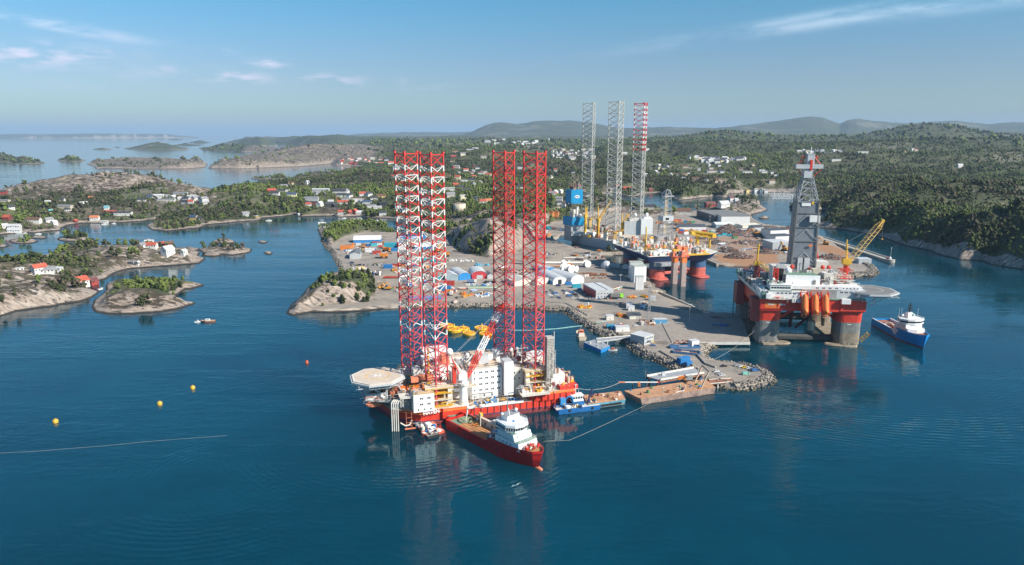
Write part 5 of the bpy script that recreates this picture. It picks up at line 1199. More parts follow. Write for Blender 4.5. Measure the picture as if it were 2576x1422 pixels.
def dark_semi():
 c2, c3, c1 = G(1653, 700), G(1756, 694), G(1602, 668)
 ang = math.atan2(c3[1] - c2[1], c3[0] - c2[0]); f = Frame(c2[0], c2[1], ang)
 root = empty('drilling_rig', 'navy and red semi-submersible rig with white lattice derrick, yellow gantry and pink lifeboats', 'drilling rig', (c2[0], c2[1], 0), ang)
 W = math.hypot(c3[0] - c2[0], c3[1] - c2[1]); AF = mat('coral_antifouling', (.52, .12, .09), .6, 0, .2, .3, (.3, .12, .1)); BLU = mat('column_blue', (.05, .11, .22), .5, 0, .15, .2)
 D_ = 78
 for x in (0, W):
  p = MB(); p.loft([[(a, b, z) for a, b in superellipse(x, D_ / 2, 11 * k, (D_ / 2 + 16) * k, 26, 5)] for k, z in ((.97, -4), (1, .5), (.97, 1.6))], AF); p.build('pontoon', root)
  for y in (2, D_):
   c = MB(); P = superellipse(x, y, 9, 9, 22, 2.3); c.prism(P, 1, 11.5, AF); c.prism(P, 11.5, 24, BLU); c.build('column', root)
 m = MB(); m.beam((6, 4, 5), (W - 6, 4, 5), 2.2, AF, 8); m.beam((6, D_, 5), (W - 6, D_, 5), 2.2, AF, 8); m.beam((0, 10, 5), (0, D_, 5), 2, AF, 8); m.build('brace', root)
 h = MB(); h.prism([(-14, -10), (W + 4, -10), (W + 16, 0), (W + 16, D_ + 12), (-14, D_ + 12)], 21.5, 29, NAVY, [(-20, -14), (W + 6, -16), (W + 24, -2), (W + 24, D_ + 16), (-20, D_ + 16)], GREY)
 h.prism([(-19, -13.5), (W + 6, -15.5), (W + 23.5, -2), (W + 23.5, D_ + 16), (-19, D_ + 16)], 29, 29.6, OFFW); h.bb(W * .5, W + 4, -17, -12, 28.8, 30.2, YELLOW); h.bb(-10, W * .42, -15, -10, 17, 21.5, GREY); h.build('hull', root)
 # pair of tall mooring columns on the near side
 for (px, y0, y1) in ((1695, 713, 634), (1716, 720, 632)):
  a = f.at(px, y0, 0); zt = on_plane_y(px, y1, G(px, y0)[1]).z; t = MB(); s_ = 2.9
  t.bb(a[0] - s_, a[0] + s_, a[1] - s_, a[1] + s_, -2, zt * .68, mat('leg_concrete_pink', (.38, .29, .26), .7, 0, .2, .3)); t.bb(a[0] - s_, a[0] + s_, a[1] - s_, a[1] + s_, zt * .68, zt * .86, ORANGE)
  t.bb(a[0] - 5, a[0] + 5, a[1] - 4, a[1] + 5, zt * .84, zt * .90, mat('coral_red_steel', (.66, .16, .09), .6, 0, .2)); t.bb(a[0] - 4, a[0] + 4, a[1] - 3, a[1] + 4, zt * .90, zt, CORAL); clutter(t, a[0] - 5, a[0] + 5, a[1] - 4, a[1] + 6, zt * .9, 16, [CORAL, ORANGE, REDD, NAVY, OFFW], 5, int(px), .8, 2.5)
  for k in range(5): t.box((a[0] + s_ + .1, a[1] - 1, 3 + k * 2.4), (.5, 1.4, 1), BLACK)
  t.build('mooring_tower', root)
 yb = G(1716, 720)[1]; p = f.at(1700, 640, 20)
 # derrick
 a = f.at(1672, 606, 30); Yd = G(1672, 606, 30)[1]; zt = on_plane_y(1680, 476, Yd).z; zm = on_plane_y(1672, 555, Yd).z
 d = MB(); wb = 14.5; d.truss((a[0], a[1], 29), (a[0], a[1], zm), wb, wb, 9, .5, .28, STEEL, None, wb * .9, wb * .9); d.truss((a[0], a[1], zm + 6), (a[0], a[1], zt - 8), wb * .78, wb * .78, 8, .42, .26, STEEL, None, wb * .6, wb * .6)
 d.bb(a[0] - 7.5, a[0] + 7.5, a[1] - 7.5, a[1] + 7.5, zm, zm + 6.5, LGREY); d.bb(a[0] - 4, a[0] + 1, a[1] - 7.7, a[1] - 7.4, zm + 1.5, zm + 4.5, BLACK)
 d.truss((a[0], a[1], zt - 8), (a[0] + 1.5, a[1], zt), 11, 10, 2, .4, .26, STEEL, None, 3, 3); d.beam((a[0] - 6, a[1] - 5, zt - 9), (a[0] + 8, a[1] - 5, zt - 9), .8, STEEL, 4)
 for k in range(6): d.beam((a[0] - 3 + k, a[1] - 2, 30), (a[0] - 2 + k * .7, a[1] - 1, zt - 10), .2, OFFW if k % 2 else YELLOW, 3)
 d.build('derrick', root)
 b = MB(); x0 = f.on(1641, 612, Yd - 6); x1 = f.on(1679, 592, Yd - 6); b.bb(x0[0], x1[0], a[1] - 16, a[1] + 2, 29.6, x1[2], mat('ribbed_grey', (.38, .38, .38), .6, .1, .1)); b.build('shaker_house', root)
 # yellow gantry
 g = MB(); Yg = G(1760, 625, 28)[1]; A = f.on(1755, 592, Yg); B = f.on(1786, 596, Yg - 4); C_ = f.on(1743, 586, Yg); E_ = f.on(1794, 593, Yg - 4)
 GY_ = mat('gantry_yellow', (.74, .44, .04), .45, 0, .12, .2, (.4, .2, .06))
 g.beam((A[0], A[1], 29), A, 2.3, GY_, 8); g.beam((B[0], B[1], 29), B, 1.3, GY_, 8); g.truss(C_, E_, 4.4, 4.4, 5, 1.2, .7, GY_); g.beam(C_, E_, 1.6, GY_, 4); g.box(C_, (7, 7, 4), GY_); g.box((E_[0], E_[1], E_[2]), (5, 6, 5), GY_); g.beam((A[0], A[1], A[2] - 8), (B[0], B[1], B[2] - 6), .5, GY_, 4); g.build('gantry_crane', root)
 s = MB(); a_ = f.on(1704, 612, Yg - 8); s.path([(a_[0] - 6, a_[1], 29), (a_[0] - 5, a_[1], a_[2]), (a_[0] + 5, a_[1], a_[2] + 1), (a_[0] + 6, a_[1], 29)], 1.2, GY_, 6); s.build('small_gantry', root)
 cr = MB(); p_ = f.on(1625, 606, 830); t_ = f.on(1626, 572, 830); cr.cyl((p_[0], p_[1], 29), 2, 8, YELLOW, 10); cr.beam((p_[0], p_[1], 34), t_, .9, YELLOW, 6); cr.box((p_[0] + 3, p_[1], 38), (5, 4, 4), CORAL); cr.truss((p_[0], p_[1], 38), (p_[0] + 16, p_[1] - 12, 31), 2, 2, 6, .3, .2, YELLOW); cr.build('crane', root)
 for k in range(3):
  lp = f.on(1722 + k * 8.5, 627, Yg - 22); lb = lifeboat(root, (lp[0], lp[1], lp[2]), 13, 0, 0, mat('faded_pink', (.72, .36, .28), .6)); lb.rotation_euler = (0, R(-62), R(100))
  dv = MB()
  for dx in (-2.6, 2.6): dv.beam((lp[0] + dx - 2, lp[1] + 3, lp[2] + 8), (lp[0] + dx + 1, lp[1] - 5, lp[2] - 7), .25, WHITE, 4)
  dv.build('lifeboat_davit', root)
 sd = MB(); dp = f.on(1729, 601, Yg - 6); sd.ball(dp, 2.7, WHITE_CLEAN, 12); sd.cyl((dp[0], dp[1], 30), .6, dp[2] - 32, WHITE, 6); sd.build('satellite_dome', root)
 q = MB(); pal = [OFFW, WHITE, LGREY, GREY, YELLOW, CORAL, COLGREY, TAN, OFFW]
 clutter(q, -18, W + 8, -13, 20, 29.6, 300, pal, 5, 231, .8, 4.5); clutter(q, -18, W + 22, 20, D_ + 14, 29.6, 330, pal, 9, 232, 1, 5); clutter(q, -14, 10, -12, 8, 31, 40, [WHITE, OFFW, BLUE, YELLOW], 5, 233, 1, 4)
 q.bb(-4, 12, -11, 0, 29.6, 35, WHITE); q.bb(-16, -6, -12, -4, 29.6, 35, OFFW); q.bb(14, 22, -12, -6, 29.6, 36, YELLOW); q.truss((W * .62, 6, 29), (W * .62, 6, 46), 6, 6, 5, .25, .18, OFFW); q.truss((W * .8, 20, 29), (W * .8, 20, 48), 5, 5, 5, .25, .18, LGREY)
 q.bb(W * .36, W * .46, -10, -2, 29, 40, CORAL); q.bb(W * .5, W * .58, -12, -4, 29, 38, ORANGE); q.build('deck_equipment', root)
 return root
dark_semi()

# ---------------------------------------------------------------- ships and floating craft
def bearing(a, b): return math.atan2(b[1] - a[1], b[0] - a[0])
def supply_ship_red():
 bow = G(1350, 1176); st = G(1150, 1072); ang = bearing(st, bow); L = math.hypot(bow[0] - st[0], bow[1] - st[1]) + 1.5; cx, cy = (bow[0] + st[0]) / 2, (bow[1] + st[1]) / 2
 root = empty('supply_ship', 'dark red offshore supply ship with white bridge and orange-brown timber cargo deck', 'ship', (cx, cy, 0), ang)
 HR = mat('ship_red', (.54, .022, .022), .35, 0, .1, .15, (.2, .04, .04)); BOOT = mat('boot_dark_red', (.30, .05, .05), .6, 0, .2)
 B = 16.0; h = ship_hull(L, B, 4.6, .30, .22, 1.6, (BOOT, HR, WOODD), .7, 1.5, .04, .96, (.56, 2.9));
 h.build('hull', root)
 b = MB(); b.ball((L / 2 + .6, 0, -.3), 1.5, CORAL, 12, .9, 2.2, .9); b.build('bulbous_bow', root)
 x0 = -L / 2
 c = MB(); c.bb(x0 + 9, x0 + L * .52, -B * .32, B * .30, 4.66, 5.0, WOODD)
 for k in range(5): c.bb(x0 + 9, x0 + L * .52, -B * .32 + k * 2.1 - .06, -B * .32 + k * 2.1 + .06, 5.0, 5.1, mat('dark_plank_gap', (.12, .07, .04), .9))
 for s_ in (-1, 1): c.bb(x0 + 2, x0 + L * .55, s_ * B * .47 - .35, s_ * B * .47 + .35, 4.6, 6.3, HR); c.bb(x0 + 2, x0 + L * .55, s_ * B * .44 - .1, s_ * B * .44 + .1, 4.6, 6.4, mat('brown_timber', (.25, .13, .08), .8))
 c.bb(x0 + 1, x0 + 9, -B * .42, B * .42, 4.66, 4.8, DECKG); c.build('cargo_deck', root)
 # port side trunk with the long cream wall
 t = MB(); t.bb(x0 + 12, x0 + L * .60, B * .34, B * .47, 4.7, 8.6, mat('cream_wall', (.62, .54, .45), .6, 0, .1, .2)); t.bb(x0 + 11, x0 + L * .60, B * .33, B * .34, 8.3, 8.8, mat('brown_timber', (.25, .13, .08))); t.bb(x0 + L * .34, x0 + L * .58, B * .30, B * .50, 8.6, 8.9, GREY); t.bb(x0 + L * .38, x0 + L * .46, B * .36, B * .47, 8.9, 10.6, OFFW)
 to = t.build('side_casing', root); w = Each()
 for k in range(3): w.box((x0 + 15 + k * 6, B * .335, 6.6), (1.1, .12, 1.5), GLASS)
 w.build('window', to)
 # stern gear: curved gantry arms
 g = MB()
 for y, bnd in ((B * .46, 1), (-B * .30, -1)):
  pass
 for s_ in (0, 1): g.path([(x0 + 1 + s_, B * .42, 5), (x0 + 1.5 + s_, B * .42, 8), (x0 + 3 + s_, B * .36, 10.5), (x0 + 6 + s_, B * .25, 11.5)], .3, LGREY, 6)
 g.path([(x0 + 6, B * .25, 11.5), (x0 + 10, -B * .02, 6)], .2, OFFW, 5)
 g.path([(x0 + 15, B * .40, 8.6), (x0 + 16, B * .36, 11), (x0 + 19, B * .22, 11.4), (x0 + 19.5, B * .18, 5.4)], .28, OFFW, 6); g.box((x0 + 15, B * .42, 10), (2, 1.8, 2), YELLOW); g.build('deck_crane', root)
 o = MB()
 rr = random.Random(5)
 for k in range(46): x = x0 + 7 + rr.uniform(0, 12); y = B * .28 - (x - x0 - 7) * .25 + rr.uniform(-2, 2); o.beam((x, y, 5.1), (x + rr.uniform(-2, 2), y + rr.uniform(-2, 2), 5.1 + rr.uniform(.2, 1.2)), .18, rr.choice([ORANGE, YELLOW, RUSTM, DECKG]), 4)
 o.build('chain_heap', root)
 dk = MB()
 for (cx_, cy_, r_) in ((x0 + 6.5, B * .12, 4.6), (x0 - 7, B * .1, 5.2)):
  dk.cyl((cx_, cy_, 5.2), r_, .5, mat('mossy_green_lid', (.20, .26, .17), .8, 0, .3, .5, (.3, .3, .25)), 14, r_ * .9)
  if cx_ < x0: dk.prism([(x0 - 10, -B * .2), (x0, -B * .2), (x0, B * .4), (x0 - 10, B * .4)], 1.0, 4.9, REDP)
 dk.build('green_hatch', root)
 # winches between deck and house
 wn_ = MB(); clutter(wn_, x0 + L * .53, x0 + L * .60, -B * .42, B * .35, 6.5, 44, [LGREY, GREY, WHITE, COLGREY], 4, 241, .5, 2); wn_.beam((x0 + L * .535, -B * .2, 8.6), (x0 + L * .535, B * .1, 8.6), 1.7, mat('winch_blue', (.16, .33, .52), .5), 14, None, True); wn_.build('winch', root)
 # forecastle house and bridge
 HB = x0 + L * .635; s = MB(); WB = mat('house_white', (.78, .80, .80), .4, 0, .05, .1, (.5, .45, .4))
 s.prism([(HB, -B * .46), (HB + 19, -B * .42), (HB + 20, 0), (HB + 19, B * .42), (HB, B * .46)], 8.2, 12.2, WB, [(HB, -B * .44), (HB + 18, -B * .40), (HB + 18.6, 0), (HB + 18, B * .40), (HB, B * .44)], DECKG)
 s.prism([(HB + 1, -B * .40), (HB + 15, -B * .38), (HB + 15, B * .38), (HB + 1, B * .40)], 12.2, 15.6, WB, [(HB + 1, -B * .40), (HB + 13.4, -B * .38), (HB + 13.4, B * .38), (HB + 1, B * .40)], DECKG)
 s.rail([(HB + 1, -B * .42, 12.2), (HB + 18, -B * .39, 12.2), (HB + 18, B * .39, 12.2), (HB + 1, B * .42, 12.2)], WHITE, 1.1, None, .07, 1.8); s.rail([(HB, -B * .45, 15.6), (HB + 12, -B * .42, 15.6), (HB + 14, 0, 15.6), (HB + 12, B * .42, 15.6)], DECKG, 1.0, None, .07, 1.8)
 s.bb(HB, HB + 2, -B * .44, B * .44, 15.6, 15.9, DECKG); so = s.build('superstructure', root)
 w = Each(); side_windows(w, HB + 2, HB + 14, -B * .445, 10.4, 4, .6, .7); end_windows(w, -B * .3, B * .3, HB + 14.3, 14, 4, .6, .6); w.build('window', so)
 pb = [(HB, -B * .38), (HB + 9, -B * .44), (HB + 13, -B * .26), (HB + 14, 0), (HB + 13, B * .26), (HB + 9, B * .44), (HB, B * .38)]
 gl = [(HB + 6 + (x - HB - 6) * 1.05, y * 1.05) for x, y in pb]; m = MB(); m.prism(pb, 15.9, 17.2, WB); m.prism([(HB + 6 + (x - HB - 6) * .985, y * .985) for x, y in gl], 17.2, 18.8, GLASS); m.prism([(HB + 6 + (x - HB - 6) * 1.03, y * 1.03) for x, y in gl], 18.8, 20.1, WB)
 for k in range(7):
  a_, b_ = gl[k], gl[(k + 1) % 7]; n = max(2, int(math.hypot(a_[0] - b_[0], a_[1] - b_[1]) / 1.25))
  for i in range(n): t_ = i / n; m.beam((a_[0] + (b_[0] - a_[0]) * t_, a_[1] + (b_[1] - a_[1]) * t_, 17.2), (a_[0] + (b_[0] - a_[0]) * t_, a_[1] + (b_[1] - a_[1]) * t_, 18.8), .13, WB, 4)
 m.rail([(x, y, 20.1) for x, y in gl], WHITE, 1.1, None, .07, 1.6, True); m.build('wheelhouse', root)
 u = MB(); u.bb(HB + .5, HB + 6, -B * .22, B * .30, 20.1, 23, WB); u.bb(HB + .3, HB + 6.2, -B * .24, B * .32, 23, 23.2, GREY); u.ball((HB + 4, B * .26, 24.4), 1.0, WHITE_CLEAN, 10); u.ball((HB + 3, -B * .3, 24), .8, WHITE_CLEAN, 10); u.ball((HB + 8, -1, 20.6), .7, BLUE, 8)
 u.beam((HB + 2, 0, 23), (HB + 2, 0, 33), .22, GREY, 5); u.beam((HB + 2, -2.2, 29), (HB + 2, 2.2, 29), .15, GREY, 4); u.beam((HB + 2, -1.5, 31), (HB + 2, 1.5, 31), .15, BLACK, 4); u.beam((HB + 6.5, -2, 20), (HB + 5, -2, 27), .2, WHITE, 4)
 for k, (y, z) in enumerate(((-5, 28), (-3, 30), (4, 29), (5.5, 27), (2.6, 31))): u.beam((HB + 1 + k * .3, y, 20), (HB + 1 + k * .3, y, z), .09, COLGREY if k % 2 else WHITE, 3)
 u.build('mast', root)
 fw = MB(); clutter(fw, HB + 19.5, L / 2 - 3.5, -B * .25, B * .25, 9.4, 34, [REDP, REDP, REDD, DECKG, OFFW], 1.8, 242, .5, 1.6); fw.bb(HB + 19, L / 2 - 4, -B * .22, B * .22, 9.35, 9.45, DECKG); fw.build('anchor_windlass', root)
 fe = MB()
 for k in range(8): x = x0 + L * (.18 + .07 * k); fe.box((x, -B * .5 - .02, 4.6), (.25, .15, 3.2), REDD)
 for k in (2.2, 5.5): fe.box((x0 + L * (.12 * k), -B * .5 - .05, 3.6), (2.2, .15, 1.6), REDD)
 fe.build('fender_strip', root)
 nm = MB(); [nm.box((x0 + L * .76 + k * .95, -B * .46 + k * .13, 8.4), (.5 + .2 * (k % 3 == 1), .5, .6), WHITE) for k in range(9) if k != 3]; nm.build('name_marks', root)
 return root
supply_ship_red()
def supply_ship_blue():
 bow = G(2321, 876); st = G(2214, 818); ang = bearing(st, bow); L = math.hypot(bow[0] - st[0], bow[1] - st[1]); cx, cy = (bow[0] + st[0]) / 2, (bow[1] + st[1]) / 2
 root = empty('supply_ship', 'bright blue offshore supply ship with white bridge steaming clear of the rig', 'ship', (cx, cy, 0), ang)
 HB_ = mat('ship_blue', (.008, .26, .66), .35, 0, .06); B = 17.5; x0 = -L / 2
 h = ship_hull(L, B, 4.8, .34, .20, 2.0, (REDD, HB_, RUSTM), 1.0, 1.6, .05, .95, (.60, 3.4)); h.build('hull', root)
 p = MB(); Wt = mat('swoosh_white', (.72, .76, .80), .4)
 for s_ in (-1, 1):
  pts = [(x0 + L * .50, 6.6), (x0 + L * .58, 3.6), (x0 + L * .70, 2.4), (x0 + L * .80, 3.2), (x0 + L * .76, 6.0), (x0 + L * .66, 8.6), (x0 + L * .60, 9.4)]
  vs = []
  for (x, z) in pts: t = (x - x0) / L; hw = h.half(t, min(1, max(0, (z + 2.5) / (h.deck(t) + 2.5)))); vs.append((x, s_ * (hw + .12), z))
  p.add(vs, [tuple(range(len(vs)))], Wt)
 p.build('paint_panel', root)
 c = MB(); c.bb(x0 + 2, x0 + L * .54, -B * .42, B * .42, 4.86, 5.0, mat('red_brown_deck', (.30, .12, .08), .8, 0, .25, .4));
 for s_ in (-1, 1): c.bb(x0 + 1, x0 + L * .56, s_ * B * .455 - .5, s_ * B * .455 + .5, 4.8, 6.9, Wt)
 clutter(c, x0 + L * .18, x0 + L * .5, -B * .3, B * .3, 5, 30, [ORANGE, REDD, COLGREY, WHITE, RUSTM, NAVY], 2.6, 251, 1.2, 4, .1); c.build('cargo_deck', root)
 s = MB(); H_ = x0 + L * .60; s.prism([(H_ - 4, -B * .44), (H_ + 16, -B * .40), (H_ + 17, 0), (H_ + 16, B * .40), (H_ - 4, B * .44)], 8, 12.4, WHITE_CLEAN); s.bb(H_, H_ + 12, -B * .38, B * .38, 12.4, 15.2, WHITE_CLEAN); s.rail([(H_ - 3, -B * .44, 12.4), (H_ + 15, -B * .4, 12.4), (H_ + 15, B * .4, 12.4)], WHITE, 1.1, None, .08, 2)
 so = s.build('superstructure', root); w = Each(); side_windows(w, H_, H_ + 14, -B * .43, 10.2, 4, .7, .7); w.build('window', so)
 pb = [(H_ - 1, -B * .42), (H_ + 8, -B * .56), (H_ + 12, -B * .3), (H_ + 13, 0), (H_ + 12, B * .3), (H_ + 8, B * .56), (H_ - 1, B * .42)]; m = MB(); m.prism(pb, 15.2, 16.5, WHITE_CLEAN); m.prism([(H_ + 5 + (x - H_ - 5) * .98, y * .98) for x, y in pb], 16.5, 18, GLASS); m.prism([(H_ + 5 + (x - H_ - 5) * 1.02, y * 1.02) for x, y in pb], 18, 19.4, WHITE_CLEAN); m.rail([(x, y, 19.4) for x, y in pb], WHITE, 1.1, None, .08, 1.8, True); m.build('wheelhouse', root)
 u = MB(); u.prism([(H_, -4), (H_ + 7, -3), (H_ + 7, 3), (H_, 4)], 19.4, 23.5, WHITE_CLEAN, [(H_ + 1, -2), (H_ + 5, -2), (H_ + 5, 2), (H_ + 1, 2)]); u.beam((H_ + 3, 0, 23), (H_ + 3, 0, 32), .5, BLACK, 5, .25)
 for z, w_ in ((25.5, 4.4), (27.4, 3.2), (29.4, 2.4)): u.box((H_ + 3, 0, z), (1.2, w_, .8), BLACK)
 for y in (-8, -6, 7.5): u.beam((H_ + 2, y, 19), (H_ + 2, y, 27), .1, WHITE, 3)
 u.ball((H_ + 3, -5.5, 21), 1.1, WHITE_CLEAN, 10); u.ball((H_ + 6, 2, 22), 1.1, mat('pale_green_dome', (.5, .66, .6), .4), 10); u.build('mast', root)
 return root
supply_ship_blue()
def barge(name, label, cat, cnr, z, mats, seed, n, pal, extra=None, rake=.0):
 """flat barge from its four deck corners at height z"""
 P = [G(x, y, z) for x, y in cnr]; a, b = P[0], P[1]; ang = bearing(a, b); f = Frame(a[0], a[1], ang); pl = [f.loc(*q) for q in P]
 root = empty(name, label, cat, (a[0], a[1], 0), ang); m = MB(); cx = sum(q[0] for q in pl) / 4; cy = sum(q[1] for q in pl) / 4
 lo = [(cx + (x - cx) * (1 - rake), cy + (y - cy) * .995) for x, y in pl]
 m.prism(lo, -1.2, z * .35, mats[0], [(l[0] + (p_[0] - l[0]) * .5, l[1] + (p_[1] - l[1]) * .5) for l, p_ in zip(lo, pl)]); m.prism([(l[0] + (p_[0] - l[0]) * .5, l[1] + (p_[1] - l[1]) * .5) for l, p_ in zip(lo, pl)], z * .35, z, mats[1], pl, mats[2]); m.build('hull', root)
 q = MB(); x0, x1 = min(p_[0] for p_ in pl) + 2, max(p_[0] for p_ in pl) - 2; y0, y1 = max(pl[0][1], pl[1][1]) + 1, min(pl[2][1], pl[3][1]) - 1
 for k in range(n): c_ = MB(); clutter(c_, x0, x1, y0, y1, z, 1, pal, 1.8, seed * 50 + k, .6, 1.8, 0); c_.build('deck_cargo', root)
 q.box((x0 + 1, y0, z + .3), (.6, .6, .6), mats[1]); q.build('deck_equipment', root)
 if extra: extra(root, f, pl)
 return root, f, pl
RBD = mat('rust_orange_deck', (.50, .27, .15), .85, 0, .22, .6, (.26, .15, .10)); RBS = mat('scraped_barge_side', (.30, .20, .16), .75, 0, .4, .8, (.46, .42, .40))
def ex1(root, f, pl):
 m = MB()
 m.beam((pl[1][0] * .46, 1, 4.4), (pl[1][0] * .58, 1, 4.8), .3, OFFW, 6); m.build('handrail_pipe', root)
 g = MB(); x = pl[1][0] * .80
 for y in (2, 14): g.beam((x + y * .3, y, 3), (x + 6 + y * .3, y, 15), .55, TAN, 5)
 g.beam((x + 6.6, 2, 15), (x + 10.2, 14, 15), .5, COLGREY, 5); g.build('tilted_frame', root)
 l = MB()
 for x in (pl[1][0] * .30, pl[1][0] * .52): l.beam((x, 1, 3), (x, 1, 9), .18, OFFW, 4); l.box((x, 1, 9), (1, .4, .3), OFFW)
 l.build('light_mast', root)
barge('cargo_barge', 'long rust-orange flat barge with scraped sides moored at the ramp', 'barge', [(1612, 1004), (1801, 975), (1774, 953), (1570, 983)], 4.0, (RBS, RBS, RBD), 261, 16, [GREEN, NAVY, RUSTM, OFFW, BLUE, TAN], ex1, .05)
def tyres(root, pl):
 m = MB(); n = 14
 for k in range(n): m.cyl((2 + k * (pl[1][0] - 4) / n, -.35, 1.0), .75, .01, BLACK, 8)
 t = MB()
 for k in range(n):
  x = 2 + k * (pl[1][0] - 4) / n; t.beam((x, -.35, 1.3), (x, .1, 1.3), .8, BLACK, 10, None, True)
 t.build('tyre_fender', root)
barge('cargo_barge', 'small orange-decked barge with teal striped side and tyre fenders beside the blue workboat', 'barge', [(1480, 1018), (1574, 1005), (1562, 984), (1466, 994)], 3.2, (mat('brown_teal_side', (.22, .30, .32), .7, 0, .3, .7, (.30, .20, .14)), mat('teal_side', (.10, .32, .42), .6, 0, .3, .7, (.34, .22, .15)), RBD), 262, 12, [GREEN, RUSTM, OFFW, REDD], lambda r, f, pl: tyres(r, pl), .08)
def ex2(root, f, pl):
 m = MB(); x = pl[1][0] * .72; m.bb(x, x + 5, 1, 5, 2.6, 5.2, OFFW)
 for k in range(5): m.bb(x - .1, x + 5.1, .95, 1, 2.8 + k * .5, 3.0 + k * .5, GREY)
 m.build('deck_cabin', root)
barge('pontoon', 'blue-sided grey pontoon under the outer end of the small bridge', 'pontoon', [(1512, 880), (1535, 870), (1500, 853), (1468, 861)], 3.0, (MIDBLUE, MIDBLUE, GREY), 263, 4, [OFFW, GREY], None, 0)
def workboat_blue():
 a = G(1396, 1043); b = G(1506, 1030); ang = bearing(a, b); L = math.hypot(b[0] - a[0], b[1] - a[1]); cx, cy = (a[0] + b[0]) / 2, (a[1] + b[1]) / 2 + 4
 root = empty('workboat', 'blue multi-purpose workboat with white wheelhouse and folded blue deck crane', 'boat', (cx, cy, 0), ang); DB = mat('workboat_blue', (.015, .13, .36), .4, 0, .12, .2)
 m = MB(); B = 10; pl = [(-L / 2, -B / 2 + 1), (-L / 2 + 1, -B / 2), (L / 2 - 1, -B / 2), (L / 2, -B / 2 + 1), (L / 2, B / 2), (-L / 2, B / 2)]; m.prism([(x * .97, y * .97) for x, y in pl], -1, .8, DB, pl); m.prism(pl, .8, 2.6, DB, None, OFFW)
 m.bb(-L / 2 + .2, L / 2 - .2, -B / 2, -B / 2 + .25, 2.6, 3.2, DB)
 for x in (-L * .22, L * .3): m.beam((x, -B / 2 - .3, 1.9), (x, -B / 2, 1.9), .9, BLACK, 10, None, True)
 m.build('hull', root)
 w = MB(); w.bb(-3, 5, -.5, 4, 2.6, 5.6, DB); w.bb(-3.5, 4.5, -.8, 4.2, 5.6, 6.4, WHITE_CLEAN); w.bb(-3, 4, -.6, 4, 6.4, 9.2, WHITE_CLEAN); w.bb(-3.6, 4.6, -1, 4.4, 9.2, 9.5, WHITE_CLEAN); wo_ = w.build('wheelhouse', root)
 g = Each(); side_windows(g, -2.8, 3.8, -.6, 7.9, 4, 1.2, 1.3); g.build('window', wo_)
 u = MB(); u.beam((0, 2, 9.4), (0, 2, 16), .2, WHITE, 5); u.beam((-1.5, 2, 13), (1.5, 2, 13), .12, WHITE, 4); u.box((0, 2, 15.6), (1.6, .4, .3), WHITE); u.beam((2, 2, 9.4), (2, 2, 13), .12, WHITE, 4); u.build('mast', root)
 c = MB(); c.box((-9.5, 0, 6.6), (3.4, 3, 4), mat('crane_blue', (.05, .26, .55), .4, 0, .1)); c.cyl((-8, 0, 2.6), 1.2, 3, DB, 10); CB = mat('crane_blue', (.05, .26, .55)); c.path([(-8, 0, 7), (-6, -.5, 9.5), (-3.5, -1, 9), (-2.6, -1.5, 5)], .55, CB, 5); c.path([(-7, 1, 6), (-4, .4, 8), (-1, -1.4, 3.5)], .4, NAVY, 5); c.build('deck_crane', root)
 d = MB(); d.cyl((8.5, 1, 2.6), 1, 2.4, NAVY, 10); d.path([(8.5, 1, 5), (9.5, 1, 9), (11, .6, 13)], .6, NAVY, 5); d.path([(11, .6, 13), (10, .6, 8), (12, .6, 8.5)], .4, NAVY, 5); d.build('knuckle_crane', root)
 q = MB(); clutter(q, -L / 2 + 2, 2, -B / 2 + .8, B / 2 - 1, 2.6, 26, [NAVY, DB, YELLOW, BLACK, WHITE, BLUE, OFFW], 2.4, 271, .6, 1.8); clutter(q, 5, L / 2 - 1, -1, B / 2 - 1, 2.6, 8, [NAVY, GREEN, OFFW], 1.6, 272, .5, 1.2); q.build('deck_equipment', root)
workboat_blue()
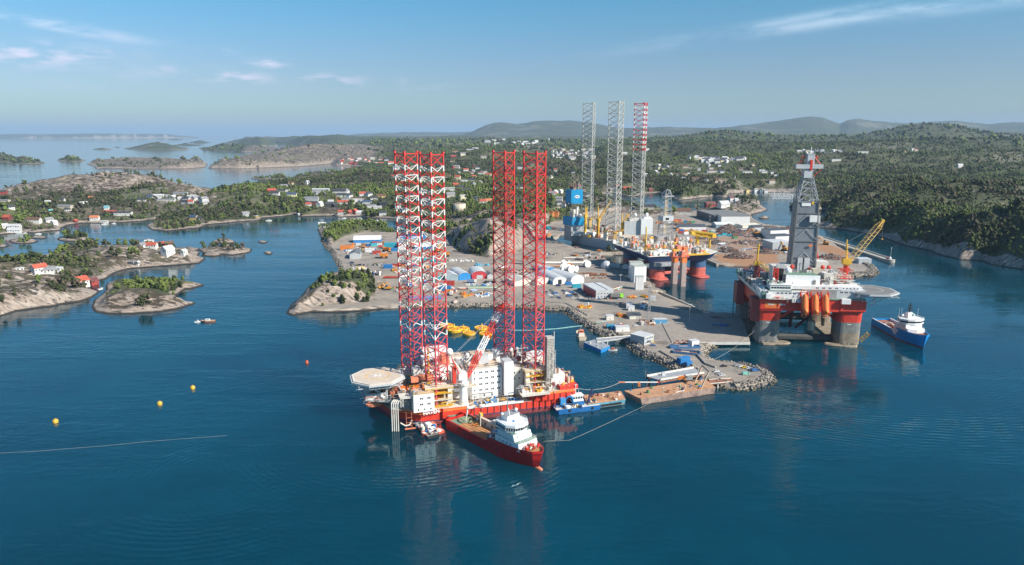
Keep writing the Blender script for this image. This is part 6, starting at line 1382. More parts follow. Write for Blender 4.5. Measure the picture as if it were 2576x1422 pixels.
def small_ferry():
 a = G(1064, 1100); b = G(1112, 1088); ang = bearing(a, b); L = math.hypot(b[0] - a[0], b[1] - a[1]) + 1
 root = empty('crew_boat', 'small white and orange-red crew boat lying across the end of the dark work barge', 'boat', ((a[0] + b[0]) / 2, (a[1] + b[1]) / 2 + 1, 0), ang)
 h = ship_hull(L, 4.4, 1.3, .35, .12, .7, (mat('boat_orange_red', (.66, .10, .05), .4), mat('boat_orange_red', (.66, .10, .05)), WHITE), .5, .5, .05, .9, None, 1); o = h.build('hull', root); o.rotation_euler = (0, 0, math.pi)
 w = MB(); w.bb(-2.6, 1.6, -1.3, 1.3, 1.3, 3.1, WHITE_CLEAN); w.bb(-1.6, 1.2, -1.2, 1.2, 3.1, 4.3, WHITE_CLEAN); w.bb(2.2, 4.6, -1.2, 1.2, 1.3, 2.2, WHITE); wo_ = w.build('wheelhouse', root); g = Each(); side_windows(g, -1.5, 1.1, -1.2, 3.7, 3, .6, .6); side_windows(g, -2.4, 1.4, -1.3, 2.4, 4, .5, .5); g.build('window', wo_)
 r = MB(); r.beam((3.4, -2.1, 2.0), (3.4, -2.4, 2.0), .8, WHITE, 10, None, True); r.truss((4, 0, 1.3), (4, 0, 4.6), 2.4, 1.2, 3, .08, .06, REDP); r.build('life_ring', root)
 root2 = None
 a = G(1036, 1072); b = G(1072, 1104); ang = bearing(a, b); L = math.hypot(b[0] - a[0], b[1] - a[1]) + 2
 r2 = empty('work_barge', 'black-hulled work barge loaded with white and orange containers under the rig bow', 'barge', ((a[0] + b[0]) / 2 + 3.5, (a[1] + b[1]) / 2 + 2, 0), ang)
 m = MB(); m.prism([(-L / 2, -3.5), (L / 2, -3.5), (L / 2, 3.5), (-L / 2, 3.5)], -1, 1.6, BLACK, None, COLGREY); m.build('hull', r2)
 q = MB(); q.bb(-1, 3.6, .2, 3.2, 1.6, 4.8, WHITE_CLEAN); q.bb(2, 5.4, .2, 3.2, 1.6, 3.0, ORANGE); q.bb(-2, 3, 3.4, 6, 1.6, 4.0, CORAL); q.ball((-1.2, -1.5, 2.6), 1.4, WHITE, 10); q.cyl((1.5, -2, 1.6), 1.1, 2, OFFW, 10); q.box((5, 3.5, 3.6), (1.6, 1.6, 3), BLUE)
 clutter(q, -L / 2 + 1, L / 2 - 1, -3, 3, 1.6, 30, [TAN, BLACK, BLUE, OFFW, CORAL, GREY], 1.7, 273, .5, 1.5); q.build('deck_cargo', r2)
small_ferry()
def yellow_buoys():
 WH = mat('buoy_yellow', (.80, .46, .03), .45, 0, .15, .4, (.45, .2, .05))
 def mk(big):
  def f():
   root = empty('mooring_buoy', 'x', 'buoy'); m = MB(); n = 18; r = 6.6
   m.loft([[(r * k * math.cos(2 * math.pi * i / n), r * k * math.sin(2 * math.pi * i / n), z) for i in range(n)] for k, z in ((.7, -1), (.98, .4), (1.06, 2.4), (1.0, 2.9), (.93, 2.3))], WH, True); m.build('float', root)
   c = MB(); c.cyl((0, 0, 2.2), 1.5, 4.4, WH, 8, .35)
   for k in range(6): t = k * 1.047; c.beam((math.cos(t) * 5.6, math.sin(t) * 5.6, 2.6), (0, 0, 3.6), .28, WH, 4)
   for k in range(6): t = k * 1.047 + .5; c.box((math.cos(t) * 4, math.sin(t) * 4, 2.8), (1.2, .8, .9), CORAL, t)
   c.build('centre_post', root); return root
  return f
 K = Kind(mk(1))
 for k, (x, y, s_, lab) in enumerate([(1142, 832, 1.1, 'leftmost front of the raft of six yellow mooring buoys'), (1124, 822, .95, 'back left of the raft of yellow mooring buoys, partly behind a red leg'), (1166, 828, .8, 'back middle of the raft of yellow mooring buoys'), (1180, 840, .85, 'front middle of the raft of yellow mooring buoys'), (1212, 828, .95, 'back right of the raft of yellow mooring buoys'), (1222, 842, .85, 'front right of the raft of yellow mooring buoys, beside the crane boom')]):
  p = G(x, y, 1); K.place((p[0], p[1], 0), k * .4, lab, 'raft of yellow mooring buoys', (s_, s_, s_))
 for x, y, lab, c in ((485, 978, 'yellow round float nearest the rig in the open water', YELLOW), (402, 1018, 'middle one of the three yellow floats in the open water', YELLOW), (140, 1063, 'largest yellow float, nearest the bottom left of the water', YELLOW), (772, 914, 'small orange-red float alone off the helideck', mat('float_red', (.7, .12, .04)))):
  p = G(x, y, 0); r = 1.5 if c is YELLOW else 1.1; root = empty('marker_buoy', lab, 'buoy', (p[0], p[1], 0), 0, 'floats in open water')
  m = MB(); m.loft([[(r * k * math.cos(2 * math.pi * i / 12), r * k * math.sin(2 * math.pi * i / 12), z) for i in range(12)] for k, z in ((.7, -.6), (1.0, 0), (1.05, 1.3), (.8, 1.9))], c); m.build('float', root); t = MB(); t.cyl((0, 0, 1.9), r * .35, .5, c, 8); t.beam((-.5, 0, 2.3), (.5, 0, 2.3), .12, BLACK, 5); t.build('lifting_eye', root)
yellow_buoys()
def boat_maker(hull, cabin, L, B):
 def f():
  root = empty('motor_boat', 'x', 'boat'); h = ship_hull(L, B, L * .10, .4, .15, .5, (hull, hull, TAN), .3, .25, .05, .85, None, .6); h.build('hull', root)
  c = MB(); c.bb(-L * .12, L * .2, -B * .3, B * .3, L * .10, L * .10 + 1.6, cabin); c.bb(-L * .1, L * .16, -B * .31, B * .31, L * .1 + .7, L * .1 + 1.3, GLASS); c.build('cabin', root); return root
 return f
BK = {}
def boat(x, y, rz, L, hull, cabin, label, group=None, z=0.0):
 k = (hull.name, cabin.name, round(L)); p = G(x, y, z)
 if k not in BK: BK[k] = Kind(boat_maker(hull, cabin, L, L * .34))
 return BK[k].place((p[0], p[1], z), rz, label, group)
boat(524, 810, 3.3, 12, RUSTM, WHITE, 'old brown cabin boat anchored off the small wooded islet'); boat(497, 811, .2, 5, WHITE, WHITE, 'tiny white dinghy just left of the old brown cabin boat')
boat(373, 605, .2, 8, CORAL, WHITE, 'small red and white boat in the bay beyond the rocky island'); boat(1541, 882, -.2, 7, WHITE, CORAL, 'white open boat moored under the grey pontoon'); boat(253, 728, 1.2, 6, WHITE, GREY, 'white boat in the narrow gap behind the wooded islet'); boat(676, 556, .1, 11, WHITE, WHITE, 'white boat moored by the bare shore point')
def old_workboat():
 a = G(1461, 850); root = empty('harbour_boat', 'stubby cream and rust harbour boat seen stern-on off the rock wall', 'boat', (a[0], a[1], 0), R(95))
 h = ship_hull(17, 7, 2.6, .4, .15, 1.0, (BLACK, mat('cream_hull', (.58, .50, .38), .6, 0, .2, .5), TAN), .7, .6, .1, .85, None, 1.4); h.build('hull', root); m = MB(); m.bb(-4, 2, -2.4, 2.4, 2.6, 5, OFFW); m.bb(-3, 1, -2, 2, 5, 7.2, CORAL); m.bb(-3.1, 1.1, -1.6, 1.6, 5.8, 6.7, GLASS); m.beam((0, 0, 7), (0, 0, 10), .12, OFFW, 4); m.build('wheelhouse', root)
old_workboat()
# moored yachts of the marina: hull and mast each
def yacht_maker():
 root = empty('sailing_yacht', 'x', 'yacht'); h = ship_hull(11, 3.4, 1.2, .5, .1, .4, (WHITE_CLEAN, WHITE_CLEAN, OFFW), .3, .1, .05, .8, None, .6); h.build('hull', root)
 m = MB(); m.beam((1, 0, 1), (1, 0, 15), .24, WHITE_CLEAN, 4); m.beam((1, 0, 2.6), (-3.6, 0, 2.6), .22, BLUE, 4); m.build('mast', root); return root
YK = Kind(yacht_maker); rr_ = random.Random(8); n_ = 0
for row in range(4):
 for k in range(14 - row):
  n_ += 1; x = 1937 + row * 2 + k * 5.2 + rr_.uniform(-.8, .8); y = 489 + row * 3.8 + rr_.uniform(-.6, .6); p = G(x, y)
  YK.place((p[0], p[1], 0), R(80) + rr_.uniform(-.1, .1), 'white yacht, place %d in row %d from the back of the marina' % (k + 1, row + 1), 'marina yachts', (1, 1, rr_.uniform(.8, 1.15)))
def rope(name, label, pts, r, mt, cat='rope'):
 m = MB(); m.path([Vector(p) for p in pts], r, mt, 4); return tag(m.build(name), label, cat)
ROPE = mat('pale_rope', (.55, .52, .45), .9); ROPEB = mat('turquoise_rope', (.35, .62, .60), .7)
def sag(a, b, d, n=14): a = Vector(a); b = Vector(b); return [a.lerp(b, k / n) + Vector((0, 0, -d * 4 * (k / n) * (1 - k / n))) for k in range(n + 1)]
rope('mooring_line', 'long pale line curving over the water from the barge to the red ship', [GV(x, y, z) for x, y, z in ((1655, 1003, 3), (1620, 1022, 1.5), (1560, 1050, .25), (1500, 1078, .2), (1460, 1096, .2), (1430, 1108, .2), (1400, 1109, .2), (1372, 1110, 3), (1366, 1112, 8))], .05, ROPE)
rope('floating_hose', 'turquoise floating line from the yellow buoys to the yard shore', [GV(x, y, .25) for x, y in ((1238, 826), (1290, 831), (1340, 831), (1400, 827), (1440, 822), (1480, 818))] + [GV(1500, 812, 4), GV(1525, 808, 4)], .3, ROPEB)
rope('mooring_line', 'thin line lying on the water at the left below the yellow floats', [GV(x, y, .15) for x, y in ((-40, 1141), (0, 1140), (80, 1136), (180, 1128), (260, 1122), (360, 1112), (460, 1104), (570, 1096))], .06, mat('white_line', (.30, .33, .34), .8))
rope('mooring_line', 'twin mooring line from the quay corner up to the big red rig', sag(GV(1781, 911, 3), GV(1898, 832, 10), 3), .07, ROPE)
for k, (x0, y0, x1, y1, z1) in enumerate(((1868, 768, 1812, 762, 3), (1868, 778, 1752, 776, 3), (1870, 790, 1770, 790, 3))):
 rope('mooring_line', ('uppermost', 'middle', 'lowest')[k] + ' of three dark lines from the quay edge to the big red rig', sag(GV(x1, y1, z1), GV(x0, y0, 18), 4), .2, BLACK)
rope('mooring_line', 'slack line from the rig stern to the outer end of the loading ramp', sag(hv := Vector((*G(1428, 970, 16), 16)), GV(1560, 962, 5), 4), .1, ROPE)

# ---------------------------------------------------------------- the yard: quays, ramps, halls, vehicles, gear
YZ = 3.0
def gz(x, y): return G(x, y, YZ)
def rocks(lines, per_m, seed, name, label=None):
 """armour stone thrown along a shore: (points in the photograph, width in metres, top height)"""
 rng = np.random.default_rng(seed); C_, S_, = [], []
 for pts, wid, top in lines:
  P = [np.array(G(x, y, 0)) for x, y in pts]
  for a, b in zip(P[:-1], P[1:]):
   L = np.linalg.norm(b - a); n = int(L * per_m * wid / 6)
   if n < 1: continue
   t = rng.uniform(0, 1, n); w = rng.uniform(-.5, .5, n) * wid
   d = (b - a) / L; nr = np.array([-d[1], d[0]])
   xy = a + (b - a) * t[:, None] + nr * w[:, None]
   sd = grid_at(SD, xy[:, 0], xy[:, 1]); z = np.clip(.2 + (sd + 1.5) / 4.5 * top, -.3, top) + rng.uniform(-.3, .3, n)
   ok = (sd > -3.2) & (sd < 9); C_.append(np.column_stack([xy, z])[ok]); S_.append(rng.uniform(.45, 1.2, ok.sum()))
 C_ = np.concatenate(C_); S_ = np.concatenate(S_); m = len(C_)
 bm = bmesh.new(); bmesh.ops.create_icosphere(bm, subdivisions=1, radius=1); V0 = np.array([v.co[:] for v in bm.verts]); F0 = np.array([[v.index for v in f.verts] for f in bm.faces]); bm.free()
 V = V0[None] * rng.uniform(.62, 1.15, (m, len(V0), 1)); sc = S_[:, None] * rng.uniform(.7, 1.3, (m, 3)); V = V * sc[:, None, :]
 an = rng.uniform(0, 6.28, m); ca, sa = np.cos(an)[:, None], np.sin(an)[:, None]
 V = np.stack([V[:, :, 0] * ca - V[:, :, 1] * sa, V[:, :, 0] * sa + V[:, :, 1] * ca, V[:, :, 2]], 2) + C_[:, None, :]
 F = F0[None] + (np.arange(m) * len(V0))[:, None, None]
 me = mesh_np(name, V.reshape(-1, 3), F.reshape(-1, 3), M_ROCK, {'tone': ('POINT', np.repeat(rng.uniform(0, 1, m), len(V0)))})
 o = bpy.data.objects.new(name, me); COL.objects.link(o); o['kind'] = 'stuff'
def mat_rock():
 q = NT_('armour_stone'); t = q.attr('tone'); n = q.noise(q.n('ShaderNodeTexCoord').outputs['Object'], .9, 4, .7)
 c = q.mix(t, (.12, .105, .09), (.37, .335, .29)); c = q.mix(q.ramp(n, .45, .7, 0, .6), c, (.10, .09, .085))
 z = q.n('ShaderNodeSeparateXYZ'); q.l(q.n('ShaderNodeNewGeometry').outputs['Position'], z.inputs[0])
 c = q.mix(q.ramp(z.outputs[2], .8, .3), c, (.16, .125, .06)); return q.out(c, .9)
M_ROCK = mat_rock()
rocks([([(1005, 774), (1100, 772), (1240, 771), (1321, 774), (1372, 779), (1422, 781)], 8, 3.0), ([(1422, 781), (1432, 791), (1454, 809), (1477, 822), (1497, 838), (1532, 846), (1556, 848)], 13, 3.2),
  ([(1560, 860), (1580, 871), (1598, 881), (1610, 892), (1640, 903), (1669, 915), (1694, 929), (1716, 928), (1733, 936), (1745, 950), (1762, 965)], 12, 3.2),
  ([(1762, 965), (1811, 974), (1848, 981), (1885, 980), (1921, 973), (1944, 959), (1940, 946), (1912, 931), (1872, 920)], 13, 3.4), ([(1872, 920), (1799, 912), (1776, 901), (1772, 889), (1784, 880), (1796, 866)], 10, 2.6),
  ([(813, 604), (823, 623), (839, 636), (843, 652), (853, 667), (858, 680)], 10, 3), ([(2020, 705), (2090, 706), (2165, 696), (2195, 695), (2208, 686), (2200, 675), (2183, 668)], 20, 4.5), ([(1640, 715), (1672, 736), (1653, 740)], 10, 2)], 2.3, 3, 'shore_rubble')
# quay slabs
def slab(name, label, cat, pts, z1, z0, mt, top=None, piles=0, zz=3.0, kind=None):
 P = [G(x, y, zz) for x, y in pts]; a = (sum(p[0] for p in P) / len(P), sum(p[1] for p in P) / len(P)); root = empty(name, label, cat, (a[0], a[1], 0))
 area = sum(P[i][0] * P[(i + 1) % len(P)][1] - P[(i + 1) % len(P)][0] * P[i][1] for i in range(len(P)))
 if area < 0: P = P[::-1]
 L = [(p[0] - a[0], p[1] - a[1]) for p in P]; m = MB(); m.prism(L, z0, z1, mt, None, top); m.build('deck', root); return root, L
rt, L_ = slab('loading_quay', 'pale concrete loading quay beside the left column of the big red rig', 'quay', [(1690, 862.5), (1886.5, 862), (1884.5, 850), (1862, 792), (1776, 792), (1664, 812)], 3.5, 1.6, CONC, mat('quay_top', (.33, .285, .24), .85, 0, .15, .3, (.24, .21, .18)))
m = MB(); ed = sorted(L_, key=lambda q: q[1])[:2]; a, b = sorted(ed)
for k in range(7): x = a[0] + (b[0] - a[0]) * (.3 + .7 * k / 6); y = a[1] + (b[1] - a[1]) * (.3 + .7 * k / 6); m.cyl((x, y + 1.2, -3), .5, 4.8, COLGREY, 8)
m.bb(a[0], b[0], a[1] - .3, a[1], 1.4, 3.6, OFFW); m.build('pile', rt)
def quay_wall(name, label, pts, w, z, mt, h0=-2):
 m = MB(); P = [Vector((*G(x, y, 0), 0)) for x, y in pts]
 for a, b in zip(P[:-1], P[1:]):
  d = (b - a).normalized(); n = Vector((-d.y, d.x, 0)); q = [a - n * w / 2, b - n * w / 2, b + n * w / 2, a + n * w / 2]; m.prism([(v.x, v.y) for v in q], h0, z, mt)
 return tag(m.build(name), label, 'quay wall')
quay_wall('quay_wall', 'concrete quay edge of the scrapyard facing the dock', [(1776, 657), (1805, 669.5)], 3, 3.4, CONC); quay_wall('quay_wall', 'low concrete quay edge running along the dark rig dock', [(1656, 739), (1739, 776), (1766, 791)], 2, 3.3, CONC); quay_wall('quay_wall', 'narrow finger quay between the grey hull and the dock', [(1508, 640), (1592, 638)], 9, 3.6, mat('finger_quay_concrete', (.33, .31, .28), .85))
def breakwater():
 A, B = Vector((*G(2066, 602, 0), 0)), Vector((*G(2240, 660, 0), 0)); ang = math.atan2(B.y - A.y, B.x - A.x); L = (B - A).length
 root = empty('breakwater', 'long straight concrete breakwater with a beacon hut at its rounded tip', 'breakwater', (A.x, A.y, 0), ang); m = MB(); cp = mat('breakwater_concrete', (.42, .40, .35), .85, 0, .15, .4, (.22, .2, .16)); m.bb(0, L, -5, 5, -3, 3.2, cp); m.bb(0, L - 8, 3.4, 5, 3.2, 4.6, cp); m.prism([(L + 5 * math.cos(t) - .1, 5.6 * math.sin(t)) for t in [math.pi * (k / 10 - .5) for k in range(11)]], -3, 4, cp); m.build('wall', root)
 b = MB(); b.cyl((L - 2, 0, 3.2), 1.7, 2.4, WHITE, 10); b.ball((L - 2, 0, 5.6), 1.7, WHITE, 10); b.box((L - 7, 1, 4.2), (5, 3, 2), REDP); b.build('beacon_hut', root); t = MB(); t.beam((L - 3, 1, 4), (L - 3, 1, 19), .22, OFFW, 5); t.box((L - 3, 1, 19), (1, 1, 1), OFFW); t.build('mast', root)
breakwater()
# ramps
def linkspan():
 A, B, C_, D_ = [Vector((*G(x, y, 6.5), 6.5)) for x, y in ((1627, 947), (1745, 919), (1771, 932), (1661, 957))]; C_.z = B.z = 4.4
 root = empty('loading_ramp', 'long grey steel loading ramp with white edge girder leading out to the barges', 'ramp', (A.x, A.y, 0)); o = Vector((A.x, A.y, 0)); q = [v - o for v in (A, B, C_, D_)]; m = MB(); up = Vector((0, 0, .6))
 m.add([*q, *[v - up for v in q]], [(3, 2, 1, 0), (4, 5, 6, 7), (0, 1, 5, 4), (1, 2, 6, 5), (2, 3, 7, 6), (3, 0, 4, 7)], GREY); m.build('deck', root)
 g = MB()
 for a, b in ((q[0], q[1]), (q[3], q[2])): g.beam(a + Vector((0, 0, .5)), b + Vector((0, 0, .5)), .7, OFFW, 4); g.beam(a - Vector((0, 0, 1.4)), b - Vector((0, 0, 1.2)), .6, RUSTM, 4)
 for k in range(13): t = k / 12; a = q[3].lerp(q[2], t); g.beam(a + Vector((0, 0, .5)), a - Vector((0, 0, 1.3)), .2, OFFW, 4)
 g.build('girder', root); s = MB()
 for v in (q[0].lerp(q[3], .2), q[0].lerp(q[3], .8)): s.beam((v.x, v.y, -2), (v.x, v.y, v.z), .7, RUSTM, 8)
 s.beam((q[0].x - 1, q[0].y, 2), (q[0].x - 1, q[0].y, 12), .15, COLGREY, 4); s.build('support', root); b = MB(); c = q[0].lerp(q[2], .28); b.box(c + Vector((0, 0, 1)), (2.6, 1.6, 2), LGREY, .3); b.build('counterweight', root)
linkspan()
def plain_ramp(name, label, cat, pts, zs, mt, side):
 P = [Vector((*G(x, y, z), z)) for (x, y), z in zip(pts, zs)]; o = Vector((P[0].x, P[0].y, 0)); root = empty(name, label, cat, o); q = [p - o for p in P]; m = MB(); up = Vector((0, 0, .7)); m.add([*q, *[v - up for v in q]], [(0, 1, 2, 3), (7, 6, 5, 4), (0, 1, 5, 4), (1, 2, 6, 5), (2, 3, 7, 6), (3, 0, 4, 7)], mt); m.build('deck', root)
 g = MB(); g.beam(q[0] + Vector((0, 0, .2)), q[1] + Vector((0, 0, .2)), .35, side, 4); g.beam(q[3] + Vector((0, 0, .2)), q[2] + Vector((0, 0, .2)), .35, side, 4)
 g.beam((*(q[0].lerp(q[1], .3))[:2], -2), (*(q[0].lerp(q[1], .3))[:2], q[0].z - .6), .5, side, 8); g.build('girder', root)
plain_ramp('steel_ramp', 'rusty flap ramp from the long barge up to the car park point', 'ramp', [(1787, 966), (1849, 960), (1840, 952), (1783, 955)], [3.6, 3.4, 3.4, 3.8], RUSTM, OFFW)
plain_ramp('small_bridge', 'short grey footbridge from the rock wall to the blue-sided pontoon', 'bridge', [(1502, 861), (1588, 850), (1592, 844), (1500, 852)], [3.6, 3.4, 3.4, 3.6], GREY, OFFW)
def boom_on_trestle():
 a = Vector((*G(1556, 962, 5), 5)); b = Vector((*G(1658, 962, 5), 5)); root = empty('spare_boom', 'long thin white spar with red tips lying beyond the barge', 'spar', (a.x, a.y, 0)); m = MB(); v = b - a
 m.beam((0, 0, 5), (v.x, v.y, 5), .45, WHITE, 6); m.beam((0, 0, 5.02), (v.x * .16, v.y * .16, 5.02), .5, CORAL, 6); m.beam((v.x * .97, v.y * .97, 5), (v.x, v.y, 5), .52, REDP, 6); m.build('spar_tube', root); t = MB(); [t.beam((v.x * k, v.y * k, -1), (v.x * k, v.y * k, 5), .25, RUSTM, 5) for k in (.35, .7, .98)]; t.build('trestle', root)
boom_on_trestle()
# ---- halls: front edge A-B in the photograph, depth and turn of the side walls
def hall(name, label, A, B, depth, wall_h, ridge, wall, roof, style='gable', ridge_along='depth', door=None, skew=None, low=None, windows=0, cat='hall', z=YZ, band=None):
 a, b = G(*A, z), G(*B, z); ang = bearing(a, b); W = math.hypot(b[0] - a[0], b[1] - a[1]); root = empty(name, label, cat, (a[0], a[1], z), ang); x0, x1, y0, y1 = 0, W, 0, depth; m = MB(); r = MB()
 if style == 'flat':
  m.bb(x0, x1, y0, y1, -1, wall_h, wall); r.bb(x0 - .2, x1 + .2, y0 - .2, y1 + .2, wall_h, wall_h + .4, roof)
 elif style == 'arch' or ridge_along == 'depth':
  n = 9; prof = []
  if style == 'arch':
   prof = [(W / 2 - W / 2 * math.cos(math.pi * k / n), wall_h + (ridge - wall_h) * math.sin(math.pi * k / n)) for k in range(n + 1)]
  else: prof = [(0, wall_h), (W / 2, ridge), (W, wall_h)]
  base = [(0, -1)] + prof + [(W, -1)]; k = len(base)
  for y in (y0, y1): m.add([(x, y, z_) for x, z_ in base], [tuple(range(k))], wall)
  m.add([(0, y0, -1), (0, y1, -1), (0, y1, wall_h), (0, y0, wall_h), (W, y0, -1), (W, y1, -1), (W, y1, wall_h), (W, y0, wall_h)], [(0, 1, 2, 3), (7, 6, 5, 4)], low or wall)
  for (xa, za), (xb, zb) in zip(prof[:-1], prof[1:]): r.add([(xa, y0 - .5, za), (xb, y0 - .5, zb), (xb, y1 + .5, zb), (xa, y1 + .5, za), (xa, y0 - .5, za + .3), (xb, y0 - .5, zb + .3), (xb, y1 + .5, zb + .3), (xa, y1 + .5, za + .3)], [(0, 1, 2, 3), (7, 6, 5, 4), (0, 1, 5, 4), (1, 2, 6, 5), (2, 3, 7, 6), (3, 0, 4, 7)], roof)
  if band: r.add([(W * .30, y0 - .55, ridge * .96 if style == 'arch' else wall_h), (W * .34, y0 - .55, ridge * .97), (W * .34, y1, ridge * .97), (W * .30, y1, ridge * .96)], [(0, 1, 2, 3)], band)
 else:
  m.bb(x0, x1, y0, y1, -1, wall_h, low or wall); m.add([(0, 0, wall_h), (0, depth / 2, ridge), (0, depth, wall_h), (W, 0, wall_h), (W, depth / 2, ridge), (W, depth, wall_h)], [(0, 1, 2), (5, 4, 3)], wall)
  for s_ in (0, 1): ya, yb = (0 - .5, depth / 2) if s_ == 0 else (depth / 2, depth + .5); za, zb = (wall_h, ridge) if s_ == 0 else (ridge, wall_h); r.add([(-.4, ya, za), (W + .4, ya, za), (W + .4, yb, zb), (-.4, yb, zb), (-.4, ya, za + .3), (W + .4, ya, za + .3), (W + .4, yb, zb + .3), (-.4, yb, zb + .3)], [(0, 1, 2, 3), (4, 5, 6, 7), (0, 1, 5, 4), (1, 2, 6, 5), (2, 3, 7, 6), (3, 0, 4, 7)], roof)
 m.build('wall', root); r.build('roof', root)
 if door: d = MB(); dx0, dx1, dh, dm = door; d.bb(W * dx0, W * dx1, -.12, .05, 0, dh, dm); d.build('door', root)
 if windows:
  w = Each()
  for fl in range(windows): side_windows(w, 1, W - 1, 0, 1.8 + 3.2 * fl, 5, 1.0, 1.1)
  w.build('window', root)
 return root
PW = mat('sheet_white', (.74, .74, .72), .5, 0, .06, .12, (.5, .48, .42)); PG = mat('sheet_grey', (.46, .48, .49), .5, 0, .08, .15); PB = mat('sheet_blue', (.03, .24, .56), .45, 0, .08, .12); PR = mat('sheet_red', (.52, .05, .06), .5, 0, .08, .1); PT = mat('sheet_teal_grey', (.26, .34, .38), .5, 0, .1); PD = mat('sheet_dark', (.085, .095, .11), .55, 0, .12); PRF = mat('roof_sheet_pale', (.60, .61, .61), .45, 0, .08, .2, (.4, .38, .35)); PC = mat('sheet_cream', (.66, .63, .54), .6, 0, .06, .1); DOORG = mat('roller_door', (.46, .48, .49), .5, 0, .05)
hall('warehouse', 'long white-roofed warehouse with blue lower walls below the northern knoll', (889, 611.5), (957, 610.5), 26, 4.5, 9.5, PW, PW, ridge_along='width', low=PB)
hall('shed', 'pale grey gable shed with a large roller door near the left shore', (880, 652), (907, 651.3), 26, 7.0, 9.5, PG, mat('roof_slate', (.16, .17, .18), .6), door=(.2, .8, 6, DOORG))
hall('warehouse', 'low blue warehouse with white roof behind the banded legs', (1044, 627.5), (1097, 626), 20, 3.5, 8, PW, PW, ridge_along='width', low=PB); hall('warehouse', 'bright blue warehouse with dark roof under the quarry hill', (1008, 601.5), (1070, 601), 22, 6, 8, PB, PD, ridge_along='width'); hall('shed', 'white gable shed with grey door behind the leftmost banded leg', (1003, 629), (1022, 628), 20, 8, 11, PW, PRF, door=(.25, .8, 6, DOORG))
hall('shed', 'teal-grey gable shed beside the blue tent hall', (1124, 708), (1153, 706), 24, 6, 8.5, PT, PRF); hall('tent_hall', 'round-roofed tent hall with a bright blue end beside the red one', (1154, 706), (1184, 703.5), 34, 5, 9, PB, PRF, 'arch'); hall('tent_hall', 'round-roofed tent hall with a bright red end and grey door', (1187, 702.5), (1225, 701), 30, 5, 9.5, PR, PRF, 'arch', door=(.32, .72, 4.5, DOORG)); hall('shed', 'small open-roofed grey shed right of the red tent hall', (1226, 702), (1243, 701), 14, 4, 6.5, PG, mat('roof_slate', (.16, .17, .18)))
hall('warehouse', 'cream low gable warehouse behind the right pair of red legs', (1294, 721), (1345, 716), 26, 5, 8, PC, mat('roof_cream', (.60, .60, .52), .6)); hall('warehouse', 'second cream warehouse, touching the blue and white tent hall', (1347, 719), (1380, 713), 26, 6, 9, PC, mat('roof_cream', (.60, .60, .52)))
hall('tent_hall', 'white-roofed tent hall with a blue-bottomed end and open door', (1391, 717), (1427, 714), 46, 4, 9, PW, PRF, 'arch', door=(.35, .6, 5.5, BLACK), low=PB); hall('tent_hall', 'small blue and white tent hall behind the two large ones', (1374, 690), (1397, 687), 28, 4, 8, PB, PRF, 'arch'); hall('tent_hall', 'plain white tent hall with a pale end door', (1436, 716.5), (1469, 711.5), 44, 5, 10, PW, PRF, 'arch', door=(.38, .62, 6, PW))
o_ = hall('office_building', 'two-storey grey and dark red office building beside the main car park', (1499, 752), (1543, 749), 36, 8.6, 9.4, PG, PRF, 'flat', windows=2, cat='building')
m = MB(); m.bb(-.14, -.02, 1, 35, 0, 7.4, PR); m.bb(12, 13, -.3, 36, 9.0, 9.2, PD); m.bb(19.3, 19.6, 20, 36, 0, 8.9, PR); m.build('cladding_panel', o_)
for k, (A, B, dep, h_, lab) in enumerate([((1585, 704), (1617, 704), 12, 20, 'tallest white box-shaped silo block, at the back of the trio'), ((1595, 711), (1625, 709.5), 11, 18.5, 'middle white box-shaped silo block with a grey top'), ((1599, 729.5), (1619, 729.5), 7, 14.5, 'front white silo block standing closest to the camera')]):
 r_ = hall('silo_block', lab, A, B, dep, h_, h_, PW, mat('silo_top', (.42, .46, .40), .7), 'flat', cat='silo'); m = MB(); W = math.hypot(G(*B, YZ)[0] - G(*A, YZ)[0], G(*B, YZ)[1] - G(*A, YZ)[1])
 for j in range(1, 3): m.bb(W * j / 3 - .06, W * j / 3 + .06, -.12, 0, 0, h_, DOORG)
 m.build('seam', r_)
o_ = hall('factory_hall', 'very large dark grey factory hall with a deep white extension by the inner channel', (1752, 545), (1797, 559.5), 70, 13, 14, PD, mat('roof_grey_flat', (.20, .20, .19), .8), 'flat', cat='factory');
d = MB()
for k in range(4): d.bb(6 + k * 11, 13 + k * 11, -.2, 0, 0, 8, mat('dark_door', (.05, .06, .08), .5))
d.build('door', o_)
hall('factory_hall', 'white-clad flat hall forming the right half of the big dark factory', (1814, 563.5), (1886, 563.5), 40, 14, 14.5, PW, mat('roof_grey_flat', (.20, .20, .19)), 'flat', cat='factory')
hall('warehouse', 'pale blue-grey warehouse with white roof in front of the factory', (1801, 574), (1847, 574), 30, 6, 9, PT, PW, ridge_along='width'); hall('warehouse', 'cream-roofed low warehouse right of the white-roofed one', (1868, 574), (1911, 571), 24, 4, 6, PC, PC, ridge_along='width'); hall('warehouse', 'long low white building with near-black roof in the container field', (1709, 578), (1776, 578), 24, 5, 8.5, PW, PD, ridge_along='width'); hall('shed', 'small grey shed with dark roof at the scrapyard edge', (1897, 581), (1921, 580), 18, 6, 9, PG, PD, ridge_along='width')
hall('scrap_hall', 'tall white hall with dark flat roof beside the derrick, rearmost of three', (1937, 602), (1983, 600), 26, 14, 14, PW, PD, 'flat', cat='hall'); hall('scrap_hall', 'white hall with wide dark roof beside the derrick, middle of three', (1950, 613), (1998, 611), 26, 11, 11, PW, PD, 'flat', cat='hall'); hall('scrap_hall', 'pale concrete-grey hall beside the derrick, nearest of three', (1917, 621), (1943, 630), 30, 11, 11, PG, PRF, 'flat', cat='hall'); hall('shed', 'small grey flat shed on the rubble mound behind the big rig crane', (2160, 664), (2192, 664), 14, 6, 6.5, PG, PRF, 'flat')
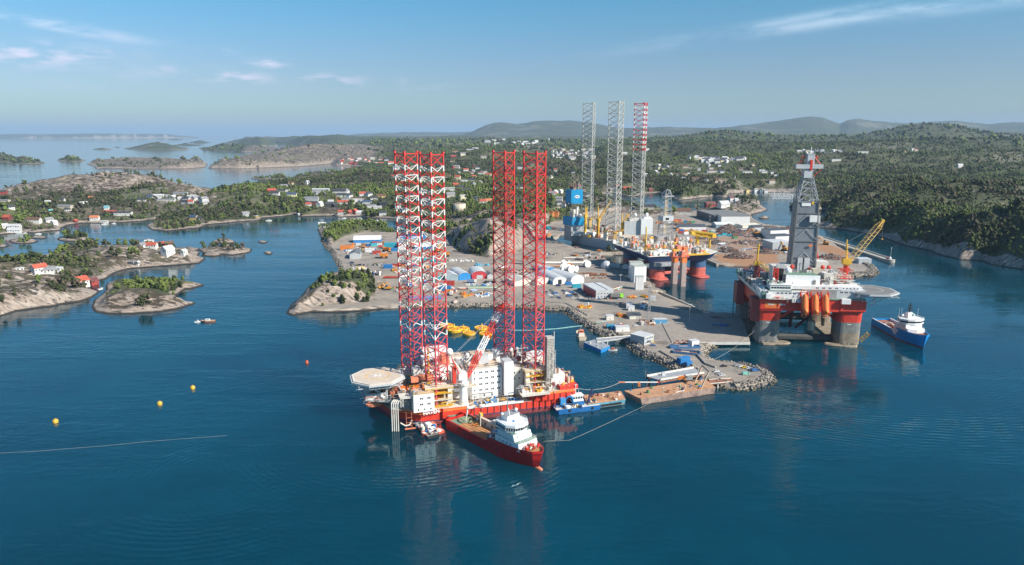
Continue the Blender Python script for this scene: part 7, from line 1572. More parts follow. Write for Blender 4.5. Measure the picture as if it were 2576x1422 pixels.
o_ = hall('site_office', 'stacked grey portable office with outside stair on the rock-lined quay', (1620.5, 869.5), (1644, 861.5), 14, 6.6, 6.8, PG, PRF, 'flat', windows=2, cat='portable office'); s_ = MB(); s_.beam((7, -1.2, 3.4), (12, -1.2, 0), .18, YELLOW, 4); s_.beam((7, -2.2, 3.4), (12, -2.2, 0), .18, YELLOW, 4); s_.bb(4, 7, -2.4, 0, 3.3, 3.5, GREY); s_.build('stair', o_)
hall('shed', 'low shed with near-black roof in the middle of the open quay', (1584, 803.5), (1612, 802.5), 10, 3.4, 5, OFFW, PD, ridge_along='width'); hall('shed', 'white gable shed with dark roof by the silo blocks', (1564, 676.5), (1584, 677.5), 12, 4, 7, PW, PD)
for lab, x, y, w, d_, h_, mt, rz in [('upper of two small white kiosks on the open quay', 1583, 776.5, 5.5, 5, 5, PW, 0), ('lower of two small white kiosks on the open quay', 1588.5, 782, 6, 5, 4, PW, 0), ('white concrete anchor block where the turquoise line comes ashore', 1535, 806, 7, 5, 4, OFFW, .2), ('lone white cabin near the dark rig dock edge', 1642, 756.5, 6, 4, 4, PW, -.2),
  ('white site container beside the rock-lined corner', 1566.5, 834.5, 12, 5, 4.2, PW, .1), ('sky-blue container shed in the middle of the quay', 1661.5, 815, 12, 5, 4, mat('shed_sky_blue', (.10, .34, .56), .5), 0), ('white hut on the neck of the car park point', 1749.5, 872, 7, 5, 4.6, PW, .4), ('white freight container beside the round white dome tank', 1548.5, 674, 11, 5, 4.4, PW, 0)]:
 p = gz(x, y); root = empty('cabin', lab, 'cabin', (p[0], p[1], YZ), rz); m = MB(); m.bb(-w / 2, w / 2, 0, d_, 0, h_, mt); m.build('wall', root); m = MB(); m.bb(-w / 2 - .2, w / 2 + .2, -.2, d_ + .2, h_, h_ + .25, PRF); m.build('roof', root); m = MB(); m.bb(-.6, .6, -.1, 0, 0, 2.1, DOORG); m.build('door', root)
def fuel_tank():
 p = land_at(1156, 531); root = empty('fuel_tank', 'big round cream fuel tank on the hill behind the yard', 'tank', (p.x, p.y, p.z)); m = MB(); m.cyl((0, 0, -4), 12.5, 19, mat('tank_cream', (.58, .52, .40), .6, 0, .08, .15), 36)
 m.build('wall', root, True); r = MB(); r.cyl((0, 0, 15.05), 12.7, 1.6, mat('tank_roof_rust', (.34, .24, .20), .7), 36, 3); r.build('roof', root); l = MB()
 for k in range(12): t = k * .52; l.beam((12.6 * math.cos(t), 12.6 * math.sin(t), 0), (12.6 * math.cos(t), 12.6 * math.sin(t), 15), .1, OFFW, 4)
 l.build('rib', root)
fuel_tank()
def dome_tank():
 p = gz(1526, 677); root = empty('dome_tank', 'white half-round tank lying by the dock behind the silo blocks', 'tank', (p[0], p[1], YZ)); m = MB(); m.ball((0, 4, 3), 7, LGREY, 16); m.build('shell', root, True); s_ = MB()
 for k in range(3): s_.beam((-7 + k * 7, 0, 0), (-4 + k * 4, 2, 4), .5, COLGREY, 5)
 s_.build('cradle', root)
dome_tank()
def reel_maker():
 root = empty('cable_reel', 'x', 'reel'); m = MB()
 for y in (-3.5, 3.5): m.beam((0, y - .2, 5), (0, y + .2, 5), 5, WHITE, 20, None, True)
 m.build('flange', root); d = MB(); d.beam((0, -3.5, 5), (0, 3.5, 5), 3.2, OFFW, 16); d.bb(-4, 4, -4, 4, -.1, .5, COLGREY); d.build('drum', root); return root
RK = Kind(reel_maker)
for k, (x, y, rz, s_, lab) in enumerate([(1476, 672, .4, .9, 'single white cable reel by the dock corner'), (1420, 684, .2, 1.0, 'left reel of the white carousel behind the tent halls'), (1434, 686, .5, 1.0, 'middle reel of the white carousel behind the tent halls'), (1446, 684, .9, .8, 'right reel of the white carousel behind the tent halls'), (1419, 668, .3, .7, 'rear reel of the white carousel behind the tent halls')]): p = gz(x, y); RK.place((p[0], p[1], YZ), rz, lab, 'white cable reels', (s_, s_, s_))
# ---- vehicles
def car_maker(col, van=False):
 def f():
  root = empty('parked_van' if van else 'parked_car', 'x', 'van' if van else 'car'); L, W, H_ = (5.6, 2.1, 2.3) if van else (4.5, 1.85, 1.45); m = MB()
  if van: prof = [(-L / 2, .35), (L / 2, .35), (L / 2, 1.0), (L / 2 - .9, 1.25), (L / 2 - 1.6, H_), (-L / 2 + .1, H_)]
  else: prof = [(-L / 2, .3), (L / 2, .3), (L / 2, .75), (L / 2 - 1.1, .95), (-L / 2 + .5, .98), (-L / 2, .8)]
  k = len(prof); m.add([(x, -W / 2, z) for x, z in prof] + [(x, W / 2, z) for x, z in prof], [tuple(range(k)), tuple(range(2 * k - 1, k - 1, -1))] + [(i, i + k, (i + 1) % k + k, (i + 1) % k) for i in range(k)], col); m.build('body', root)
  g = MB()
  if van: g.bb(L / 2 - 2.3, L / 2 - 1.2, -W / 2 - .02, W / 2 + .02, 1.3, 1.95, GLASS)
  else:
   c = [(-L / 2 + .5, .96), (L / 2 - 1.1, .94), (L / 2 - 1.9, H_ - .08), (-L / 2 + 1.1, H_ - .06)]; w = W / 2 - .12; g.add([(x, -w, z) for x, z in c] + [(x, w, z) for x, z in c], [(0, 1, 2, 3), (7, 6, 5, 4), (1, 5, 6, 2), (0, 3, 7, 4)], GLASS); g.bb(-L / 2 + 1.05, L / 2 - 1.85, -w - .03, w + .03, H_ - .09, H_, col)
  g.build('cabin_glass', root)
  for x in (-L * .31, L * .31):
   for y in (-W / 2, W / 2 - .2): w_ = MB(); w_.beam((x, y, .33), (x, y + .2, .33), .33, BLACK, 8, None, True); w_.build('wheel', root)
  return root
 return f
CARC = dict(white=(.78, .78, .77), silver=(.45, .46, .47), black=(.03, .03, .035), blue=(.06, .16, .36), red=(.40, .04, .03), grey=(.18, .19, .20), yellow=(.75, .48, .02), mint=(.25, .55, .48), navy=(.02, .05, .14))
CK = {}
def car(x, y, colr, rz, label, van=False, group=None):
 k = (colr, van)
 if k not in CK: CK[k] = Kind(car_maker(mat('car_' + colr, CARC[colr], .25, .1, .03), van))
 p = gz(x, y); return CK[k].place((p[0], p[1], YZ + .02), rz, label, group)
ORD = ['first', 'second', 'third', 'fourth', 'fifth', 'sixth', 'seventh', 'eighth', 'ninth', 'tenth', 'eleventh', 'twelfth']
def zq(zx, zy): return 1320.9 + zx * .1953, 629 + zy * .1953
rc = random.Random(4)
CC = ['white', 'white', 'silver', 'black', 'grey', 'blue', 'white', 'silver', 'navy', 'red']
for nm, pts in [('leftmost line of the main car park', [(268, 548), (292, 566), (312, 580), (330, 597), (352, 616)]), ('second line of the main car park', [(335, 524), (350, 542), (372, 556), (392, 568), (402, 583), (418, 600), (432, 616), (455, 634)]), ('third line of the main car park', [(492, 528), (510, 540), (524, 556), (545, 570), (560, 586), (578, 600), (620, 628)]),
  ('fourth line of the main car park', [(560, 524), (580, 538), (606, 554), (628, 570), (650, 586), (672, 602), (712, 625)]), ('shaded line along the red office wall', [(705, 515), (735, 530), (765, 548), (800, 585)])]:
 for k, q in enumerate(pts):
  c = rc.choice(CC); v = rc.random() < .15; car(*zq(*q), c, R(8) + rc.uniform(-.1, .1), '%s %s, %s from the back in the %s' % (c, 'van' if v else 'car', ORD[k], nm), v, 'vehicles in the main car park')
for k in range(10):
 c = rc.choice(CC); car(*zq(838 + k * 38, 634 + rc.uniform(-4, 2)), c, R(80) + rc.uniform(-.15, .15), '%s car, %s from the left in the row before the grey office front' % (c, ORD[k]), False, 'cars before the office')
def z6(zx, zy): return 1383.8 + zx * .2442, 786.25 + zy * .2442
for q, c, v, rz, lab in [((1918, 552), 'silver', False, .5, 'silver car at the left end of the angled row on the point'), ((1960, 560), 'white', False, .5, 'white car, second in the angled row on the point'), ((2003, 572), 'yellow', False, .5, 'yellow car in the angled row on the point'), ((2044, 580), 'white', False, .5, 'white car just right of the yellow one on the point'),
  ((2078, 590), 'silver', False, .5, 'silver car beside the blue van on the point'), ((2112, 606), 'blue', True, .2, 'blue van at the right end of the angled row on the point'), ((2018, 642), 'mint', True, .15, 'mint and white pickup alone below the angled row'), ((1790, 558), 'black', False, .1, 'black car parked alone on the neck of the point'),
  ((1712, 612), 'white', False, .3, 'upper white car by the tilted frame on the point'), ((1738, 636), 'silver', False, .2, 'middle silver car by the tilted frame on the point'), ((1772, 652), 'white', False, .1, 'lower white car by the tilted frame on the point'), ((1268, 340), 'silver', False, .1, 'silver car alone beside the brown steel mats'), ((1060, 345), 'blue', False, 0, 'blue car under the office stair'), ((882, 138), 'white', False, .2, 'white car near the middle of the open quay')]:
 car(*z6(*q), c, rz, lab, v)
for x, y, c, lab, v in [(1552, 727, 'black', 'black car alone right of the red office end', False), (1555, 730, 'white', 'white van alone right of the red office end', True), (1582, 703, 'grey', 'grey car at the foot of the silo blocks', False), (1404, 720, 'navy', 'dark van at the corner of the tent halls', True), (886, 663, 'navy', 'dark van outside the pale grey shed', True), (882, 662, 'silver', 'silver car by the left shore track', False) if False else (877, 663, 'silver', 'silver car by the left shore track', False)]: car(x, y, c, .1, lab, v)
def truck_maker(cabc, boxc):
 def f():
  root = empty('lorry', 'x', 'lorry'); m = MB(); m.bb(2.6, 5, -1.25, 1.25, .9, 3.6, cabc); m.bb(4.98, 5.05, -1.1, 1.1, 2.2, 3.2, GLASS); m.build('cab', root); b = MB(); b.bb(-5, 2.3, -1.25, 1.25, 1.2, 3.8, boxc); b.bb(-5, 4, -.5, .5, .8, 1.2, BLACK); b.build('load_box', root)
  for x in (-4, -2.6, 3.6):
   for y in (-1.25, .95): w_ = MB(); w_.beam((x, y, .52), (x, y + .3, .52), .52, BLACK, 9, None, True); w_.build('wheel', root)
  return root
 return f
def lorry(x, y, rz, cabc, boxc, lab, s_=1.0):
 p = gz(x, y); Kind(truck_maker(cabc, boxc)).place((p[0], p[1], YZ), rz, lab, None, (s_, s_, s_))
LIME = mat('lime_green_cab', (.28, .72, .05), .3); lorry(1551, 750.5, .1, LIME, COLGREY, 'lime green lorry parked at the right end of the office', 1.35); lorry(1187, 712, 0, WHITE, mat('box_blue_grey', (.20, .28, .42), .5), 'white lorry with blue-grey box before the red tent hall', 1.1); lorry(1062, 745, .3, RUSTM, TAN, 'brown and tan lorry by the sea wall between the leg pairs') if False else lorry(1136, 742, 1.5, REDP, OFFW, 'white and red tank lorry by the sea wall behind the banded legs', 1.1)
def loader_maker(c):
 def f():
  root = empty('dump_truck', 'x', 'dump truck'); m = MB(); m.box((0, 0, 2.1), (8, 3.6, 1.2), c); m.add([(-4.6, -2.2, 3.2), (2.4, -2.2, 2.6), (2.4, 2.2, 2.6), (-4.6, 2.2, 3.2), (-5.2, -2.5, 5.0), (3.4, -2.5, 5.4), (3.4, 2.5, 5.4), (-5.2, 2.5, 5.0)], [(3, 2, 1, 0), (0, 1, 5, 4), (1, 2, 6, 5), (2, 3, 7, 6), (3, 0, 4, 7)], c); m.build('body', root)
  b = MB(); b.bb(2.6, 4.6, -1.9, .2, 2.6, 4.6, c); b.bb(2.58, 4.63, -1.7, 0, 3.6, 4.4, GLASS); b.build('cab', root)
  for x in (-2.8, 2.8):
   for y in (-2.3, 1.5): w_ = MB(); w_.beam((x, y, 1.3), (x, y + .8, 1.3), 1.3, BLACK, 10, None, True); w_.build('wheel', root)
  return root
 return f
LK = Kind(loader_maker(mat('plant_orange', (.68, .24, .04), .5, 0, .2, .3)))
for x, y, rz, lab in [(966, 650, .2, 'orange dump truck nearest the banded legs on the dirt yard'), (972, 634, 2.8, 'orange dump truck higher up by the blue containers'), (1121, 646, .1, 'orange dump truck at the foot of the quarry hill')]: p = gz(x, y); LK.place((p[0], p[1], YZ), rz, lab, 'orange dump trucks', (1.25, 1.25, 1.25))
def excavator_maker(c):
 def f():
  root = empty('excavator', 'x', 'excavator'); m = MB(); m.bb(-2.4, 2.4, -1.8, -1, 0, 1.1, BLACK); m.bb(-2.4, 2.4, 1, 1.8, 0, 1.1, BLACK); m.build('track', root); b = MB(); b.bb(-2.4, 1.8, -1.5, 1.5, 1.2, 2.6, c); b.bb(.2, 1.8, .2, 1.5, 2.6, 3.9, GLASS); b.build('body', root); a = MB(); a.path([(1.6, -.3, 2.2), (4.6, -.3, 5.8), (7.8, -.3, 3.6)], .4, c, 5); a.path([(7.8, -.3, 3.6), (7.4, -.3, .8)], .35, c, 5); a.box((7.3, -.3, .6), (1.2, 1.3, .9), BLACK); a.build('arm', root); return root
 return f
EK = Kind(excavator_maker(mat('excavator_orange', (.70, .32, .04), .5, 0, .15)))
for x, y, rz, s_, lab in [(1976, 632, 2.0, 2.2, 'orange excavator with raised arm between the halls and the derrick'), (2077, 616, 2.6, 1.8, 'orange excavator on the rust-coloured apron by the breakwater'), (1904, 590, 3.0, 1.8, 'orange excavator on the scrap heaps'), (959, 727, .3, 1.2, 'orange excavator by the track above the knoll cut'), (976, 729, 3.1, 1.3, 'flat-armed yellow excavator beside the knoll cut'), (1100, 634, 1.2, 1.8, 'orange excavator at the base of the second banded leg')]: p = gz(x, y); EK.place((p[0], p[1], YZ), rz, lab, 'excavators', (s_, s_, s_))
# ---- containers, stacks and piles
def box_maker(c, L=6.1):
 def f():
  root = empty('freight_container', 'x', 'container'); m = MB(); m.bb(-L / 2, L / 2, -1.22, 1.22, 0, 2.6, c)
  for k in range(int(L / .6)): m.bb(-L / 2 + .3 + k * .6, -L / 2 + .5 + k * .6, -1.28, -1.22, .2, 2.4, c)
  m.build('body', root); d = MB(); d.bb(L / 2, L / 2 + .08, -1.1, 1.1, .15, 2.45, c); d.beam((L / 2 + .12, 0, .2), (L / 2 + .12, 0, 2.4), .05, STEEL, 4); d.build('door', root); return root
 return f
BC = dict(blue=(.03, .20, .48), white=(.72, .72, .70), orange=(.66, .22, .05), red=(.45, .06, .04), grey=(.36, .38, .38), green=(.06, .24, .13), turquoise=(.04, .36, .46), brown=(.26, .13, .07))
XK = {}
def container(x, y, c, rz, label, s_=1.0, z=YZ, group=None):
 if c not in XK: XK[c] = Kind(box_maker(mat('container_' + c, BC[c], .5, 0, .12, .25)))
 p = gz(x, y); XK[c].place((p[0], p[1], z), rz, label, group, (s_, s_, s_))
for x, y, c, rz, s_, lab in [(1719, 913, 'blue', .6, 1.7, 'large blue container with white sign on the narrow quay neck'), (1732, 918, 'blue', .6, 1.0, 'small blue box below the large one on the quay neck'), (1713, 958, 'orange', .1, .95, 'yellow-orange box at the back edge of the long barge'), (1729, 955, 'grey', .1, 1.1, 'grey box behind the long barge, left of the tilted frame'), (1607, 974, 'orange', 1.5, .7, 'orange box standing on the left end of the long barge'),
  (1548, 829, 'blue', .2, 1.4, 'blue bin beside the white site container'), (1559, 827, 'red', .5, 1.3, 'rust-red box beside the white site container'), (1535, 826, 'turquoise', .3, 1.2, 'turquoise bin left of the blue one by the rock wall'), (1130, 718, 'red', 0, 2.0, 'dark red container before the teal-grey shed'), (1120, 731, 'blue', 0, 2.0, 'bright blue container low in the yard behind the banded legs'), (1450, 724, 'turquoise', .2, 1.6, 'turquoise tank box by the plain white tent hall'),
  (1430, 717, 'blue', .1, 1.2, 'blue skip between the two large tent halls'), (984, 625, 'turquoise', .1, 3.2, 'large turquoise stack left of the banded legs'), (994, 632, 'blue', .1, 1.8, 'blue tank box in front of the turquoise stack'), (948, 639, 'red', .1, 1.8, 'bright red container on the dirt yard'), (930, 634, 'white', .1, 2.2, 'white container in the row on the dirt yard'), (938, 632, 'blue', .1, 1.4, 'blue container in the row on the dirt yard'),
  (869, 628, 'orange', .2, 2.4, 'orange-red frames stacked near the left shore'), (880, 626, 'orange', .4, 1.8, 'second orange stack near the left shore'), (891, 617, 'orange', .2, 1.2, 'small orange skip before the blue and white warehouse'), (976, 675, 'blue', 0, 1.8, 'blue box in the walled-off dirt field'), (995, 672, 'red', 0, 1.6, 'rust-red container near the banded leg in the dirt field'), (1098, 706, 'turquoise', .3, 1.6, 'turquoise box left of the teal-grey shed')]:
 z = 4.0 if 'barge' in lab and 'behind' not in lab else YZ
 container(x, y, c, rz, lab, s_, z)
rc = random.Random(21); Q = []
for (x0, x1, y0, y1, n, where) in [(1655, 1745, 556, 572, 26, 'field beyond the lattice derrick'), (1700, 1800, 580, 590, 14, 'lane below the dark-roofed building'), (1340, 1400, 575, 600, 12, 'field by the blue derrick box'), (900, 960, 612, 622, 12, 'heap before the blue-white warehouse'), (1800, 1860, 590, 606, 8, 'scrapyard middle'), (1040, 1110, 640, 665, 9, 'ground behind the banded legs')]:
 pts = sorted((rc.uniform(x0, x1), rc.uniform(y0, y1)) for _ in range(n))
 for k, (x, y) in enumerate(pts):
  c = rc.choice(list(BC)); container(x, y, c, rc.choice([0, .2, 1.5, .4]), '%s box, %d of %d from the left in the %s' % (c, k + 1, n, where), rc.uniform(1, 1.7), YZ, 'boxes in the ' + where)
def pile(name, label, cat, x, y, L, W, H_, pal, n, seed, rz=0.0, kind='mix'):
 p = gz(x, y); root = empty(name, label, cat, (p[0], p[1], YZ), rz); r_ = random.Random(seed); m = MB()
 for _ in range(n):
  u, v = r_.uniform(-1, 1), r_.uniform(-1, 1)
  if kind == 'heap':
   if u * u + v * v > 1: continue
   h = H_ * (1 - math.sqrt(u * u + v * v)) * r_.uniform(.7, 1.1) + .2; c = r_.choice(pal); s_ = r_.uniform(.5, 1.6); x_, y_ = u * L / 2, v * W / 2
   a = Vector((x_, y_, h)); d = Vector((r_.uniform(-1, 1), r_.uniform(-1, 1), r_.uniform(-.6, .6))).normalized() * s_ * 1.4; m.beam(a - d, a + d, s_ * r_.uniform(.15, .5), c, r_.choice([3, 4]), s_ * r_.uniform(.1, .5), True)
  elif kind == 'pipes':
   y_ = v * W / 2; z_ = r_.uniform(.3, H_); m.beam((-L / 2 + r_.uniform(-1, 1), y_, z_), (L / 2 + r_.uniform(-1, 1), y_ + r_.uniform(-.4, .4), z_), .35, r_.choice(pal), 6, None, True)
  else:
   c = r_.choice(pal); a, b, h = r_.uniform(.6, 3), r_.uniform(.6, 2.4), r_.uniform(.4, H_); m.box((u * L / 2, v * W / 2, h / 2), (a, b, h), c, r_.uniform(0, 3))
   if n <= 34: m.build('loose_piece', root); m = MB()
 if kind == 'heap':
  k = 16; m.loft([[(L / 2 * q * math.cos(6.283 * i / k) * (1 + .1 * math.sin(i * 2.1)), W / 2 * q * math.sin(6.283 * i / k), z) for i in range(k)] for q, z in ((1, -.2), (.72, H_ * .26), (.4, H_ * .58), (.1, H_ * .86))], mat('scrap_core', (.13, .085, .065), .9, 0, .4, .7, (.25, .18, .14)))
 if m.v: m.build('loose_pieces' if kind == 'mix' else ('scrap_pieces' if kind == 'heap' else 'pipe_bundle'), root)
 return root
SC = [RUSTM, mat('scrap_brown', (.17, .10, .075), .9, 0, .3), mat('scrap_dark', (.08, .07, .07), .8, 0, .3), COLGREY, mat('scrap_tan', (.34, .25, .19), .9, 0, .2), mat('scrap_brown', (.17, .10, .075)), LGREY, GREY, REDD]
SC2 = SC + [OFFW, GREEN, BLUE, WHITE, TAN, CORAL]
for k, (x, y, L, W, H_, n, lab, pal) in enumerate([(1832, 583, 56, 50, 15, 620, 'highest dark brown scrap heap in front of the factory', SC), (1858, 590, 50, 40, 9, 420, 'broad mixed scrap heap right of the highest one', SC2), (1890, 586, 44, 36, 8, 360, 'grey-brown scrap heap below the cream warehouse', SC2), (1836, 633, 34, 24, 8, 300, 'crushed scrap heap beside the green skip', SC), (1858, 648, 42, 26, 9, 420, 'fine pale scrap heap on the quay edge', [mat('scrap_tan', (.34, .25, .19)), *SC]),
  (1880, 612, 54, 34, 6, 340, 'low scrap spread in front of the nearest hall', SC2), (1915, 596, 40, 26, 8, 300, 'scrap heap behind the three halls', SC), (1985, 582, 46, 30, 10, 320, 'red-brown scrap heap left of the grey derrick', SC + [REDD]), (1935, 575, 60, 20, 6, 300, 'long scrap bank on the channel shore', SC2), (1805, 612, 40, 30, 6, 260, 'mixed white and rust heap behind the yellow gantry', SC2), (1775, 600, 44, 30, 5, 220, 'low grey heap at the factory road', SC2),
  (1930, 636, 34, 24, 7, 260, 'scrap heap at the corner of the nearest hall', SC), (2090, 650, 44, 26, 7, 300, 'reddish scrap heap behind the rig crane', SC + [REDD, CORAL]), (1822, 626, 26, 16, 4, 120, 'white and green bales beside the dock road', [WHITE, GREEN, OFFW, BLUE]), (1702, 566, 60, 26, 4, 240, 'teal and rust gear spread in the container field', SC2 + [PT]), (1790, 648, 16, 10, 2.5, 60, 'small grey ash heap on the rust-stained quay', [GREY, COLGREY])]):
 pile('scrap_heap', lab, 'scrap heap', x, y, L, W, H_, pal, n, 300 + k, 0, 'heap')
for k, (x, y, L, W, H_, n, rz, lab, pal, kd) in enumerate([(1500, 692, 26, 14, 1.4, 60, .1, 'stack of rust-brown steel plates in the middle of the yard', [RUSTM], 'mix'), (1478, 688, 20, 8, .8, 24, .1, 'thin rust-brown plates left of the main plate stack', [RUSTM], 'mix'), (1514, 700, 26, 8, .8, 24, .05, 'flat rust-brown sheets below the main plate stack', [RUSTM], 'mix'), (1471, 774, 13, 7, 2.4, 26, .1, 'yellow-orange buoyancy frames near the rock wall', [YELLOW, ORANGE], 'mix'), (1477, 765.5, 3, 3, 3, 4, 0, 'white box on end beside the yellow frames', [WHITE], 'mix'),
  (1218, 727, 34, 5, 2.4, 90, .02, 'green and white pipe bundles in a long row by the track', [GREEN, WHITE, OFFW], 'pipes'), (1232, 712, 12, 6, 2.4, 40, 0, 'pile of black tyres beside the cream warehouse', [BLACK], 'mix'), (1068, 752, 34, 12, 2.2, 26, .1, 'blue steel framework lying by the sea wall', [mat('frame_blue', (.12, .26, .48), .5)], 'pipes'), (1222, 741, 12, 7, 4, 18, 0, 'brown and cream deck houses by the sea wall', [RUSTM, TAN, OFFW], 'mix'), (1213, 668, 18, 12, 3.4, 24, 0, 'sky-blue round turntable parts below the quarry cliff', [mat('turntable_blue', (.14, .42, .58), .5)], 'mix'),
  (1160, 657, 34, 9, 2.6, 30, -.1, 'white boats hauled out at the foot of the quarry cliff', [WHITE, OFFW, LGREY], 'mix'), (1095, 672, 30, 10, 3, 50, 0, 'rusty ironwork behind the banded legs', SC2, 'mix'), (1085, 645, 26, 10, 5, 40, 0, 'red-orange frames under the quarry hill', [CORAL, ORANGE, REDP], 'mix'), (1425, 663, 60, 6, 2, 40, 0, 'long white pipe strings laid along the dock road', [OFFW, WHITE, TAN], 'pipes'), (1380, 672, 40, 8, 2, 40, .05, 'pale pipe strings left of the carousel', [OFFW, TAN, RUSTM], 'pipes'), (1442, 650, 26, 4, 1.6, 20, 0, 'white beams laid beside the grey hull', [OFFW], 'pipes'),
  (1390, 640, 34, 10, 2, 40, 0, 'mixed gear on the dirt left of the grey hull', SC2, 'mix'), (1350, 690, 26, 8, 1.6, 34, 0, 'dark steel sections by the right red leg', [COLGREY, GREY, RUSTM], 'pipes'), (1310, 685, 34, 10, 2.6, 40, 0, 'mixed gear between the two right red legs', SC2, 'mix'), (1722, 862, 18, 8, 1.2, 26, .05, 'brown steel mats stacked on the quay neck', [REDD, RUSTM], 'mix'), (1630, 815, 14, 9, 3.6, 40, 0, 'jumble of lamps and gear at the foot of the lattice mast', [OFFW, GREY, TAN, RUSTM], 'mix'), (1545, 822, 18, 7, 2, 34, .2, 'coloured bins and gear on the rock-lined corner', [WHITE, BLUE, CORAL, OFFW, TAN], 'mix'),
  (1812, 820, 14, 6, 1.6, 24, .1, 'blue and rust anchors on the shaded quay', [BLUE, NAVY, RUSTM], 'mix'), (1802, 800, 10, 4, 1.2, 14, .1, 'rust chain heap at the back of the shaded quay', [RUSTM], 'mix'), (898, 630, 34, 8, 2.6, 60, 0, 'rows of rusty and white gear beside the pale grey shed', SC2, 'mix'), (935, 616, 40, 6, 2.4, 70, 0, 'mixed scrap along the blue and white warehouse', SC2, 'mix'), (905, 676, 16, 8, 3, 24, .2, 'white boat hull and gear above the wooded knoll', [WHITE, OFFW, YELLOW], 'mix'), (945, 692, 16, 7, 5, 26, .1, 'purple-blue machines right of the wooded knoll', [mat('violet_blue', (.20, .22, .50), .5), NAVY, OFFW], 'mix'),
  (985, 700, 18, 5, 2, 24, 0, 'rusty beams left of the banded legs', [REDD, RUSTM, REDP], 'pipes'), (1010, 728, 20, 10, 2, 34, 0, 'rusty beams and orange plant at the foot of the banded legs', [RUSTM, ORANGE, GREEN, REDD], 'mix'), (940, 668, 60, 5, 1.8, 60, 0, 'dark gravel bank in the walled field', [BLACK, COLGREY], 'mix'), (1500, 650, 20, 6, 3, 18, 0, 'rust-orange drums on the dock corner', [RUSTM, CORAL, BLACK], 'mix'), (1650, 735, 12, 8, 1.6, 20, 0, 'pale rubble on the rock spit', [OFFW, TAN], 'mix'), (1598, 685, 8, 18, 2, 24, 0, 'parked gear along the silo blocks', SC2, 'mix'), (1450, 580, 60, 20, 3, 60, 0, 'boats and gear beyond the blue derrick box', [WHITE, OFFW, BLUE, TAN], 'mix')]):
 pile('gear_pile', lab, 'gear pile', x, y, L, W, H_, pal, n, 400 + k, rz, kd)
for ia, (x0, x1, y0, y1, n, where) in enumerate([(868, 1000, 622, 645, 22, 'on the dirt beside the banded legs'), (930, 1125, 648, 700, 26, 'in the middle dirt field'), (960, 1230, 706, 764, 24, 'on the strip behind the sea wall'), (1260, 1480, 640, 700, 26, 'around the tent halls'), (1400, 1560, 570, 640, 12, 'beside the grey hull'), (1480, 1640, 720, 800, 10, 'on the open quay'), (1790, 2060, 575, 640, 22, 'between the scrap heaps')]):
 r_ = random.Random(900 + ia); pts = sorted((r_.uniform(x0, x1), r_.uniform(y0, y1)) for _ in range(n)); k0 = 0
 for k, (x, y) in enumerate(pts):
  g_ = gz(x, y)
  if grid_at(SD, g_[0], g_[1]) < 4 or grid_at(YD, g_[0], g_[1]) < 1: continue
  pile('gear_pile', 'small gear heap, %d of %d from the left %s' % (k + 1, n, where), 'gear pile', x, y, r_.uniform(4, 16), r_.uniform(3, 7), r_.uniform(1, 3), r_.choice([SC2, SC, SC2, [WHITE, OFFW, BLUE], [ORANGE, YELLOW, RUSTM], [TAN, RUSTM, OFFW]]), 40, 950 + ia * 40 + k, r_.uniform(0, 3), r_.choice(['mix', 'mix', 'pipes'])).__setitem__('group', 'small gear heaps ' + where)
def tray(x, y, L, W, rz, lab):
 p = gz(x, y); root = empty('steel_tray', lab, 'tray', (p[0], p[1], YZ), rz); m = MB(); m.bb(-L / 2, L / 2, -W / 2, W / 2, 0, .4, RUSTM)
 m.build('floor', root); s_ = MB()
 for y_ in (-W / 2, W / 2): s_.bb(-L / 2, L / 2, y_ - .25, y_ + .25, 0, 1.8, mat('tray_blue', (.06, .16, .32), .5, 0, .2, .4))
 for x_ in (-L / 2, L / 2): s_.bb(x_ - .25, x_ + .25, -W / 2, W / 2, 0, 1.8, mat('tray_blue', (.06, .16, .32)))
 s_.build('rim', root); c = MB(); c.bb(-L * .2, L * .1, -W * .2, W * .2, .4, 1.4, TAN); c.build('load', root)
tray(1722, 875, 24, 5, .02, 'upper of two long blue-rimmed steel trays on the quay neck'); tray(1727, 889, 20, 7, -.35, 'lower angled blue-rimmed steel tray with timber in it')
def mast(x, y, h, lab, lattice):
 p = gz(x, y); root = empty('light_mast', lab, 'light mast', (p[0], p[1], YZ)); m = MB()
 if lattice: m.truss((0, 0, 0), (0, 0, h), 2.2, 2.2, 14, .14, .09, STEEL, None, 1.4, 1.4)
 else: m.beam((0, 0, 0), (0, 0, h), .28, STEEL, 6, .16)
 m.build('pole', root); l = MB(); l.box((0, 0, h), (3.4, .5, .4), OFFW, .3); [l.box((d_, -.4, h), (.6, .5, .6), OFFW) for d_ in (-1.3, 0, 1.3)]; l.build('lamp', root)
mast(1631.5, 806, 32, 'tall lattice light mast in the middle of the quay', True); mast(1733.5, 812, 17, 'slim light pole on the shaded part of the quay', False); mast(1560, 738, 20, 'slim light pole right of the office building', False); mast(1732, 566, 22, 'slim light pole in the container field', False); mast(1785, 568, 18, 'slim light pole beside the dark factory', False); mast(926, 744, 14, 'lone pole on the knoll') if False else None
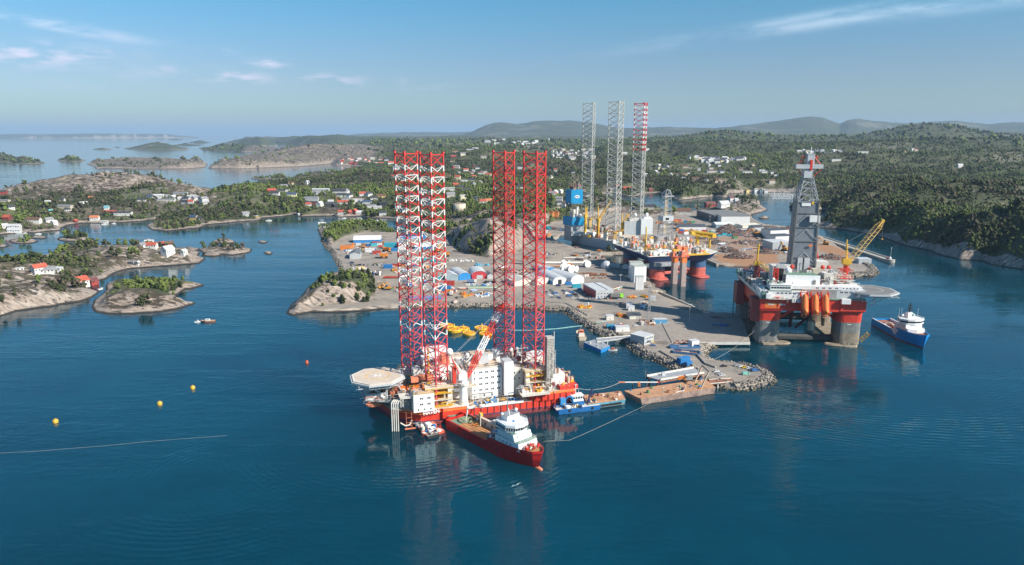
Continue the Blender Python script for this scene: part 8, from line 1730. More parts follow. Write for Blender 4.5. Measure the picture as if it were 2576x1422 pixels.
# concrete block rows along the edge
def block_maker():
 root = empty('concrete_block', 'x', 'block'); m = MB(); m.box((0, 0, .5), (2.2, .9, 1.0), CONC, 0, .9); m.build('body', root); m = MB(); m.beam((-.3, 0, 1.02), (.3, 0, 1.02), .07, STEEL, 4); m.build('lifting_loop', root); return root
BKK = Kind(block_maker)
for nm, pts, n in [('along the rock wall of the narrow quay', [(1660, 884), (1708, 912)], 9), ('round the inner bay of the car park point', [(1752, 892), (1775, 917), (1800, 926)], 14), ('at the edge of the main car park', [(1375, 760), (1425, 764), (1440, 772), (1480, 795)], 18)]:
 P = [Vector((*gz(x, y), YZ)) for x, y in pts]; seg = [(a, b, (b - a).length) for a, b in zip(P[:-1], P[1:])]; T_ = sum(s_[2] for s_ in seg)
 for k in range(n):
  d = T_ * (k + .5) / n
  for a, b, l in seg:
   if d <= l: p = a.lerp(b, d / l); break
   d -= l
  BKK.place(p, math.atan2(b.y - a.y, b.x - a.x), 'low concrete block in the row ' + nm, 'concrete blocks ' + nm, (1.3, 1.3, 1.3))
# pier huts, jetties of the islands, small craft near the houses
for k, (x, y, rz, L, c, lab) in enumerate([(262, 565, .2, 9, WHITE, 'white boat moored by the low boathouse in the cove'), (286, 563, .1, 7, WHITE, 'white boat right of the cove boathouse'), (96, 590, .1, 9, WHITE, 'white boat off the village shore rocks'), (62, 588, .1, 8, OFFW, 'cream boat at the village shore rocks'), (866, 550, .2, 8, WHITE, 'white boat below the red-roofed boathouse'), (888, 552, .2, 8, WHITE, 'white boat below the tall red boathouse'), (905, 552, .1, 9, WHITE, 'white boat right of the red boathouses'), (812, 562, .3, 11, WHITE, 'white cruiser at the jetty tip of the yard'), (948, 556, .1, 9, WHITE, 'white boat alone in the inner bay'), (474, 644, .1, 8, WHITE, 'white boat at the island tip jetty'), (1928, 549, .2, 10, YELLOW, 'yellow raft on the skerry in the inner channel'), (1688, 531, .1, 18, WHITE, 'white fishing boat on the near lagoon shore'), (1752, 519, .2, 8, ORANGE, 'orange boat left of the big red boathouse'), (207, 347.5, 0, 30, WHITE, 'distant white ship far out on the open water'), (35, 350, 0, 34, WHITE, 'most distant white ship at the far left')]):
 boat(x, y, rz, L, c, WHITE, lab)

# ---------------------------------------------------------------- houses
SITES = []      # (x, y, radius) kept clear of trees
def house_maker(wall, roof, w, l, h, style, detail):
 def mk():
  root = empty('house', 'x', 'house')
  wm, rm = WM(wall), RM(roof); pitch = .42 if style == 'gable' else .16
  a, b = l / 2, w / 2; rh = w * pitch
  m = MB(); m.add([(-a, -b, -4), (a, -b, -4), (a, b, -4), (-a, b, -4), (-a, -b, h), (a, -b, h), (a, b, h), (-a, b, h), (-a, 0, h + rh - .25), (a, 0, h + rh - .25)],
      [(0, 1, 5, 4), (2, 3, 7, 6), (1, 2, 6, 9, 5), (3, 0, 4, 8, 7)], wm)
  m.build('wall', root)
  r = MB(); o = .5
  for s_ in (-1, 1):
   r.add([(-a - o, s_ * (b + o), h - o * pitch * 2), (a + o, s_ * (b + o), h - o * pitch * 2), (a + o, 0, h + rh), (-a - o, 0, h + rh),
     (-a - o, s_ * (b + o), h - o * pitch * 2 + .28), (a + o, s_ * (b + o), h - o * pitch * 2 + .28), (a + o, 0, h + rh + .28), (-a - o, 0, h + rh + .28)],
     [(0, 1, 2, 3), (4, 5, 6, 7), (0, 1, 5, 4), (1, 2, 6, 5), (3, 0, 4, 7)], rm)
  rf = r.build('roof', root)
  if detail:
   c = MB(); c.box((l * .18, w * .12, h + rh * .9 + .4), (.8, .8, 1.6), CONC); c.build('chimney', rf)
   n = max(2, int(l / 3.4))
   for s_ in (-1, 1):
    for k in range(n):
     x = -a + l * (k + .5) / n
     if s_ == -1 and k == n // 2:
      d = MB(); d.box((x, -b - .04, 1.05), (1.1, .1, 2.1), WM('dark' if wall != 'dark' else 'white')); d.build('door', root); continue
     g = MB(); g.box((x, s_ * (b + .03), h * .58), (1.5, .08, 1.3), GLASS); g.build('window', root)
   for s_ in (-1, 1):
    g = MB(); g.box((s_ * (a + .03), 0, h * .62), (.08, 1.6, 1.3), GLASS); g.build('window', root)
  return root
 return mk
HK = {}
def near_words(x, y):
 return ''
def place_house(x, y, wall, roof, w, l, h, style, rz, label, group=None, dist_detail=1750):
 p = land_at(x, y); det = p.y < dist_detail
 k = (wall, roof, round(w), round(l), round(h, 1), style, det)
 if k not in HK: HK[k] = Kind(house_maker(wall, roof, w, l, h, style, det))
 w, l, h = w * .88, l * .88, h * .92; SITES.append((p.x, p.y, l * .7 + 2, w))
 z = max(p.z, 1.0)
 return HK[k].place((p.x, p.y, z), rz, label, group)
# x, y, wall, roof, length, width, eaves, style, turn, where
HS = [
 (8, 488, 'red', 'dark', 16, 9, 5, 'gable', .2, 'at the seaward end of the left village'), (9, 508, 'beige', 'grey', 26, 9, 3.5, 'low', 0, 'long, below the red house at the village end'),
 (29, 526, 'white', 'dark', 10, 8, 4, 'gable', .8, 'alone at the scrub edge of the left village'), (121, 513, 'white', 'light', 11, 8, 4, 'gable', .5, 'half hidden in trees under the bare rock ridge'),
 (156, 507, 'white', 'dark', 13, 8, 3.5, 'gable', 0, 'highest one in the trees under the bare rock ridge'), (165, 524, 'beige', 'grey', 30, 11, 5, 'low', -.1, 'long, with a flat-looking roof in the trees'),
 (172, 531, 'white', 'dark', 11, 8, 3, 'gable', .3, 'just below the long beige house'), (210, 520, 'green', 'light', 17, 11, 6, 'gable', .9, 'pale green gable in the trees'), (228, 500, 'orange', 'orange', 9, 7, 3, 'gable', 0, 'tiny, high in the trees'),
 (128, 536, 'white', 'turq', 9, 7, 4, 'gable', 1.2, 'turquoise roof among trees'), (269, 527, 'white', 'turq', 9, 8, 4, 'gable', .2, 'turquoise roof above the long red roof'), (278, 535, 'wine', 'red', 24, 10, 2.8, 'low', .05, 'long bright red roof above the cove'),
 (310, 543, 'white', 'dark', 34, 13, 6, 'low', .1, 'big waterside one above the mirror-calm cove'), (18, 552, 'wine', 'red', 12, 9, 4, 'gable', 0, 'in scrub at the edge of the village'), (86, 558, 'white', 'brown', 24, 9, 4, 'gable', 0, 'long with a rust-brown roof by the shore rocks'),
 (124, 559, 'white', 'grey', 13, 9, 5, 'gable', .9, 'tall gable behind the white boathouse'), (137, 565, 'white', 'light', 9, 8, 4.5, 'gable', 1.2, 'boathouse on the shore rocks'), (190, 560, 'wine', 'red', 7, 6, 3.5, 'gable', 1.4, 'small hut between trees and cove'),
 (239, 554, 'white', 'orange', 16, 9, 4.5, 'gable', .1, 'on the ledge beside the rock wall'), (262, 560, 'white', 'light', 14, 7, 2.2, 'low', .1, 'low boathouse at the cove edge'), (13, 574, 'white', 'light', 9, 8, 4, 'gable', .8, 'lowest left one by the shore'),
 (37, 574, 'white', 'light', 20, 8, 4, 'gable', .1, 'long one by the shore'), (37, 583, 'white', 'light', 20, 9, 3.5, 'gable', .2, 'at the waterline on the low rocks'), (357, 506, 'white', 'dark', 18, 9, 3.5, 'gable', .1, 'front left of the bright hill cluster'),
 (379, 499, 'white', 'blue', 14, 9, 4, 'gable', 0, 'dark roof at the left of the hill cluster'), (400, 499, 'white', 'white', 24, 11, 7, 'low', .1, 'big flat-roofed block in the hill cluster'), (421, 499, 'white', 'grey', 15, 10, 4, 'gable', 1.3, 'gable to the right of the flat block'),
 (437, 500, 'white', 'light', 13, 9, 4.5, 'gable', 1.2, 'second gable right of the flat block'), (419, 506, 'white', 'grey', 38, 10, 3, 'low', .1, 'long grey roof below the flat block'), (449, 497, 'yellow', 'brown', 9, 7, 4, 'gable', .2, 'small ochre one on the hill'),
 (456, 503, 'white', 'light', 13, 9, 3, 'gable', .2, 'left of the stepped white one'), (468, 504, 'white', 'dark', 15, 9, 4, 'gable', 0, 'middle of the right hill cluster'), (484, 500, 'white', 'light', 20, 11, 6.5, 'low', .1, 'tall flat one in the right hill cluster'),
 (492, 504, 'white', 'grey', 16, 10, 5.5, 'gable', 1.2, 'gable at the right of the hill cluster'), (466, 511, 'white', 'dark', 15, 9, 3, 'gable', -.2, 'lowest of the right hill cluster'), (481, 510, 'white', 'red', 12, 8, 3, 'gable', 0, 'red roof at the foot of the hill cluster'),
 (455, 489, 'grey', 'grey', 34, 9, 3.5, 'low', 0, 'long grey one on the crest'), (488, 552, 'yellow', 'blue', 15, 9, 4.5, 'gable', -.2, 'by the wooded point'), (501, 553, 'dark', 'dark', 10, 8, 3, 'gable', 0, 'dark hut beside the yellow house'),
 (513, 507, 'white', 'grey', 16, 10, 6, 'gable', 1.1, 'above the little inner pond'), (519, 512, 'white', 'light', 11, 8, 4, 'gable', .2, 'below the tall gable by the pond'), (618, 543, 'grey', 'grey', 14, 9, 4.5, 'gable', .7, 'grey gable on the bare shore of the point'), (645, 547, 'yellow', 'light', 9, 4, 2.5, 'low', .1, 'tiny yellow shed on shore rocks'),
 (684, 483, 'red', 'red', 18, 9, 4, 'gable', .3, 'red one left of the black roofs'), (691, 491, 'white', 'dark', 21, 10, 5, 'gable', 0, 'black roof and white walls'), (706, 484, 'white', 'black' if False else 'dark', 24, 9, 3.5, 'gable', .1, 'long black roof uphill'), (714, 473, 'lilac', 'grey', 20, 10, 5.5, 'gable', .1, 'lilac one below the yellow gable'),
 (733, 467, 'cream', 'brown', 16, 9, 7, 'gable', .5, 'tall yellow gable near the sea inlet'), (722, 482, 'white', 'light', 14, 8, 3, 'low', .2, 'low one below the lilac house'), (734, 494, 'cream', 'blue', 22, 9, 4.5, 'gable', .05, 'cream with a blue-black roof in trees'), (773, 462, 'white', 'light', 12, 8, 5, 'gable', 1.2, 'alone on the ridge near the inlet'),
 (808, 485, 'grey', 'light', 40, 14, 8, 'low', .03, 'big pale hall above the village'), (796, 490, 'white', 'grey', 10, 8, 4, 'gable', 1.2, 'small gable beside the pale hall'), (784, 504, 'grey', 'grey', 32, 13, 6, 'low', .05, 'large glazed grey block'), (786, 513, 'wine', 'dark', 30, 10, 4, 'low', .05, 'dark red below the glazed block'),
 (776, 517, 'white', 'red', 12, 8, 3, 'gable', .1, 'small red roof on the knoll'), (805, 519, 'white', 'light', 15, 11, 6, 'gable', 1.25, 'big white gable on the knoll'), (829, 519, 'black', 'dark', 18, 9, 5, 'gable', .4, 'black gable with white trim'), (842, 521, 'black', 'dark', 14, 9, 4, 'gable', 1.2, 'second black gable'),
 (855, 486, 'white', 'dark', 32, 13, 5, 'gable', 0, 'large dark roof'), (871, 487, 'white', 'grey', 15, 12, 6, 'gable', 1.3, 'white gable right of the large dark roof'), (860, 496, 'white', 'dark', 22, 10, 5, 'gable', .1, 'dark roof in front of the gable'), (879, 497, 'white', 'dark', 17, 10, 5, 'gable', 1.2, 'gable below the large dark roof'),
 (846, 504, 'red', 'brown', 9, 7, 5, 'gable', 1.1, 'small red gable in the village'), (833, 511, 'white', 'light', 13, 8, 4, 'gable', .1, 'left of the red terrace'), (864, 512, 'white', 'red', 26, 9, 3.5, 'gable', .1, 'red-roofed terrace'), (872, 504, 'white', 'grey', 22, 8, 3.5, 'low', .1, 'above the red terrace'),
 (896, 505, 'white', 'brown', 24, 10, 5.5, 'low', .1, 'two-storey one in the village centre'), (889, 512, 'white', 'light', 14, 8, 3.5, 'gable', 1.2, 'right of the red terrace'), (909, 513, 'white', 'grey', 17, 10, 5, 'gable', 1.2, 'broad gable in the lower village'), (924, 512, 'white', 'blue', 20, 8, 4, 'gable', .05, 'blue-black roof in the lower village'),
 (913, 492, 'white', 'red', 16, 9, 4.5, 'gable', .2, 'upper right village with red roof'), (928, 493, 'white', 'dark', 17, 9, 5, 'gable', 1.1, 'upper right village gable'), (960, 497, 'yellow', 'brown', 20, 9, 4.5, 'gable', .1, 'ochre one left of the striped legs'), (941, 502, 'white', 'dark', 16, 9, 4, 'gable', .2, 'dark roof left of the ochre house'),
 (964, 519, 'black', 'dark', 15, 12, 8, 'low', .1, 'black flat-roofed cube'), (935, 521, 'white', 'grey', 20, 9, 4, 'low', .1, 'low white one by the inner bay'), (950, 524, 'white', 'light', 18, 8, 3, 'low', .2, 'beside the black cube'), (859, 539, 'white', 'red', 14, 9, 5, 'gable', 0, 'red-roofed boathouse by the inner bay'),
 (880, 537, 'wine', 'red', 9, 7, 4, 'gable', .8, 'small red boathouse at the water'), (893, 538, 'wine', 'red', 11, 10, 6, 'gable', 1.2, 'tall red boathouse at the water'), (903, 539, 'grey', 'light', 14, 8, 4, 'gable', .3, 'grey boathouse beside the red ones'), (963, 541, 'white', 'dark', 14, 9, 5, 'gable', .1, 'dark-roofed boathouse near the striped legs'),
 (753, 543, 'white', 'light', 7, 5, 3, 'gable', .9, 'tiny boathouse below the knoll'), (819, 572, 'white', 'dark', 15, 8, 3, 'gable', .2, 'jetty house at the tip of the yard'), (808, 569, 'white', 'light', 10, 5, 4, 'gable', .4, 'tiny white shed on the jetty'),
 (100, 685, 'white', 'red', 14, 9, 6, 'gable', 1.0, 'red-roofed farmhouse on the rocky island'), (116, 686, 'white', 'grey', 17, 8, 3.5, 'gable', .4, 'long annex beside the island farmhouse'), (139, 681, 'white', 'light', 15, 8, 3.2, 'low', .1, 'flat one right of the island farmhouse'), (50, 679, 'white', 'light', 8, 4, 2, 'low', .7, 'tiny shed on the rocky island'),
 (204, 715, 'white', 'red', 13, 11, 4.5, 'gable', 1.15, 'red-roofed boathouse at the narrow sound'), (234, 714, 'red', 'maroon', 9, 8, 3.8, 'gable', 1.2, 'red boathouse at the narrow sound'), (358, 622, 'white', 'grey', 9, 7, 3.5, 'gable', 1.2, 'small one at the far end of the island'), (380, 623, 'white', 'red', 17, 8, 4, 'gable', 0, 'long red roof at the far end of the island'),
 (376, 615, 'white', 'light', 13, 7, 3, 'gable', .3, 'behind the long red roof on the island'), (409, 619, 'red', 'red', 11, 7, 3, 'gable', .2, 'left red cabin on the island tip'), (426, 620, 'red', 'brown', 12, 7, 4, 'gable', .5, 'right red cabin on the island tip'), (423, 640, 'white', 'light', 14, 11, 7, 'gable', 1.15, 'tall gable on the island tip'),
 (463, 640, 'white', 'light', 7, 6, 4.5, 'gable', 1.2, 'small one by the island jetty'), (348, 666, 'white', 'light', 3.5, 3, 3.5, 'gable', 1.2, 'tiny white hut at the channel'), (334, 663, 'dark', 'grey', 9, 5, 2, 'low', .1, 'dark boat shelter at the channel'),
 (1146, 469, 'red', 'red', 14, 9, 4.5, 'gable', .3, 'red one above the fuel tank'), (1156, 475, 'white', 'dark', 26, 10, 4, 'gable', 0, 'long dark roof above the fuel tank'), (1128, 478, 'white', 'light', 30, 9, 3.5, 'low', .05, 'long pale one right of the striped legs'), (1172, 483, 'white', 'dark', 24, 9, 3.5, 'gable', .2, 'dark roof below the grass slope'),
 (1134, 495, 'beige', 'grey', 18, 11, 5, 'gable', .2, 'beige one left of the cream cube'), (1165, 503, 'cream', 'beige' if False else 'light', 13, 11, 9, 'low', .3, 'tall cream cube behind the fuel tank'), (1196, 504, 'white', 'dark', 10, 9, 4, 'gable', 1.2, 'small gable right of the cream cube'), (1214, 512, 'white', 'red', 13, 9, 5, 'gable', .1, 'red-roofed one between the leg pairs'),
 (1229, 512, 'white', 'orange', 15, 10, 6, 'gable', .1, 'orange-roofed one between the leg pairs'), (1154, 439, 'white', 'grey', 12, 9, 6, 'gable', 1.0, 'white gable above the wooded slope'), (1186, 437, 'beige', 'brown', 18, 10, 4, 'gable', .1, 'brown roof above the wooded slope'), (1172, 458, 'white', 'light', 28, 9, 3.5, 'low', 0, 'long low one in the wooded slope'),
 (1207, 463, 'white', 'grey', 13, 10, 5, 'gable', 1.2, 'gable at the right of the wooded slope'), (1182, 378, 'white', 'dark', 40, 14, 7, 'low', 0, 'long building on the far wooded hill'), (1196, 374, 'white', 'dark', 34, 12, 7, 'low', 0, 'second long building on the far wooded hill'), (1146, 384, 'beige', 'red', 30, 12, 6, 'low', 0, 'red roof at the left of the far wooded hill'),
 (1165, 391, 'cream', 'grey', 24, 12, 7, 'gable', .2, 'cream one under the far wooded hill'), (1141, 396, 'wine', 'red', 24, 10, 5, 'gable', 0, 'dark red one under the far wooded hill'), (1218, 397, 'beige', 'grey', 30, 11, 6, 'low', 0, 'beige one right of the far wooded hill'),
 (1397, 487, 'white', 'light', 13, 9, 5, 'gable', .9, 'left white one beside the blue derrick box'), (1411, 486, 'white', 'light', 12, 9, 5, 'gable', .9, 'right white one beside the blue derrick box'), (1386, 540, 'orange', 'brown', 11, 9, 5, 'gable', 1.3, 'left orange timber hut near the yard'), (1399, 541, 'orange', 'brown', 12, 10, 6, 'gable', 1.3, 'right orange timber hut near the yard'),
 (1250, 476, 'white', 'dark', 14, 9, 4, 'gable', .1, 'just right of the red legs gap'), (1310, 474, 'white', 'dark', 20, 10, 4, 'gable', .1, 'between the two plain red legs'), (1308, 424, 'white', 'light', 18, 9, 4, 'low', 0, 'by the far pond between red legs'), (1578, 477, 'wine', 'red', 24, 9, 4, 'gable', 0, 'long red one behind the grey legs'),
 (1636, 481, 'wine', 'brown', 13, 9, 5, 'gable', .3, 'red boathouse on the lagoon tip'), (1623, 443, 'white', 'light', 15, 9, 4.5, 'gable', .3, 'right of the striped grey leg'), (1729, 442, 'white', 'light', 26, 10, 5, 'gable', .2, 'pale one above the lagoon cliffs'), (1786, 521, 'red', 'wine' if False else 'maroon', 24, 14, 6, 'gable', .2, 'large red boathouse on the lagoon'),
 (1805, 518, 'red', 'maroon', 12, 12, 6, 'gable', 1.2, 'red gable beside the large red boathouse'), (1820, 519, 'white', 'light', 24, 14, 6, 'gable', .4, 'grey-roofed barn beside the red boathouses'), (1839, 504, 'white', 'maroon', 14, 10, 5, 'gable', .4, 'maroon roof above the barn'), (1852, 506, 'white', 'light', 10, 8, 4, 'gable', .2, 'small one right of the maroon roof'),
 (1630, 527, 'beige', 'dark', 26, 11, 6, 'gable', -.1, 'beige one on the near lagoon shore'), (1720, 538, 'white', 'brown', 30, 15, 6, 'gable', -.2, 'broad brown-roofed one on the near lagoon shore'), (1879, 485, 'yellow', 'brown', 10, 9, 8, 'low', .3, 'yellow one left of the marina'), (1901, 482, 'white', 'grey', 13, 8, 5, 'gable', .3, 'first left of the marina'),
 (1915, 482, 'white', 'light', 13, 8, 5, 'gable', 1.2, 'second left of the marina'), (1926, 484, 'white', 'grey', 12, 8, 4, 'gable', .2, 'nearest the marina'), (1941, 460, 'beige', 'brown', 18, 9, 5, 'gable', .1, 'beige one above the marina'), (1879, 435, 'white', 'grey', 36, 11, 5, 'low', .05, 'long white one on the slope'),
 (1916, 431, 'white', 'light', 22, 9, 4, 'low', .1, 'upper one right of the long white house'), (1922, 435, 'white', 'grey', 22, 9, 4, 'gable', .1, 'lower one right of the long white house'), (1942, 436, 'white', 'dark', 18, 10, 4, 'gable', .3, 'left of the drilling derrick top'), (1948, 444, 'white', 'light', 26, 10, 4, 'low', .2, 'low one left of the derrick top'),
 (1789, 426, 'white', 'light', 16, 8, 4, 'low', 0, 'upper one beside the winding road'), (1786, 434, 'white', 'grey', 24, 9, 4, 'gable', 0, 'lower one beside the winding road'), (1627, 380, 'white', 'light', 26, 10, 6, 'gable', .2, 'on the dark wooded hill right of the legs'), (1572, 388, 'white', 'light', 24, 9, 5, 'gable', 0, 'on the dark wooded hill between grey legs'),
 (2103, 405, 'white', 'light', 36, 9, 4, 'low', 0, 'long one alone in the right-hand forest'), (2295, 378, 'white', 'grey', 20, 10, 6, 'gable', .5, 'left one below the bald rock hill'), (2304, 380, 'white', 'red', 18, 10, 5, 'gable', .1, 'right one below the bald rock hill'), (2273, 384, 'cream', 'brown', 22, 11, 5, 'gable', .1, 'cream one below the bald rock hill'),
 (2414, 420, 'white', 'light', 20, 10, 5, 'gable', .2, 'white farm at the dark forest edge'), (2171, 386, 'white', 'light', 44, 12, 5, 'low', 0, 'long roof right of the distant row')]
def hlabel(wall, roof, where, style):
 return None
for (x, y, wall, roof, l, w, h, style, rz, where) in HS:
 kind = 'boathouse' if 'boathouse' in where else ('hut' if 'hut' in where else 'house')
 lab = '%s-walled %s, %s' % (wall, kind, where)
 ww = lab.split()
 if len(ww) > 16: lab = ' '.join(ww[:16])
 o = place_house(x, y, wall, roof, w, l, h, style, rz, lab)
# housing estates seen as rows of white specks: every house its own object, told apart by its rank
def estate(name, group, x0, x1, y0, y1, n, seed, walls, roofs, size=(13, 9, 5)):
 r_ = random.Random(seed); pts = []
 tries = 0
 while len(pts) < n and tries < 4000:
  tries += 1
  x = r_.uniform(x0, x1); y = r_.uniform(y0, y1)
  if all(abs(x - a) > 3.2 or abs(y - b) > 1.6 for a, b in pts): pts.append((x, y))
 pts.sort(key=lambda q: q[0])
 for k, (x, y) in enumerate(pts):
  wl_, rf = r_.choice(walls), r_.choice(roofs); s_ = r_.uniform(.85, 1.25)
  place_house(x, y, wl_, rf, round(size[1] * s_), round(size[0] * s_ * r_.uniform(.9, 1.5) / 4) * 4, size[2], 'gable', r_.choice([.1, .2, 1.2, -.2, .9, 0]),
     '%s house, %d of %d from the left %s' % (wl_, k + 1, len(pts), name), group)
estate('on the estate behind the grey legs', 'estate houses behind the grey legs', 1387, 1492, 378, 402, 42, 1, ['white', 'white', 'white', 'beige', 'cream'], ['dark', 'grey', 'light', 'brown'], (17, 12, 6))
estate('in the bright row beyond the lagoon', 'row houses beyond the lagoon', 1729, 1832, 398, 410, 26, 2, ['white', 'white', 'cream'], ['dark', 'dark', 'light'], (16, 11, 7))
estate('right of the bright row', 'houses right of the bright row', 1838, 1872, 399, 404, 8, 3, ['white'], ['light', 'dark'], (15, 10, 6))
estate('of the distant forest hamlet', 'distant forest hamlet', 2003, 2124, 380, 389, 18, 4, ['white', 'white', 'cream'], ['light', 'grey', 'dark'], (20, 12, 6))
estate('on the far bank below the rock ridge', 'far bank houses', 858, 986, 400, 414, 22, 5, ['white', 'white', 'beige', 'red'], ['light', 'dark', 'red'], (16, 11, 6))
estate('in the wooded valley behind the striped legs', 'valley houses behind the legs', 990, 1240, 402, 470, 26, 6, ['white', 'white', 'beige', 'red', 'cream'], ['dark', 'grey', 'red', 'brown'], (14, 9, 5))
estate('on the slope left of the derrick', 'slope houses', 1640, 1900, 415, 462, 24, 7, ['white', 'white', 'beige', 'cream'], ['dark', 'grey', 'light', 'brown'], (14, 9, 5))
estate('in the town behind the blue derrick box', 'low town houses', 1370, 1560, 425, 520, 24, 8, ['white', 'white', 'red', 'beige', 'cream'], ['dark', 'grey', 'brown', 'red'], (13, 9, 5))
estate('on the hazy plain under the blue mountain', 'houses on the hazy plain', 1225, 1400, 352, 366, 14, 9, ['white'], ['light', 'dark'], (26, 16, 9))
estate('inland of the bay by the banded legs', 'houses inland of the inner bay', 985, 1110, 480, 535, 12, 10, ['white', 'white', 'beige', 'yellow'], ['dark', 'grey', 'brown'], (13, 9, 5))

# ---------------------------------------------------------------- trees
def clump_cloud(points, size, tone, nb, rad, hgt, seed):
 """many trees as one mesh: each tree nb jagged leaf clumps spread through its crown"""
 rng = np.random.default_rng(seed); n = len(points)
 base = np.array([(1, 0, 0), (-1, 0, 0), (0, 1, 0), (0, -1, 0), (0, 0, 1), (0, 0, -1)], float)
 fc = np.array([(0, 2, 4), (2, 1, 4), (1, 3, 4), (3, 0, 4), (2, 0, 5), (1, 2, 5), (3, 1, 5), (0, 3, 5)])
 m = n * nb
 P = np.repeat(points, nb, axis=0); S = np.repeat(size, nb); T = np.repeat(tone, nb)
 k = np.tile(np.arange(nb), n)
 th = rng.uniform(0, 2 * np.pi, m); u = rng.uniform(0, 1, m) ** .6; zz = (k + .5) / nb if nb > 1 else np.full(m, .5)
 env = np.sqrt(np.clip(1 - (zz * 1.5 - .55) ** 2, .08, 1))
 c = np.stack([P[:, 0] + np.cos(th) * u * rad * S * env * .75, P[:, 1] + np.sin(th) * u * rad * S * env * .75, P[:, 2] + (.22 + .72 * zz) * hgt * S], 1)
 cr = S * rad * rng.uniform(.38, .72, m) * (1.0 if nb > 1 else 1.9)
 jit = rng.uniform(.55, 1.35, (m, 6)); an = rng.uniform(0, 2 * np.pi, m); ca, sa = np.cos(an), np.sin(an)
 bx = base[None, :, :] * jit[:, :, None]; bx = bx + rng.uniform(-.28, .28, bx.shape)
 x = bx[:, :, 0] * ca[:, None] - bx[:, :, 1] * sa[:, None]; y = bx[:, :, 0] * sa[:, None] + bx[:, :, 1] * ca[:, None]
 V = np.stack([x, y, bx[:, :, 2] * .85], 2) * cr[:, None, None] + c[:, None, :]
 Fc = fc[None] + (np.arange(m) * 6)[:, None, None]
 tn = np.clip(T + rng.uniform(-.12, .12, m), 0, 1)
 return V.reshape(-1, 3), Fc.reshape(-1, 3), np.repeat(tn, 6)
def scatter(r0, r1, spacing, seed, gain=1.0, tmax=R(44)):
 rng = np.random.default_rng(seed)
 n = int((r1 * r1 - r0 * r0) * tmax / spacing ** 2)
 r = np.sqrt(rng.uniform(r0 * r0, r1 * r1, n)); t = rng.uniform(-tmax, tmax, n)
 x, y = r * np.sin(t), r * np.cos(t)
 cv = grid_at(cover, x, y); h = grid_at(HG, x, y); sd = grid_at(SD, x, y); yd = grid_at(YD, x, y)
 clump = fbm(x / 34, y / 34, 3, 500); st = fbm(x / 12, y / 12, 2, 501)
 prob = np.clip((cv * 1.5 + (clump - .5) * 1.3 - .16), 0, 1) * gain
 ok = (rng.uniform(0, 1, n) < prob) & (h > 1.2) & (sd > 4) & (yd < -1)
 return x[ok], y[ok], h[ok], clump[ok]
def clear_sites(x, y, pad=1.0):
 k = np.ones(len(x), bool)
 for sx, sy, l, w in SITES:
  # keep the view of each house open on the camera side
  d = math.hypot(sx, sy); ux_, uy_ = sx / d, sy / d
  rx, ry = x - sx, y - sy
  along = rx * ux_ + ry * uy_; across = np.abs(-rx * uy_ + ry * ux_)
  k &= ~((across < l * .8) & (along > -max(9, d * .013)) & (along < l))
 return k
OWN = [gp([(262, 705), (343, 692), (475, 695), (480, 735), (440, 760), (330, 750), (255, 748)], 5), gp([(148, 585), (235, 585), (235, 610), (148, 610)], 2), gp([(735, 670), (850, 655), (960, 675), (965, 760), (735, 790)], 8)]
def in_own(x, y):
 k = np.zeros(len(x), bool)
 for p in OWN: k |= sdist(x, y, p) > -3
 return k
def forest():
 VV, FF, TT_ = [], [], []; off = 0
 for (r0, r1, sp, nb, rad, hgt, seed) in ((560, 1500, 5.2, 8, 3.3, 8.5, 1), (1500, 2700, 8.0, 4, 4.6, 10.0, 2), (2700, 4600, 13.5, 3, 6.4, 10.0, 3), (4600, 8500, 46.0, 2, 19.0, 17.0, 4)):
  x, y, h, cl = scatter(r0, r1, sp, seed)
  k = clear_sites(x, y)
  if r0 < 1000: k &= ~in_own(x, y)
  x, y, h, cl = x[k], y[k], h[k], cl[k]
  rng = np.random.default_rng(seed + 50); n = len(x)
  size = rng.uniform(.5, 1.15, n) * (.75 + .5 * sstep(cl, .4, .7))
  patch = .5 * fbm(x / 110, y / 110, 3, 900) + .5 * fbm(x / 420, y / 300, 3, 901)
  tone = np.clip(.12 + .9 * sstep(patch + rng.uniform(-.16, .16, n), .38, .66), .06, 1)
  right = sstep(x / y, .38, .5); tone = tone * (1 - .25 * right)
  tone = np.where(rng.uniform(0, 1, n) < .07, .02, tone)
  V, F, T = clump_cloud(np.stack([x, y, h - .8], 1), size, tone, nb, rad, hgt, seed)
  VV.append(V); FF.append(F + off); TT_.append(T); off += len(V)
  print('trees', r0, n)
 me = mesh_np('woodland', np.concatenate(VV), np.concatenate(FF), M_LEAF, {'tone': ('POINT', np.concatenate(TT_))})
 o = bpy.data.objects.new('woodland', me); COL.objects.link(o); o['kind'] = 'stuff'
forest()
# trees that can be told apart: the islet wood, the pine skerry and the yard's knoll
def tree_maker(kind, seed):
 def mk():
  root = empty('pine_tree' if kind == 'pine' else 'birch_tree', 'x', 'tree'); rr = random.Random(seed); H_ = 7.5 if kind == 'pine' else 6.5
  t = MB(); t.beam((0, 0, -1), (rr.uniform(-.3, .3), rr.uniform(-.3, .3), H_ * .55), .22, M_BARK, 6, .13)
  for k in range(5):
   a = rr.uniform(0, 6.28); z = H_ * rr.uniform(.3, .55); t.beam((0, 0, z), (math.cos(a) * 1.7, math.sin(a) * 1.7, z + 1.3), .09, M_BARK, 4, .04)
  t.build('trunk', root)
  V, F, T = clump_cloud(np.array([[0, 0, 0.0]]), np.array([1.0]), np.array([.28 if kind == 'pine' else .82]), 26, 3.0 if kind == 'birch' else 2.7, H_ + 1.0, seed * 7 + 1)
  V = np.asarray(V); me = mesh_np('crown', V, F, M_LEAF, {'tone': ('POINT', T)}); c = bpy.data.objects.new('crown', me); COL.objects.link(c); c.parent = root
  return root
 return mk
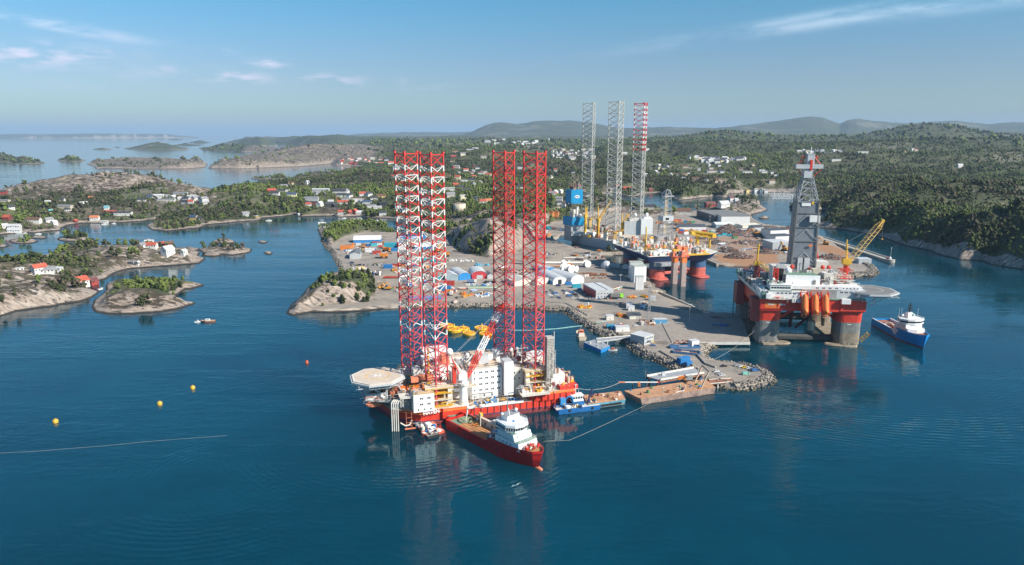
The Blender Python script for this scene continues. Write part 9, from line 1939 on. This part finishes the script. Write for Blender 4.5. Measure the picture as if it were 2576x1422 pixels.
TK = [Kind(tree_maker('pine', 1)), Kind(tree_maker('pine', 2)), Kind(tree_maker('birch', 3)), Kind(tree_maker('birch', 4)), Kind(tree_maker('birch', 5))]
def grove(poly, n, seed, pine, where, group, smin=.6, smax=1.15, z=5):
 rr = random.Random(seed); P = gp(poly, z); a = np.array(P); pts = []; tries = 0
 while len(pts) < n and tries < 20000:
  tries += 1
  x = rr.uniform(a[:, 0].min(), a[:, 0].max()); y = rr.uniform(a[:, 1].min(), a[:, 1].max())
  if sdist(np.array([x]), np.array([y]), P)[0] > 0 and all((x - q) ** 2 + (y - w) ** 2 > 6.5 for q, w in pts) and ground(x, y) > .8: pts.append((x, y))
 for x, y in pts:
  p_ = rr.random() < pine; k = TK[rr.randrange(2) if p_ else 2 + rr.randrange(3)]; s_ = rr.uniform(smin, smax)
  k.place((x, y, ground(x, y) - .2), rr.uniform(0, 6.28), '%s %s' % ('dark green pine' if p_ else 'light green birch', where), group + (' pines' if p_ else ' birches'), (s_, s_, s_ * rr.uniform(.8, 1.1)))
grove([(318, 712), (350, 704), (400, 702), (455, 706), (470, 714), (452, 726), (436, 744), (408, 750), (380, 742), (350, 736), (300, 734), (290, 724)], 95, 5, .25, 'in the dense wood on the small rocky islet', 'islet wood', .55, 1.0)
grove([(262, 738), (290, 734), (300, 745), (270, 746)], 6, 15, .2, 'bush on the bare left end of the islet', 'islet edge', .35, .5, 4)
grove([(158, 594), (175, 589), (210, 589), (224, 598), (210, 603), (165, 603)], 26, 6, .8, 'on the tiny skerry in the bay', 'skerry', .8, 1.3, 2)
grove([(772, 715), (800, 692), (850, 676), (900, 680), (942, 690), (945, 712), (925, 735), (880, 742), (820, 728), (785, 728)], 130, 7, .72, 'on the knoll at the corner of the yard', 'yard knoll', .55, 1.0, 14)
grove([(800, 752), (860, 748), (860, 768), (790, 770)], 7, 8, .1, 'bush at the foot of the knoll cliff', 'knoll foot', .4, .6, 4)
grove([(436, 640), (442, 640), (440, 648), (434, 648)], 2, 9, 1, 'beside the tall white gable on the island tip', 'island tip', 1.2, 1.5, 4)
grove([(160, 706), (200, 700), (220, 706), (190, 712)], 7, 10, .2, 'above the red-roofed boathouse', 'boathouse trees', .5, .8, 5)
grove([(130, 690), (165, 682), (185, 694), (150, 702)], 8, 11, .3, 'right of the island farmhouse', 'farmhouse trees', .5, .9, 6)
